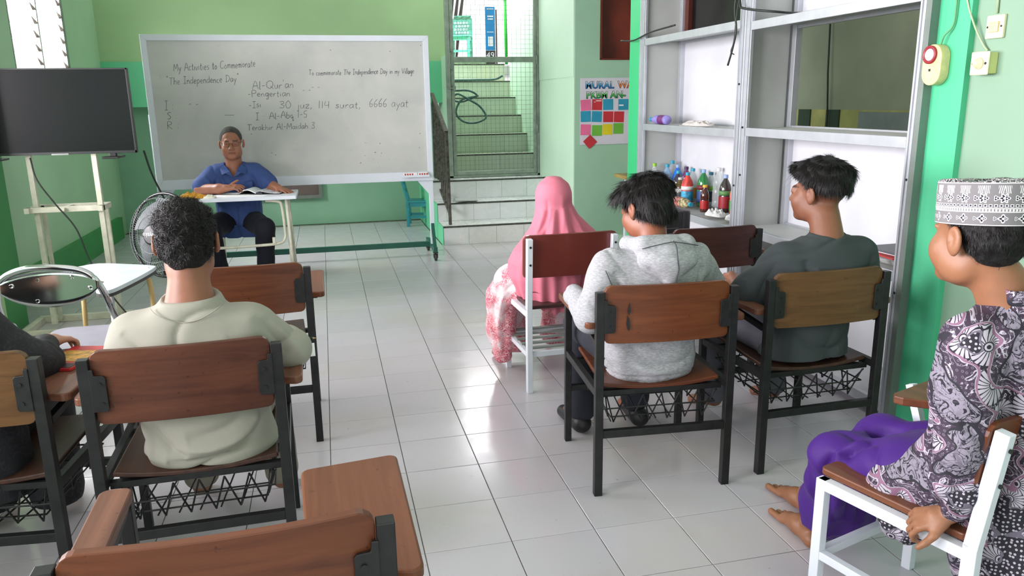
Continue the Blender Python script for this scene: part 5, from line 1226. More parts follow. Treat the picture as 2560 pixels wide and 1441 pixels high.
# ---- boy in the grey hoodie ---------------------------------------------------
def hoodie_boy():
    root = person('black-haired boy in heather grey hoodie seen from behind')
    M = rotm(.40, .28); hd = Head((1.205, 2.81, 1.058), M, 1.03); sk = skin_mat('skin_brown', (146, 88, 62))
    F = Field((.80, 2.5, 0), (1.64, 3.45, 1.25), .0065)
    hd.build(F, (1.205, 2.715, .88), .052)
    F.loft([(.45, 1.185, 2.72, .13, .09), (.6, 1.185, 2.7, .13, .08), (.8, 1.19, 2.7, .15, .075), (.88, 1.2, 2.72, .11, .06)], .03)
    limb(F, [(1.01, 2.71, .86), (.93, 2.66, .675), (.93, 2.88, .715)], (.045, .036, .027)); hand(F, (.93, 2.90, .715), (.5, .8, -.1), (0, 0, 1), 1, .95)
    limb(F, [(1.38, 2.73, .86), (1.49, 2.80, .73), (1.42, 3.0, .715)], (.045, .036, .027)); hand(F, (1.42, 3.0, .715), (-.5, .8, -.05), (0, 0, 1), -1, .95)
    legs(F, [(1.09, 2.75, .50), (1.28, 2.75, .50)], [(1.06, 3.18, .50), (1.34, 3.18, .50)], [(1.05, 3.12, .1), (1.32, 3.15, .10)], [(1.02, 3.30, .03), (1.33, 3.33, .03)], (.06, .045, .03))
    finish_body('body', F, sk, root, hd, stub=lambda x, y, z: np.clip((z+.07-.9*np.clip(y+.03, 0, 1))/.02, 0, 1)*(y < .03)*.85)
    F = Field((.80, 2.5, .36), (1.64, 3.06, 1.03), .006)
    F.loft([(.405, 1.185, 2.705, .160, .115), (.43, 1.185, 2.705, .178, .130), (.50, 1.185, 2.70, .188, .135), (.60, 1.185, 2.695, .185, .128), (.72, 1.19, 2.69, .19, .12), (.82, 1.195, 2.70, .20, .115), (.89, 1.20, 2.71, .165, .095), (.94, 1.205, 2.72, .09, .075)], .03, 2.4)
    limb(F, [(1.015, 2.705, .868), (.93, 2.645, .69), (.925, 2.65, .68)], (.066, .061, .06), .05); limb(F, [(.927, 2.655, .685), (.93, 2.87, .712)], (.060, .045), .02)
    limb(F, [(1.375, 2.72, .868), (1.49, 2.80, .73)], (.068, .060), .05); limb(F, [(1.49, 2.80, .73), (1.43, 2.98, .715)], (.060, .045), .02)
    V, Q = mesh_of(F, 1); N = normals(V, Q)
    V = creases(V, N, [([(1.0, 2.6, .86), (1.03, 2.58, .78), (1.03, 2.57, .70), (1.02, 2.57, .62)], .011, -.012), ([(1.03, 2.6, .84), (1.055, 2.57, .76), (1.055, 2.57, .66)], .010, .008), ([(1.38, 2.62, .86), (1.36, 2.59, .78), (1.365, 2.58, .70)], .010, -.010),
        ([(1.04, 2.57, .55), (1.14, 2.565, .50), (1.26, 2.565, .49), (1.34, 2.6, .53)], .016, -.009), ([(1.05, 2.57, .50), (1.17, 2.56, .465), (1.30, 2.57, .48)], .013, .007), ([(1.08, 2.57, .60), (1.2, 2.56, .56), (1.32, 2.59, .58)], .016, -.006),
        ([(.97, 2.62, .80), (.95, 2.6, .74), (.96, 2.6, .69)], .012, -.006), ([(.90, 2.61, .75), (.95, 2.6, .70), (.99, 2.62, .68)], .010, -.006), ([(1.45, 2.72, .82), (1.47, 2.72, .76), (1.44, 2.72, .72)], .010, -.006)])
    V = V+N*(.003*wob(V, 26, 5)-.005*rid(V, 15, 6, (.7, .7, 1.8))*(V[:, 2] < .62)-.004*rid(V, 14, 7, (1.2, 1, .9)))[:, None]
    # knitted hem ribs
    hem = V[:, 2] < .452; V[hem] += N[hem]*(.0012*np.sin(np.arctan2(V[hem, 1]-2.70, V[hem, 0]-1.185)*150))[:, None]-N[hem]*.004
    hm = cloth_mat('heather_grey_fleece', (156, 157, 161), .9, 420, (186, 187, 191), var=.05, bump=.25); bd = np_mesh('hoodie', V, Q, hm, root)
    # hood hanging on the back
    F = Field((1.02, 2.52, .74), (1.42, 2.90, 1.03), .0055)
    F.ell((1.215, 2.612, .888), (.122, .056, .066), np.array(Euler((-.25, 0, 0)).to_matrix()), .03)
    F.cap((1.215, 2.60, .872), (1.208, 2.568, .795), .060, .012, .05)
    F.cap((1.13, 2.645, .94), (1.30, 2.65, .94), .038, .038, .03)
    F.chain([(1.125, 2.67, .94), (1.10, 2.73, .935), (1.12, 2.80, .91)], (.032, .028, .022), .02); F.chain([(1.30, 2.67, .935), (1.33, 2.74, .925), (1.31, 2.81, .90)], (.034, .03, .024), .02)
    F.ell((1.205, 2.765, .975), (.070, .075, .05), None, .02, 'sub')
    HV, Q = mesh_of(F, 1); N = normals(HV, Q)
    HV = creases(HV, N, [([(1.10, 2.63, .93), (1.14, 2.59, .87), (1.19, 2.57, .82)], .010, -.006), ([(1.33, 2.64, .93), (1.29, 2.60, .87), (1.24, 2.57, .82)], .012, -.005), ([(1.16, 2.6, .91), (1.22, 2.59, .895), (1.28, 2.6, .905)], .012, -.005), ([(1.26, 2.64, .95), (1.29, 2.63, .93), (1.30, 2.62, .90)], .008, -.006)])
    HV = HV+N*(.002*wob(HV, 45, 8))[:, None]; hood = np_mesh('hood', HV, Q, hm, root)
    st = mat('dark_stitching', (70, 74, 76), .8)
    cen = [(1.222+.003*math.sin(k), z) for k, z in enumerate(np.linspace(.965, .80, 14))]
    build('seam', MB().tube([(x, ymin_at(HV, x, z)-.0015, z) for x, z in cen], .0022, 5), st, hood, smooth=True)
    xs = np.linspace(1.105, 1.335, 16); build('seam', MB().tube([(x, ymin_at(HV, x, .962-.5*abs(x-1.215)**1.4)-.001, .962-.5*abs(x-1.215)**1.4) for x in xs], .0020, 5), st, hood, smooth=True)
    build('seam', MB().tube(catmull([(.975, ymin_at(V, .975, .86)-.001, .86), (.985, ymin_at(V, .985, .83)-.001, .83), (1.0, ymin_at(V, 1.0, .79)-.001, .79), (1.005, ymin_at(V, 1.005, .76)-.001, .76)], 4), .002, 5), st, bd, smooth=True)
    # trousers: washed denim left, dark cloth right
    F = Field((.95, 2.58, .06), (1.46, 3.3, .62), .008)
    legs(F, [(1.09, 2.75, .495), (1.29, 2.75, .495)], [(1.06, 3.18, .495), (1.34, 3.18, .495)], [(1.05, 3.12, .12), (1.32, 3.15, .12)], [(1.05, 3.12, .115), (1.32, 3.15, .115)], (.088, .070, .064), .052)
    F.ell((1.20, 2.74, .49), (.175, .125, .075), None, .04)
    V, Q = mesh_of(F); N = normals(V, Q); V += N*(.0035*wob(V, 34, 9))[:, None]; np_mesh('trousers', V, Q, cloth_mat('charcoal_denim', (50, 52, 62), var=.15), root)
    shoe = mat('black_shoe', (28, 28, 30), .5)
    for x, xx in ((1.045, 1.02), (1.325, 1.335)):
        F = Field((x-.08, 3.02, 0), (x+.08, 3.40, .14), .006); F.cap((x, 3.10, .05), (xx, 3.30, .032), .045, .030, .02); F.plane((0, 0, .004), (0, 0, -1)); V, Q = mesh_of(F); np_mesh('shoe', V, Q, shoe, root)
    o, V, Q, N = scalp(hd, 'hair', root, (1.04, 2.62, .90), (1.38, 3.0, 1.27), [((0, -.02, .048), (.084, .106, .086)), ((0, -.058, -.01), (.076, .056, .085)), ((0, .055, .07), (.072, .058, .045)), ((-.02, .09, .05), (.055, .035, .035)), ((0, -.035, -.01), (.082, .05, .05))],
        [((0, 0, -.025), (0, .62, -1)), ((0, .012, -.02), (0, .95, -1.0))], bump=.005, freq=60, seed=6)
    cen_ = np.array(hd.w((0, -.03, .13)))
    def flow(P, n):
        d = P-cen_; d[:, 2] *= 1.2; L = hd.loc(P); d = d/np.linalg.norm(d, axis=1, keepdims=True); d[:, 2] -= .6; return d
    strands('hair_strands', V, Q, N, o, 14000, .045, flow, lift=.05, seed=6, wd=.0010, seg=4, jit=.14, zlow=lambda P: (lambda L: L[:, 2]+.025-.62*np.minimum(L[:, 1], 0)*1.0)(hd.loc(P)))
    strands('fly_away_hair', V, Q, N, o, 160, .065, flow, lift=.35, seed=7, wd=.0005, seg=5, jit=.6)
    rebase(root, (1.19, 2.8, 0))
hoodie_boy()

# ---- boy in the dark grey t-shirt ------------------------------------------------
def grey_boy():
    root = person('slim boy in dark grey t-shirt with undercut hair, sitting near shelving')
    M = rotm(.50, .02, -.03); hd = Head((1.945, 2.78, 1.095), M, 1.04); sk = skin_mat('skin_dusky', (140, 90, 66))
    F = Field((1.42, 2.5, 0), (2.36, 3.4, 1.27), .006)
    hd.build(F, (1.95, 2.70, .92), .051)
    F.cap((1.948, 2.735, 1.0), (1.945, 2.70, .90), .050, .062, .03)
    F.loft([(.45, 1.87, 2.71, .12, .085), (.6, 1.88, 2.69, .12, .08), (.8, 1.905, 2.69, .14, .07), (.88, 1.92, 2.70, .10, .055)], .03)
    limb(F, [(1.74, 2.71, .85), (1.645, 2.79, .665), (1.70, 3.0, .70)], (.042, .034, .025)); hand(F, (1.70, 3.0, .705), (.4, .8, -.05), (0, 0, 1), 1, .95, curl=(.6, .7, .8, .8))
    limb(F, [(2.10, 2.71, .85), (2.17, 2.74, .67), (2.06, 2.95, .70)], (.042, .034, .025)); hand(F, (2.06, 2.95, .70), (-.3, .8, -.05), (0, 0, 1), -1, .95, curl=(.6, .7, .8, .8))
    legs(F, [(1.78, 2.75, .50), (1.97, 2.75, .50)], [(1.72, 3.18, .50), (2.02, 3.18, .50)], [(1.70, 3.10, .1), (2.02, 3.12, .10)], [(1.68, 3.28, .03), (2.03, 3.30, .03)], (.058, .044, .03))
    finish_body('body', F, sk, root, hd, stub=lambda x, y, z: np.clip((z+.055-1.15*np.clip(y+.035, 0, 1))/.05, 0, 1)*np.clip((.028-y)/.02, 0, 1)*.62)
    F = Field((1.42, 2.5, .40), (2.38, 3.0, 1.0), .006)
    F.loft([(.44, 1.87, 2.70, .185, .13), (.50, 1.87, 2.695, .185, .13), (.60, 1.885, 2.69, .172, .12), (.72, 1.90, 2.685, .19, .116), (.82, 1.92, 2.69, .212, .108), (.88, 1.935, 2.70, .185, .088), (.925, 1.945, 2.705, .095, .068)], .03, 2.4)
    limb(F, [(1.755, 2.705, .85), (1.655, 2.755, .71)], (.062, .075), .05); F.cap((1.655, 2.755, .71), (1.63, 2.78, .655), .075, .078, .03)
    limb(F, [(2.105, 2.71, .855), (2.165, 2.725, .72)], (.064, .068), .05); F.cap((2.165, 2.725, .72), (2.175, 2.735, .68), .068, .068, .03)
    F.plane((1.64, 2.78, .625), (-.25, .1, -1)) if False else None
    F.ell((1.625, 2.785, .60), (.085, .09, .045), np.array(Euler((0, .3, 0)).to_matrix()), .012, 'sub')
    F.put((1.86, 2.62, .90), (2.03, 2.79, .96), lambda X, Y, Z: np.sqrt((np.sqrt((X-1.945)**2+(Y-2.703)**2)-.066)**2+((Z-.928-.15*(Y-2.703))*.8)**2)-.011, .014)
    F.ell((1.945, 2.705, .965), (.055, .05, .034), None, .008, 'sub')
    V, Q = mesh_of(F, 1); N = normals(V, Q)
    V = creases(V, N, [([(1.79, 2.6, .86), (1.80, 2.58, .79), (1.79, 2.575, .73)], .012, -.010), ([(1.83, 2.6, .82), (1.85, 2.575, .77), (1.845, 2.57, .70)], .010, .009), ([(1.86, 2.58, .80), (1.875, 2.57, .75), (1.87, 2.57, .70)], .009, -.007), ([(1.70, 2.66, .84), (1.665, 2.68, .76), (1.64, 2.70, .68)], .012, -.007), ([(1.60, 2.72, .78), (1.61, 2.70, .72), (1.60, 2.71, .66)], .011, .006),
        ([(2.12, 2.62, .86), (2.10, 2.60, .80), (2.03, 2.58, .75)], .013, -.007), ([(1.95, 2.575, .74), (2.03, 2.58, .735), (2.1, 2.6, .74)], .010, .005), ([(1.75, 2.59, .56), (1.84, 2.575, .50), (1.96, 2.58, .49)], .014, -.008), ([(2.02, 2.6, .6), (1.98, 2.58, .52), (1.9, 2.57, .47)], .014, -.007)])
    V = V+N*(.003*wob(V, 24, 12)-.005*rid(V, 13, 13, (.8, .8, 1.3)))[:, None]
    np_mesh('t_shirt', V, Q, cloth_mat('charcoal_jersey', (66, 72, 74), .88), root)
    F = Field((1.60, 2.58, .08), (2.14, 3.3, .62), .008)
    legs(F, [(1.78, 2.75, .495), (1.97, 2.75, .495)], [(1.72, 3.18, .495), (2.02, 3.18, .495)], [(1.70, 3.10, .14), (2.02, 3.12, .14)], [(1.70, 3.10, .135), (2.02, 3.12, .135)], (.088, .072, .06), .05)
    F.ell((1.87, 2.74, .49), (.165, .12, .075), None, .04); V, Q = mesh_of(F); N = normals(V, Q); V += N*(.0035*wob(V, 34, 14))[:, None]
    np_mesh('trousers', V, Q, cloth_mat('slate_cloth', (104, 104, 114), var=.15), root)
    o, V, Q, N = scalp(hd, 'hair', root, (1.78, 2.60, .98), (2.13, 3.0, 1.29), [((0, -.022, .060), (.090, .110, .078)), ((0, -.070, .025), (.080, .060, .065)), ((0, .06, .078), (.072, .060, .040)), ((0, -.056, -.028), (.058, .048, .07))],
        [((0, 0, -.002), (0, .92, -1)), ((0, .05, .045), (0, .3, -1))], bump=.004, freq=55, seed=10)
    c_ = np.array(hd.w((0, -.05, .135)))
    def flow(P, n):
        d = P-c_; d = d/np.linalg.norm(d, axis=1, keepdims=True); d[:, 2] -= .55; return d
    strands('hair_strands', V, Q, N, o, 14000, .036, flow, lift=.035, seed=10, wd=.0010, seg=4, jit=.10, zlow=lambda P: (lambda L: L[:, 2]+.002-.92*L[:, 1])(hd.loc(P)))
    strands('fly_away_hair', V, Q, N, o, 140, .055, flow, lift=.28, seed=12, wd=.0005, seg=5, jit=.5)
    rebase(root, (1.9, 2.8, 0))
grey_boy()

# ---- girl in the pink headscarf --------------------------------------------------
def girl():
    root = person('girl in long pink headscarf and pink floral dress seen from behind')
    hd = Head((1.165, 3.955, .965), rotm(.30, .12), .93); sk = skin_mat('skin_light', (190, 134, 104))
    F = Field((.72, 3.6, 0), (1.62, 4.6, 1.1), .009)
    hd.build(F, (1.18, 3.90, .80), .048)
    F.loft([(.46, 1.17, 3.90, .12, .09), (.6, 1.18, 3.9, .11, .08), (.72, 1.19, 3.9, .13, .07), (.79, 1.19, 3.91, .09, .055)], .03)
    limb(F, [(1.05, 3.91, .73), (.99, 3.95, .60), (1.10, 4.12, .60)], (.038, .032, .024)); hand(F, (1.10, 4.12, .60), (.6, .6, 0), (0, 0, 1), 1, .85)
    limb(F, [(1.33, 3.91, .73), (1.40, 3.95, .60), (1.46, 4.10, .64)], (.038, .032, .024)); hand(F, (1.46, 4.10, .64), (.3, .8, 0), (0, 0, 1), -1, .85)
    legs(F, [(1.09, 3.93, .50), (1.25, 3.93, .50)], [(.97, 4.18, .49), (1.28, 4.28, .49)], [(.93, 4.15, .08), (1.27, 4.26, .08)], [(.90, 4.28, .025), (1.26, 4.40, .025)], (.055, .042, .03), .028)
    finish_body('body', F, sk, root, hd)
    F = Field((.80, 3.62, .38), (1.58, 4.2, 1.13), .007)
    F.loft([(.405, 1.165, 3.90, .185, .185), (.47, 1.16, 3.905, .215, .19), (.56, 1.165, 3.91, .255, .195), (.64, 1.185, 3.915, .275, .19), (.70, 1.20, 3.92, .262, .175), (.76, 1.205, 3.925, .215, .155), (.82, 1.195, 3.93, .158, .13), (.88, 1.178, 3.94, .115, .118), (.94, 1.167, 3.95, .095, .108), (1.0, 1.165, 3.95, .089, .102), (1.045, 1.165, 3.95, .070, .082), (1.07, 1.165, 3.95, .035, .045)], .03, 2.1)
    F.ell((1.165, 3.95, .985), (.090, .104, .092), None, .03)
    V, Q = mesh_of(F, 2); N = normals(V, Q)
    cr = []
    for a, s, w_, d in ((-.9, 1, .012, .010), (-.62, -1, .012, .009), (-.35, 1, .014, .010), (-.12, -1, .012, .010), (.12, 1, .015, .008), (.38, -1, .013, .010), (.62, 1, .013, .010), (.86, -1, .012, .009)):
        def pt(z, r, a_=a):
            return (1.175+math.sin(a_)*r, 3.92-math.cos(a_)*r*.75, z)
        cr.append(([pt(.92, .10), pt(.80, .17), pt(.66, .25, a*1.1), pt(.42, .20, a*1.15)], w_, d*s))
    cr += [([(1.10, 3.86, .97), (1.09, 3.85, .90), (1.05, 3.84, .82), (.98, 3.84, .74)], .009, -.006), ([(1.12, 3.85, .93), (1.11, 3.84, .87), (1.06, 3.82, .78)], .008, .006), ([(1.22, 3.85, .97), (1.235, 3.84, .88), (1.28, 3.82, .80), (1.36, 3.82, .74)], .011, -.006), ([(1.18, 3.85, 1.0), (1.18, 3.83, .90), (1.16, 3.79, .80), (1.12, 3.76, .70)], .013, .006), ([(1.27, 3.74, .62), (1.27, 3.72, .52), (1.275, 3.72, .42)], .009, -.016), ([(1.30, 3.74, .62), (1.31, 3.73, .52), (1.32, 3.74, .42)], .010, .010)]
    V = creases(V, N, cr); k = np.clip((.7-V[:, 2])/.3, 0, 1); th = np.arctan2(V[:, 1]-3.92, V[:, 0]-1.17)
    V = V+N*(k*(.009*np.sin(th*13+2*np.sin(th*3))+.005*np.sin(th*23+1))+.0015*wob(V, 30, 21))[:, None]; V[:, 2] += k**2*.018*np.sin(th*5+1)*(V[:, 2] < .5)
    pm = cloth_mat('rose_pink_crepe', (208, 118, 136), .7, 700, var=.03, bump=.08); np_mesh('headscarf', V, Q, pm, root)
    # floral dress
    F = Field((.74, 3.68, .0), (1.52, 4.5, .66), .007)
    F.ell((1.17, 3.95, .50), (.19, .17, .07), None, .04)
    F.chain([(1.06, 3.92, .51), (.955, 4.02, .50), (.905, 4.05, .42), (.885, 4.03, .25), (.885, 4.0, .10)], (.09, .10, .085, .075, .052), .05)
    F.chain([(1.25, 3.95, .50), (1.30, 4.28, .49), (1.28, 4.28, .12)], (.09, .08, .10), .04); F.chain([(1.05, 4.05, .48), (1.02, 4.22, .46), (1.0, 4.2, .12)], (.09, .09, .09), .05)
    F.plane((0, 0, .055), (0, 0, -1))
    V, Q = mesh_of(F, 1); N = normals(V, Q)
    V = creases(V, N, [([(1.0, 3.90, .55), (.93, 3.95, .50), (.88, 3.95, .42)], .011, -.008), ([(.95, 3.93, .42), (.90, 3.94, .33), (.88, 3.94, .2), (.88, 3.94, .1)], .010, -.010), ([(.86, 3.95, .50), (.83, 3.98, .4), (.83, 3.97, .25)], .010, -.008), ([(.92, 3.93, .5), (.87, 3.94, .42), (.855, 3.95, .3), (.86, 3.95, .15)], .009, .009), ([(1.02, 3.88, .48), (.96, 3.92, .44), (.92, 3.94, .38)], .010, .009)])
    V = V+N*(.004*wob(V, 40, 22)+.002*wob(V, 90, 23))[:, None]
    fm = bpy.data.materials.new('pink_floral_cotton'); t = NT(fm); co = t.coord((1, 1, 1))
    w1 = t.noise(co, 26, 3, .6, 1.2); ln = t.math('ABSOLUTE', t.math('SUBTRACT', t.math('FRACT', t.math('MULTIPLY', w1, 9)), .5))
    n = t.noise(co, 9, 2)
    c = t.ramp(n, [(.42, C4((240, 222, 224))), (.50, C4((232, 130, 140))), (.62, C4((206, 66, 92)))])
    c = t.mix(t.ramp(ln, [(.08, (1, 1, 1)), (.2, (0, 0, 0))]), c, C4((246, 232, 232)))
    c = t.mix(t.ramp(t.math('ABSOLUTE', t.math('SUBTRACT', t.math('FRACT', t.math('MULTIPLY', w1, 14)), .5)), [(.04, (.6, .6, .6)), (.09, (0, 0, 0))]), c, C4((150, 90, 120)))
    t.link(c, t.p.inputs['Base Color']); t.p.inputs['Roughness'].default_value = .75
    np_mesh('dress', V, Q, fm, root); rebase(root, (1.15, 4.0, 0))
girl()

# ---- teacher ------------------------------------------------------------------------
def teacher():
    root = person('man with glasses in blue short-sleeved shirt sitting behind the white desk')
    hd = Head((-.757, 6.93, 1.163), rotm(PI+.06, .03, .03), 1.12); sk = skin_mat('skin_weathered', (168, 112, 88))
    F = Field((-1.16, 6.42, 0), (-.20, 7.3, 1.34), .0055)
    hd.build(F, (-.757, 6.97, .93), .064, fat=1.02, ear=.98, brow=.010)
    F.loft([(.46, -.76, 7.08, .15, .11), (.6, -.76, 7.06, .16, .12), (.8, -.76, 7.03, .17, .10), (.92, -.76, 7.0, .14, .07)], .03)
    limb(F, [(-.93, 7.0, .90), (-1.03, 6.90, .785), (-.87, 6.78, .80), (-.815, 6.75, .805)], (.055, .052, .040, .032))
    hand(F, (-.815, 6.75, .805), (.9, -.2, .12), (-.25, -.35, .95), -1, 1.05, curl=(.35, .5, .6, .7), thumb=-.5, spread=.2)
    limb(F, [(-.585, 7.0, .90), (-.47, 6.90, .80), (-.41, 6.80, .785)], (.055, .050, .036))
    hand(F, (-.41, 6.80, .785), (.75, -.6, -.18), (.1, -.1, 1), 1, 1.1, curl=(.12, .12, .15, .2), thumb=.2, spread=.5)
    legs(F, [(-.86, 7.02, .50), (-.66, 7.02, .50)], [(-.96, 6.66, .50), (-.53, 6.66, .48)], [(-.92, 6.74, .09), (-.55, 6.72, .09)], [(-.94, 6.58, .03), (-.53, 6.56, .03)], (.075, .06, .04))
    finish_body('body', F, sk, root, hd, stub=lambda x, y, z: np.clip((z-.052-.55*np.clip(y-.02, 0, .1)-.1*np.abs(x)+.045*(y < .02))/.012, 0, 1)*((z > .075) | (y < .035))*.55)
    # eyes
    for q in (-1, 1):
        e = Field(hd.w((q*.031, .082, .001))-np.array([.02]*3), hd.w((q*.031, .082, .001))+np.array([.02]*3), .0018)
        e.ell(hd.w((q*.031, .0855, .0005)), np.array((.0135, .0128, .0058))*hd.s, hd.M, .002); V, Q = mesh_of(e); L = hd.loc(V); c = np.ones((len(V), 3))*.8; c[np.hypot(L[:, 0]-q*.031, L[:, 2]-.0005) < .0062] = (.05, .035, .03)
        m = MC.get('eye') or bpy.data.materials.new('eye')
        if 'eye' not in MC: MC['eye'] = m; t = NT(m); a = t.new('ShaderNodeAttribute'); a.attribute_name = 'tint'; t.link(a.outputs['Color'], t.p.inputs['Base Color']); t.p.inputs['Roughness'].default_value = .25
        np_mesh('eye', V, Q, m, root, cols=c)
    gm = mat('spectacle_bronze', (52, 44, 44), .35, .4); g = MB()
    for q in (-1, 1):
        g.tube([hd.w((q*.034+.0235*math.copysign(abs(math.cos(a))**.7, math.cos(a)), .112-.006*abs(math.cos(a)), -.003+.0155*math.copysign(abs(math.sin(a))**.7, math.sin(a)))) for a in [2*PI*k/20 for k in range(20)]], .0011*hd.s, 5, closed=True)
        g.tube([hd.w(p) for p in ((q*.0575, .106, .008), (q*.074, .075, .008), (q*.084, .0, .004), (q*.087, -.02, -.012))], .0013*hd.s, 5)
    g.tube([hd.w(p) for p in ((-.011, .112, .002), (0, .1145, .005), (.011, .112, .002))], .0012*hd.s, 5); build('glasses', g, gm, root, smooth=True)
    F = Field((-1.18, 6.72, .30), (-.30, 7.30, 1.02), .006)
    F.loft([(.36, -.755, 7.03, .17, .12), (.45, -.755, 7.04, .19, .14), (.58, -.755, 7.04, .19, .15), (.72, -.755, 7.03, .195, .14), (.86, -.757, 7.01, .225, .12), (.93, -.757, 7.0, .205, .10), (.98, -.757, 6.99, .13, .085), (1.0, -.757, 6.99, .09, .07)], .03, 2.3)
    F.chain([(-.92, 7.0, .91), (-1.015, 6.93, .81)], (.082, .086), .05); F.chain([(-.595, 7.0, .91), (-.49, 6.92, .82)], (.082, .082), .05)
    F.ell((-1.05, 6.90, .735), (.07, .09, .035), None, .01, 'sub'); F.ell((-.757, 6.955, 1.01), (.070, .08, .055), np.array(Euler((.5, 0, 0)).to_matrix()), .01, 'sub')
    F.put((-.82, 6.82, .86), (-.69, 6.95, .96), lambda X, Y, Z: np.maximum(np.abs(X+.757)*1.0-.5*(Z-.885), np.maximum(.885-Z, Y-6.96))+0*Y, .006, 'sub')
    V, Q = mesh_of(F, 1); N = normals(V, Q)
    V = creases(V, N, [([(-.86, 6.90, .90), (-.87, 6.88, .80), (-.85, 6.88, .70)], .009, -.007), ([(-.90, 6.93, .88), (-.92, 6.9, .80), (-.91, 6.9, .74)], .010, -.009), ([(-.62, 6.93, .90), (-.60, 6.9, .82), (-.61, 6.9, .74)], .010, -.009), ([(-1.0, 6.9, .90), (-.96, 6.88, .84), (-.94, 6.88, .78)], .010, .008), ([(-.80, 6.89, .86), (-.81, 6.88, .76), (-.79, 6.88, .66)], .008, .005), ([(-.52, 6.9, .86), (-.50, 6.87, .80), (-.52, 6.88, .75)], .009, -.006), ([(-.66, 6.88, .68), (-.74, 6.88, .62), (-.84, 6.89, .60)], .012, -.007), ([(-.6, 6.9, .5), (-.72, 6.9, .46), (-.86, 6.92, .45)], .012, -.007)])
    V = V+N*(.003*wob(V, 30, 31)-.005*rid(V, 16, 32, (1.3, 1, .8)))[:, None]
    bl = cloth_mat('blue_shirting', (64, 86, 142), .75, 600, var=.05); sh_ = np_mesh('shirt', V, Q, bl, root)
    for q in (-1, 1):
        pts = [(-.757+q*.005, 6.862, .885), (-.757+q*.028, 6.868, .935), (-.757+q*.066, 6.90, .985), (-.757+q*.110, 6.925, .955), (-.757+q*.095, 6.885, .905), (-.757+q*.06, 6.862, .918)]
        if q < 0: pts = pts[::-1]
        c_ = MB().add([(a, b-.008, c) for a, b, c in pts]+[(a, b+.004, c) for a, b, c in pts], [tuple(range(6)), tuple(range(11, 5, -1))]+[(i, 6+i, 6+(i+1) % 6, (i+1) % 6) for i in range(6)])
        build('collar', c_, bl, sh_, bevel=.002)
    build('placket', MB().tube([(-.757, ymin_at(V, -.757, z)-.0015, z) for z in np.linspace(.87, .42, 18)], .0035, 4), bl, sh_)
    yy = ymin_at(V, -.655, .81); build('pocket', MB().box(-.70, -.615, yy-.004, yy+.012, .765, .84), bl, sh_, bevel=.003)
    for z in (.84, .78, .60, .54, .48): build('button', MB().lathe([(.0001, -.002), (.005, -.002), (.005, .002)], 8, (-.757, ymin_at(V, -.757, z)-.004, z), Euler((PI/2, 0, 0)).to_matrix()), mat('button_blue', (60, 76, 120), .4), sh_)
    F = Field((-1.08, 6.5, .04), (-.42, 7.25, .62), .008)
    legs(F, [(-.86, 7.02, .495), (-.66, 7.02, .495)], [(-.96, 6.66, .495), (-.53, 6.66, .475)], [(-.92, 6.74, .10), (-.55, 6.72, .10)], [(-.92, 6.74, .095), (-.55, 6.72, .095)], (.098, .082, .070), .055)
    F.ell((-.76, 7.05, .49), (.17, .14, .08), None, .04); F.plane((0, 0, .06), (0, 0, -1)); V, Q = mesh_of(F); N = normals(V, Q); V += N*(.004*wob(V, 30, 33))[:, None]
    np_mesh('trousers', V, Q, cloth_mat('navy_trousers', (24, 26, 36), .8), root)
    o, V, Q, N = scalp(hd, 'hair', root, (-.90, 6.78, 1.10), (-.61, 7.12, 1.34), [((0, -.022, .033), (.080, .098, .087))], [((0, 0, .018), (0, -.1, -1)), ((0, .045, .05), (0, 1, -.35))], h=.004, bump=.0006, freq=120, seed=33)
    gh = mat('greying_hair', (74, 72, 70), .8, var=.25, vs=40, bump=.5, bs=300); o.data.materials.clear(); o.data.materials.append(gh)
    rebase(root, (-.757, 7.0, 0))
teacher()

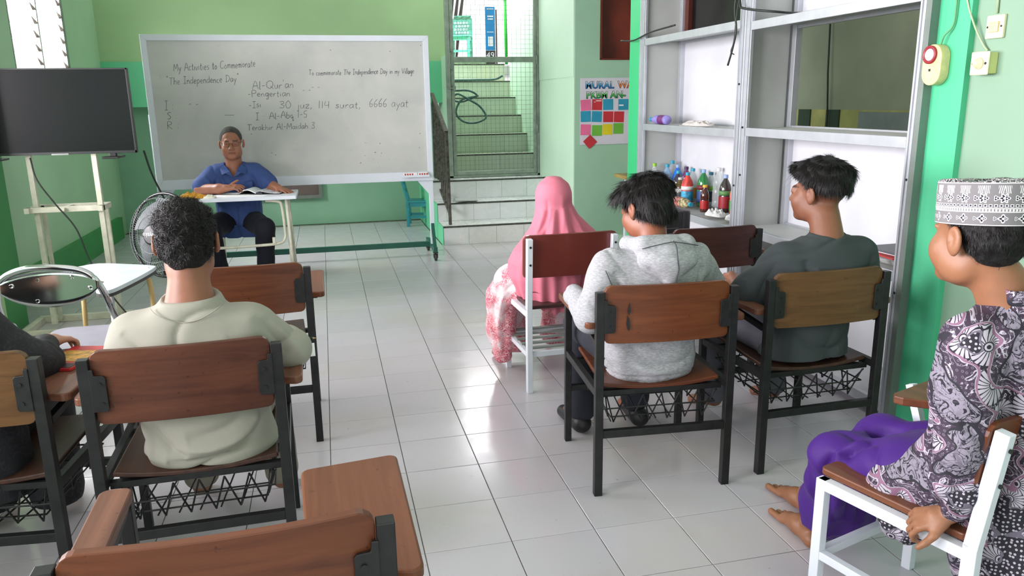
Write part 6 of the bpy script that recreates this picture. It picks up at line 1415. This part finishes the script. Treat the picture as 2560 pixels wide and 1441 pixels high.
# ---- person in black at the left frame edge --------------------------------------------
def black_person():
    root = person('black-clothed person cut off by the left frame edge, hand on red booklet')
    hd = Head((-1.20, 2.56, 1.16), rotm(.0, .2), 1.0); sk = skin_mat('skin_pale_tan', (196, 150, 126))
    F = Field((-1.52, 2.25, 0), (-.72, 3.15, 1.3), .0065)
    hd.build(F, (-1.19, 2.48, .95), .05)
    F.loft([(.45, -1.17, 2.50, .13, .09), (.6, -1.17, 2.48, .13, .08), (.8, -1.18, 2.47, .14, .07), (.9, -1.19, 2.48, .11, .06)], .03)
    limb(F, [(-1.03, 2.49, .86), (-.915, 2.52, .695), (-.90, 2.60, .705), (-.945, 2.75, .72)], (.045, .036, .032, .023)); hand(F, (-.94, 2.735, .72), (.62, .78, -.10), (-.1, 0, 1), -1, .92, curl=(.55, .65, .7, .7), thumb=.3)
    limb(F, [(-1.34, 2.49, .86), (-1.40, 2.55, .70), (-1.30, 2.78, .71)], (.045, .036, .025)); hand(F, (-1.30, 2.78, .71), (.4, .8, 0), (0, 0, 1), 1, .92)
    legs(F, [(-1.26, 2.55, .50), (-1.09, 2.55, .50)], [(-1.27, 2.97, .50), (-1.05, 2.97, .50)], [(-1.27, 2.93, .1), (-1.05, 2.93, .10)], [(-1.27, 3.08, .03), (-1.04, 3.08, .03)], (.06, .045, .03))
    finish_body('body', F, sk, root, hd)
    F = Field((-1.55, 2.22, .30), (-.72, 2.95, 1.05), .007)
    F.loft([(.34, -1.13, 2.45, .20, .13), (.5, -1.14, 2.46, .20, .15), (.65, -1.16, 2.46, .18, .13), (.8, -1.18, 2.47, .20, .115), (.89, -1.185, 2.475, .16, .09), (.95, -1.19, 2.48, .08, .07)], .03, 2.3)
    F.chain([(-1.03, 2.48, .865), (-.925, 2.50, .72), (-.905, 2.56, .70)], (.065, .066, .066), .05); F.chain([(-.905, 2.56, .705), (-.935, 2.71, .715)], (.055, .038), .03)
    F.chain([(-1.34, 2.48, .865), (-1.40, 2.55, .70), (-1.31, 2.75, .71)], (.065, .062, .04), .04)
    V, Q = mesh_of(F, 1); N = normals(V, Q)
    V = creases(V, N, [([(-.88, 2.6, .74), (-.90, 2.62, .70), (-.93, 2.6, .68)], .008, -.006), ([(-.87, 2.56, .78), (-.88, 2.56, .72), (-.90, 2.54, .66)], .010, -.006)]); V = V+N*(.0025*wob(V, 34, 41)+.0015*wob(V, 80, 42))[:, None]
    bm2 = bpy.data.materials.new('black_brocade'); t = NT(bm2); co = t.coord(); w1 = t.noise(co, 13, 3, .6, 1.5)
    ln = t.math('ABSOLUTE', t.math('SUBTRACT', t.math('FRACT', t.math('MULTIPLY', w1, 7)), .5))
    t.link(t.mix(t.ramp(ln, [(.05, (.6, .6, .6)), (.14, (0, 0, 0))]), C4((24, 25, 30)), C4((46, 48, 56))), t.p.inputs['Base Color']); t.p.inputs['Roughness'].default_value = .75
    np_mesh('tunic', V, Q, bm2, root)
    F = Field((-1.42, 2.30, .05), (-.90, 3.12, .62), .009)
    legs(F, [(-1.26, 2.55, .495), (-1.09, 2.55, .495)], [(-1.27, 2.97, .495), (-1.05, 2.97, .495)], [(-1.27, 2.93, .1), (-1.05, 2.93, .10)], [(-1.27, 2.93, .09), (-1.05, 2.93, .09)], (.10, .09, .09), .08); F.ell((-1.16, 2.5, .46), (.19, .14, .10), None, .05)
    V, Q = mesh_of(F); np_mesh('skirt', V, Q, bm2, root)
    F = Field((-1.40, 2.36, .84), (-.98, 2.76, 1.33), .008); F.ell(hd.w((0, -.02, .02)), (.093, .11, .115), hd.M, .02); F.loft([(.86, -1.19, 2.48, .16, .12), (.95, -1.19, 2.49, .11, .10), (1.05, -1.195, 2.51, .075, .085), (1.1, -1.195, 2.52, .075, .085)], .04)
    F.ell(hd.w((0, .075, -.03)), (.06, .06, .08), hd.M, .015, 'sub'); V, Q = mesh_of(F); np_mesh('headscarf', V, Q, mat('black_scarf', (22, 22, 26), .8), root)
    rebase(root, (-1.17, 2.6, 0))
black_person()
rb = thing('booklet', 'red booklet with yellow cover art on tablet at left', 'book', (-.845, 2.66, .6815), -.25, None)
build('cover', MB().prism(rrect(-.05, .07, -.13, .10, .004, 2), 0, .008), mat('booklet_red', (196, 44, 48), .45), rb)
build('cover_art', MB().prism(rrect(-.045, .065, -.06, .05, .01, 3), .008, .009), mat('booklet_yellow', (214, 160, 70), .5, var=.3, vs=40), rb)
build('lettering_band', MB().box(-.045, .065, -.125, -.08, .008, .0092), mat('booklet_dark', (60, 30, 34), .5), rb)
text_mesh('ER', .04, paper, 'letters', rb, (-.03, -.118, .0095), (0, 0, 0), .0003)
sheet('paper_sheet', 'white notepaper under the elbow of the beige-shirt boy', 'paper', [(-.22, 2.44), (-.075, 2.46), (-.08, 2.60), (-.22, 2.58)], .6812, paper, .002)
pc = thing('pencil', 'dark green pencil lying on the tablet beside beige-shirt boy', 'pencil', (0, 0, 0))
build('barrel', MB().tube([(-.17, 2.672, .686), (-.085, 2.648, .686)], .0038, 6), mat('pencil_green', (24, 60, 46), .4), pc)
build('tip', MB().tube([(-.085, 2.648, .686), (-.074, 2.645, .686)], [.0038, .0008], 6), mat('pencil_wood', (200, 170, 120), .6), pc)

# ---- boy in batik and cap ---------------------------------------------------------------
def batik_mat():
    m = bpy.data.materials.new('batik_cotton'); t = NT(m)
    tc = t.new('ShaderNodeTexCoord'); mp = t.new('ShaderNodeMapping'); mp.inputs['Rotation'].default_value = (0, 0, .70); t.link(tc.outputs['Object'], mp.inputs[0])
    sx = t.new('ShaderNodeSeparateXYZ'); t.link(mp.outputs[0], sx.inputs[0]); cb = t.new('ShaderNodeCombineXYZ'); t.link(sx.outputs[0], cb.inputs[0]); t.link(sx.outputs[2], cb.inputs[1]); P = cb.outputs[0]
    # slight warp
    nz = t.new('ShaderNodeTexNoise', noise_dimensions='2D'); nz.inputs['Scale'].default_value = 9; t.link(P, nz.inputs['Vector'])
    wv = t.new('ShaderNodeVectorMath', operation='MULTIPLY_ADD'); t.link(nz.outputs['Color'], wv.inputs[0]); wv.inputs[1].default_value = (.03, .03, 0); t.link(P, wv.inputs[2]); PW = wv.outputs[0]
    def flower(scale, petals, rr, rnd=.75):
        v = t.new('ShaderNodeTexVoronoi', voronoi_dimensions='2D'); v.inputs['Scale'].default_value = scale; v.inputs['Randomness'].default_value = rnd; t.link(PW, v.inputs['Vector'])
        sc = t.new('ShaderNodeVectorMath', operation='SUBTRACT'); t.link(PW, sc.inputs[0]); t.link(v.outputs['Position'], sc.inputs[1])
        s2 = t.new('ShaderNodeSeparateXYZ'); t.link(sc.outputs[0], s2.inputs[0]); r = t.math('MULTIPLY', v.outputs['Distance'], 1.0)
        a = t.math('ARCTAN2', s2.outputs[1], s2.outputs[0]); pet = t.math('ABSOLUTE', t.math('SINE', t.math('ADD', t.math('MULTIPLY', a, petals/2), t.math('MULTIPLY', r, 4.0))))
        edge = t.math('GREATER_THAN', pet, t.math('ADD', .30, t.math('MULTIPLY', t.math('ABSOLUTE', t.math('SUBTRACT', r, rr*.68)), 1.6)))
        ring = t.math('MULTIPLY', t.math('GREATER_THAN', r, rr*.28), t.math('LESS_THAN', r, rr))
        core = t.math('LESS_THAN', t.math('ABSOLUTE', t.math('SUBTRACT', r, rr*.17)), rr*.05)
        return t.math('MAXIMUM', t.math('MULTIPLY', edge, ring), core), v
    fl, v = flower(13, 20, .50, .55)
    fl2, v2 = flower(24, 8, .42)
    def contour(scale, mult, wdt, dist=2.0, det=2):
        n = t.new('ShaderNodeTexNoise', noise_dimensions='2D'); n.inputs['Scale'].default_value = scale; n.inputs['Detail'].default_value = det; n.inputs['Distortion'].default_value = dist; t.link(P, n.inputs['Vector'])
        return t.math('LESS_THAN', t.math('ABSOLUTE', t.math('SUBTRACT', t.math('FRACT', t.math('MULTIPLY', n.outputs[0], mult)), .5)), wdt), n.outputs[0]
    swirl, nn = contour(20, 5, .085, 1.0, 3); swirl2, _ = contour(34, 3.2, .16, 1.6, 3)
    vines, _ = contour(48, 3.2, .10, 1.0, 2)
    dots = t.new('ShaderNodeTexVoronoi', voronoi_dimensions='2D'); dots.inputs['Scale'].default_value = 95; dots.inputs['Randomness'].default_value = .5; t.link(P, dots.inputs['Vector'])
    dot = t.math('LESS_THAN', dots.outputs['Distance'], .26); dring = t.math('MULTIPLY', dot, t.math('GREATER_THAN', dots.outputs['Distance'], .13))
    reg = t.new('ShaderNodeTexNoise', noise_dimensions='2D'); reg.inputs['Scale'].default_value = 6.5; reg.inputs['Detail'].default_value = 2; reg.inputs['Distortion'].default_value = .25; t.link(P, reg.inputs['Vector'])
    rg = reg.outputs[0]
    dark = C4((32, 30, 40)); grey = C4((104, 98, 112)); white = C4((176, 170, 182)); mauve = C4((136, 98, 124)); plum = C4((58, 44, 62))
    A = t.mix(t.math('MAXIMUM', fl, t.math('MULTIPLY', vines, t.math('GREATER_THAN', v.outputs['Distance'], .52))), dark, white)     # flower field
    B = t.mix(swirl, plum, white); B = t.mix(dring, B, grey)                                                                       # scroll field with dots
    Cc = t.mix(swirl2, C4((134, 128, 142)), dark); Cc = t.mix(t.math('MULTIPLY', swirl, .8), Cc, grey)                                           # pale leaves
    D = t.mix(dot, dark, white)
    col = t.mix(t.math('GREATER_THAN', rg, .50), A, B); col = t.mix(t.math('GREATER_THAN', rg, .615), col, Cc); col = t.mix(t.math('LESS_THAN', rg, .385), col, D)
    band = t.math('LESS_THAN', t.math('ABSOLUTE', t.math('SUBTRACT', rg, .50)), .010); col = t.mix(band, col, mauve)
    b2 = t.math('LESS_THAN', t.math('ABSOLUTE', t.math('SUBTRACT', rg, .515)), .0035); col = t.mix(b2, col, white)
    b3 = t.math('LESS_THAN', t.math('ABSOLUTE', t.math('SUBTRACT', rg, .615)), .010); col = t.mix(b3, col, dark); b4 = t.math('LESS_THAN', t.math('ABSOLUTE', t.math('SUBTRACT', rg, .39)), .008); col = t.mix(b4, col, grey)
    t.link(col, t.p.inputs['Base Color']); t.p.inputs['Roughness'].default_value = .8
    t.bump(t.noise(t.coord(), 600, 2), .1, .002)
    return m
def cap_mat():
    m = bpy.data.materials.new('embroidered_cap'); t = NT(m); tc = t.new('ShaderNodeTexCoord'); s_ = t.new('ShaderNodeSeparateXYZ'); t.link(tc.outputs['Object'], s_.inputs[0])
    x, y, z = s_.outputs
    ang = t.math('ARCTAN2', y, x); ux = t.math('MULTIPLY', ang, 1/(2*PI))
    def cell(n, ph=0): return t.math('SUBTRACT', t.math('FRACT', t.math('ADD', t.math('MULTIPLY', ux, n), 10+ph)), .5)
    def motif(n, zc, sz, pet, ph=0):
        u = t.math('MULTIPLY', cell(n, ph), .62/n/sz*1.0); v = t.math('DIVIDE', t.math('SUBTRACT', z, zc), sz)
        r = t.math('SQRT', t.math('ADD', t.math('MULTIPLY', u, u), t.math('MULTIPLY', v, v))); a = t.math('ARCTAN2', v, u)
        sp = t.math('ADD', .62, t.math('MULTIPLY', t.math('COSINE', t.math('MULTIPLY', a, pet)), .16))
        ring = t.math('LESS_THAN', t.math('ABSOLUTE', t.math('SUBTRACT', r, sp)), .12); fill = t.math('LESS_THAN', r, t.math('SUBTRACT', sp, .1)); core = t.math('LESS_THAN', r, .22)
        return ring, fill, core, r, a
    gry = C4((118, 116, 118)); wht = C4((226, 224, 224)); nav = C4((34, 30, 54)); blk = C4((52, 50, 52))
    col = gry
    def put(mask, c):
        nonlocal col; col = t.mix(mask, col, c)
    for n, zc, sz, pet, ph in ((16, .052, .0125, 6, 0), (16, .010, .0105, 4, .0), (32, .052, .007, 3, .25), (32, .010, .005, 3, .25)):
        ring, fill, core, r, a = motif(n, zc, sz, pet, ph); put(fill, nav); put(ring, wht); put(core, wht)
    # leaves over the big motifs
    u = cell(16); vz = t.math('SUBTRACT', z, .070); leaf = t.math('MULTIPLY', t.math('LESS_THAN', t.math('ABSOLUTE', vz), .008), t.math('GREATER_THAN', t.math('ABSOLUTE', t.math('SINE', t.math('ADD', t.math('MULTIPLY', t.math('ABSOLUTE', u), 34), t.math('MULTIPLY', vz, 160)))), .72)); put(t.math('MULTIPLY', leaf, t.math('LESS_THAN', t.math('ABSOLUTE', u), .3)), wht)
    def band(z0, hw): return t.math('LESS_THAN', t.math('ABSOLUTE', t.math('SUBTRACT', z, z0)), hw)
    for z0 in (-.004, .0235, .031, .083): put(band(z0, .0010), wht)
    dd = t.math('LESS_THAN', t.math('ABSOLUTE', cell(100)), .28); put(t.math('MULTIPLY', band(.0272, .0022), dd), wht)
    dd2 = t.math('LESS_THAN', t.math('ABSOLUTE', cell(64)), .34); put(t.math('MULTIPLY', band(.0365, .003), dd2), wht); put(t.math('MULTIPLY', band(.0365, .0018), t.math('LESS_THAN', t.math('ABSOLUTE', cell(64)), .2)), nav)
    # crown
    vo = t.new('ShaderNodeTexVoronoi', voronoi_dimensions='2D'); vo.inputs['Scale'].default_value = 46; t.link(tc.outputs['Object'], vo.inputs['Vector'])
    sc = t.new('ShaderNodeVectorMath', operation='SUBTRACT'); t.link(tc.outputs['Object'], sc.inputs[0]); t.link(vo.outputs['Position'], sc.inputs[1]); s2 = t.new('ShaderNodeSeparateXYZ'); t.link(sc.outputs[0], s2.inputs[0])
    a2 = t.math('ARCTAN2', s2.outputs[1], s2.outputs[0]); pr_ = t.math('ADD', .30, t.math('MULTIPLY', t.math('COSINE', t.math('MULTIPLY', a2, 6)), .07))
    pm = t.math('LESS_THAN', t.math('ABSOLUTE', t.math('SUBTRACT', vo.outputs['Distance'], pr_)), .055)
    nl = t.noise(tc.outputs['Object'], 60, 2, .5, 1.5); ln = t.math('LESS_THAN', t.math('ABSOLUTE', t.math('SUBTRACT', t.math('FRACT', t.math('MULTIPLY', nl, 6)), .5)), .12)
    crown = t.mix(t.math('MAXIMUM', pm, t.math('MULTIPLY', ln, t.math('GREATER_THAN', vo.outputs['Distance'], .42))), blk, wht)
    col = t.mix(t.math('GREATER_THAN', z, .0845), col, crown)
    t.link(col, t.p.inputs['Base Color']); t.p.inputs['Roughness'].default_value = .85; t.bump(t.noise(tc.outputs['Object'], 420, 2), .2, .002); return m
def batik_boy():
    root = person('boy in purple-grey batik shirt, patterned cap and purple sarong at right')
    hy = .12; M = rotm(hy, .06); hd = Head((1.487, 1.50, 1.150), M, 1.04); sk = skin_mat('skin_golden', (150, 102, 72))
    F = Field((1.18, 1.15, 0), (1.92, 2.50, 1.26), .0046)
    hd.build(F, (1.54, 1.44, .965), .049, fat=.95, eyes=False, brow=.003)
    F.cap((1.53, 1.455, 1.05), (1.55, 1.43, .95), .045, .055, .03)
    F.loft([(.47, 1.58, 1.50, .11, .08), (.6, 1.57, 1.46, .11, .08), (.8, 1.56, 1.44, .13, .07), (.93, 1.55, 1.43, .10, .055)], .03)
    # left arm down to the seat rail
    limb(F, [(1.42, 1.43, .93), (1.395, 1.36, .68), (1.405, 1.385, .505)], (.042, .034, .025))
    hand(F, (1.398, 1.392, .490), (-.50, .46, -.32), (-.35, -.25, .9), -1, .92, curl=(.85, .95, .95, .9), thumb=.3, spread=.15)
    limb(F, [(1.69, 1.47, .93), (1.76, 1.50, .72), (1.76, 1.66, .65)], (.042, .034, .025)); hand(F, (1.76, 1.66, .655), (-.1, .9, -.02), (0, 0, 1), -1, .9)
    # legs and bare feet
    F.chain([(1.52, 1.52, .50), (1.415, 1.84, .42), (1.50, 2.05, .085)], (.045, .038, .030), .02); F.chain([(1.66, 1.55, .47), (1.60, 1.87, .43), (1.60, 2.22, .085)], (.045, .038, .030), .02)
    for ax, ay, dx, dy, lift in ((1.495, 2.05, .10, .99, .01), (1.60, 2.22, .03, 1.0, .0)):
        d = Vector((dx, dy, 0)).normalized(); n_ = Vector((d.y, -d.x, 0)); a = Vector((ax, ay, .0))
        F.cap(a+Vector((0, -.025, .03)), a+d*.06+Vector((0, 0, .045)), .028, .028, .02); F.cap(a+d*.05+Vector((0, 0, .04)), a+d*.135+n_*.012+Vector((0, 0, .022)), .030, .020, .02); F.cap(a+d*.05+Vector((0, 0, .04)), a+d*.13-n_*.014+Vector((0, 0, .024)), .028, .019, .02)
        for j, (o_, L_, r_) in enumerate(((-.033, .200, .0125), (-.008, .196, .0092), (.012, .186, .0088), (.031, .174, .0084), (.048, .160, .008))):
            F.cap(a+d*.12+n_*o_*.75+Vector((0, 0, .02)), a+d*L_*.97+n_*o_+Vector((0, 0, .012+r_*.3)), r_*.95, r_, .004)
    finish_body('body', F, sk, root, hd, stub=lambda x, y, z: np.clip((z+.062-1.25*np.clip(y+.038, 0, 1))/.03, 0, 1)*np.clip((.012+.02*(z > .01)-y)/.01, 0, 1)*.8, brow=False)
    # shirt
    F = Field((1.20, 1.12, .16), (1.95, 1.75, 1.10), .0058)
    F.loft([(.24, 1.66, 1.36, .17, .17), (.36, 1.63, 1.40, .17, .155), (.46, 1.60, 1.43, .17, .15), (.58, 1.575, 1.44, .165, .14), (.72, 1.565, 1.44, .168, .13), (.85, 1.56, 1.435, .175, .115), (.93, 1.555, 1.43, .155, .10), (.975, 1.55, 1.43, .115, .08), (1.0, 1.55, 1.43, .07, .06)], .03, 2.2)
    F.chain([(1.435, 1.43, .915), (1.40, 1.395, .80), (1.392, 1.36, .68)], (.066, .064, .060), .04); F.chain([(1.392, 1.36, .68), (1.388, 1.375, .58), (1.402, 1.385, .525)], (.060, .056, .046), .025)
    F.chain([(1.68, 1.45, .915), (1.76, 1.49, .74), (1.76, 1.62, .66)], (.066, .058, .045), .04)
    F.chain([(1.53, 1.52, .51), (1.455, 1.60, .44), (1.425, 1.56, .36)], (.12, .085, .05), .06)
    # stand collar
    F.put((1.44, 1.33, .99), (1.66, 1.53, 1.06), lambda X, Y, Z: np.maximum(np.abs(np.sqrt((X-1.548)**2+(Y-1.432)**2)-.062)-.007, np.abs(Z-1.012+.1*(Y-1.43))-.030), .008)
    V, Q = mesh_of(F, 1); N = normals(V, Q)
    V = creases(V, N, [([(1.47, 1.36, .92), (1.475, 1.33, .82), (1.48, 1.32, .70), (1.47, 1.33, .58), (1.47, 1.33, .46)], .012, -.016), ([(1.50, 1.33, .86), (1.515, 1.31, .74), (1.51, 1.30, .60), (1.515, 1.30, .45)], .014, .009), ([(1.36, 1.36, .78), (1.385, 1.32, .70), (1.40, 1.31, .62)], .010, -.007), ([(1.345, 1.38, .66), (1.36, 1.34, .60), (1.37, 1.34, .55)], .009, -.006), ([(1.60, 1.31, .9), (1.58, 1.30, .78), (1.56, 1.30, .68)], .014, -.006)])
    V = V+N*(.003*wob(V, 22, 51)-.006*rid(V, 12, 52, (1.3, 1.3, .7)))[:, None]
    np_mesh('batik_shirt', V, Q, batik_mat(), root)
    # sarong
    F = Field((1.20, 1.40, .03), (1.86, 2.24, .66), .0065)
    F.ell((1.60, 1.52, .48), (.17, .15, .085), None, .05); F.chain([(1.52, 1.52, .49), (1.42, 1.84, .425)], (.10, .072), .05); F.chain([(1.66, 1.55, .50), (1.60, 1.86, .45)], (.10, .070), .05)
    F.chain([(1.42, 1.84, .425), (1.455, 1.89, .32), (1.51, 1.97, .20), (1.535, 1.98, .14)], (.072, .078, .085, .085), .05); F.chain([(1.60, 1.86, .45), (1.62, 1.98, .30), (1.625, 2.02, .15)], (.070, .08, .085), .05)
    F.cap((1.43, 1.83, .425), (1.60, 1.85, .445), .050, .050, .07); F.cap((1.50, 1.64, .46), (1.64, 1.68, .48), .085, .085, .08)
    F.put((1.40, 1.6, .12), (1.64, 2.0, .5), lambda X, Y, Z: np.maximum(np.maximum(np.abs(X-1.53)-.09, np.abs(Y-1.84-.35*(.42-Z))-.045), np.abs(Z-.28)-.16), .05)
    F.plane((0, 0, .095), (0, -.05, -1))
    for x_, y_ in ((1.50, 2.05), (1.60, 2.20)): F.cap((x_, y_-.02, .05), (x_, y_-.005, .12), .045, .045, .008, 'sub')
    V, Q = mesh_of(F, 1); N = normals(V, Q)
    V = creases(V, N, [([(1.44, 1.77, .50), (1.39, 1.80, .44), (1.40, 1.83, .34), (1.45, 1.88, .20)], .010, -.011), ([(1.47, 1.70, .52), (1.43, 1.76, .45), (1.45, 1.81, .34), (1.49, 1.87, .20)], .011, -.013), ([(1.52, 1.66, .52), (1.48, 1.72, .42), (1.50, 1.80, .32), (1.54, 1.88, .18)], .012, -.012), ([(1.455, 1.73, .51), (1.41, 1.79, .45), (1.425, 1.82, .34)], .009, .009), ([(1.495, 1.68, .52), (1.455, 1.74, .44), (1.475, 1.81, .30)], .010, .010), ([(1.56, 1.74, .55), (1.54, 1.80, .50), (1.50, 1.82, .45)], .022, -.018), ([(1.57, 1.66, .5), (1.55, 1.74, .38), (1.58, 1.85, .22)], .012, -.011), ([(1.40, 1.86, .42), (1.41, 1.88, .32), (1.45, 1.92, .22)], .009, .008)])
    V = V+N*(.004*wob(V, 22, 53)-.006*rid(V, 13, 54, (1.2, 1.0, .8))+.0055*np.clip((.52-V[:, 2])/.25, 0, 1)*np.sin(62*(V[:, 0]*.9-V[:, 1]*.5)+22*V[:, 2]+2*np.sin(V[:, 2]*14)))[:, None]
    pm = cloth_mat('purple_satin_cotton', (66, 28, 118), .6, 600, var=.06, bump=.08); np_mesh('sarong', V, Q, pm, root)
    # hair below the cap
    o, V, Q, N = scalp(hd, 'hair', root, (1.36, 1.34, 1.02), (1.66, 1.66, 1.25), [((0, -.022, .03), (.078, .098, .088)), ((0, -.050, -.010), (.066, .048, .060))],
        [((0, -.05, -.070), (0, .3, -1)), ((0, .012, .0), (0, 1, -.42)), ((0, 0, .062), (0, 0, 1))], h=.0045, bump=.0018, freq=110, seed=55)
    c_ = np.array(hd.w((0, .0, .14)))
    def flow(P, n):
        d = P-c_; d = d/np.linalg.norm(d, axis=1, keepdims=True); d[:, 2] -= 1.0; return d
    strands('hair_strands', V, Q, N, o, 9000, .016, flow, lift=.30, seed=55, wd=.0006, seg=3, jit=.3, region=lambda C: (C[:, 2] < 1.20)*1.0)
    rebase(root, (1.55, 1.5, 0))
    # cap: a thing worn by him, a part of the person
    cap_c = hd.w((0, -.016, .034))
    T = Matrix.Translation(Vector(cap_c)-Vector((1.55, 1.5, 0))) @ Euler((-.08, .03, hy)).to_matrix().to_4x4() @ Matrix.Scale(1.07, 4)
    mb = MB(); n = 72; rows = []
    for zz, rr in ((-.006, .0905), (-.004, .0935), (.0, .0935), (.024, .0930), (.030, .0937), (.055, .0935), (.083, .0925), (.0865, .090), (.089, .082), (.088, .066), (.0865, .045), (.086, .02), (.086, .002)):
        w_ = .0012*(rr > .08)
        rows.append([(rr*.965*math.cos(2*PI*k/n)*(1+w_*math.sin(k*1.3)), rr*1.10*math.sin(2*PI*k/n), zz+.0025*math.sin(3*2*PI*k/n)*(zz > .08)+.002*math.sin(7*2*PI*k/n)*(zz > .084)) for k in range(n)])
    mb.grid(rows, closed_u=True); c = build('cap', mb, cap_mat(), root, smooth=True); c.matrix_local = T
    return root
batik_boy()
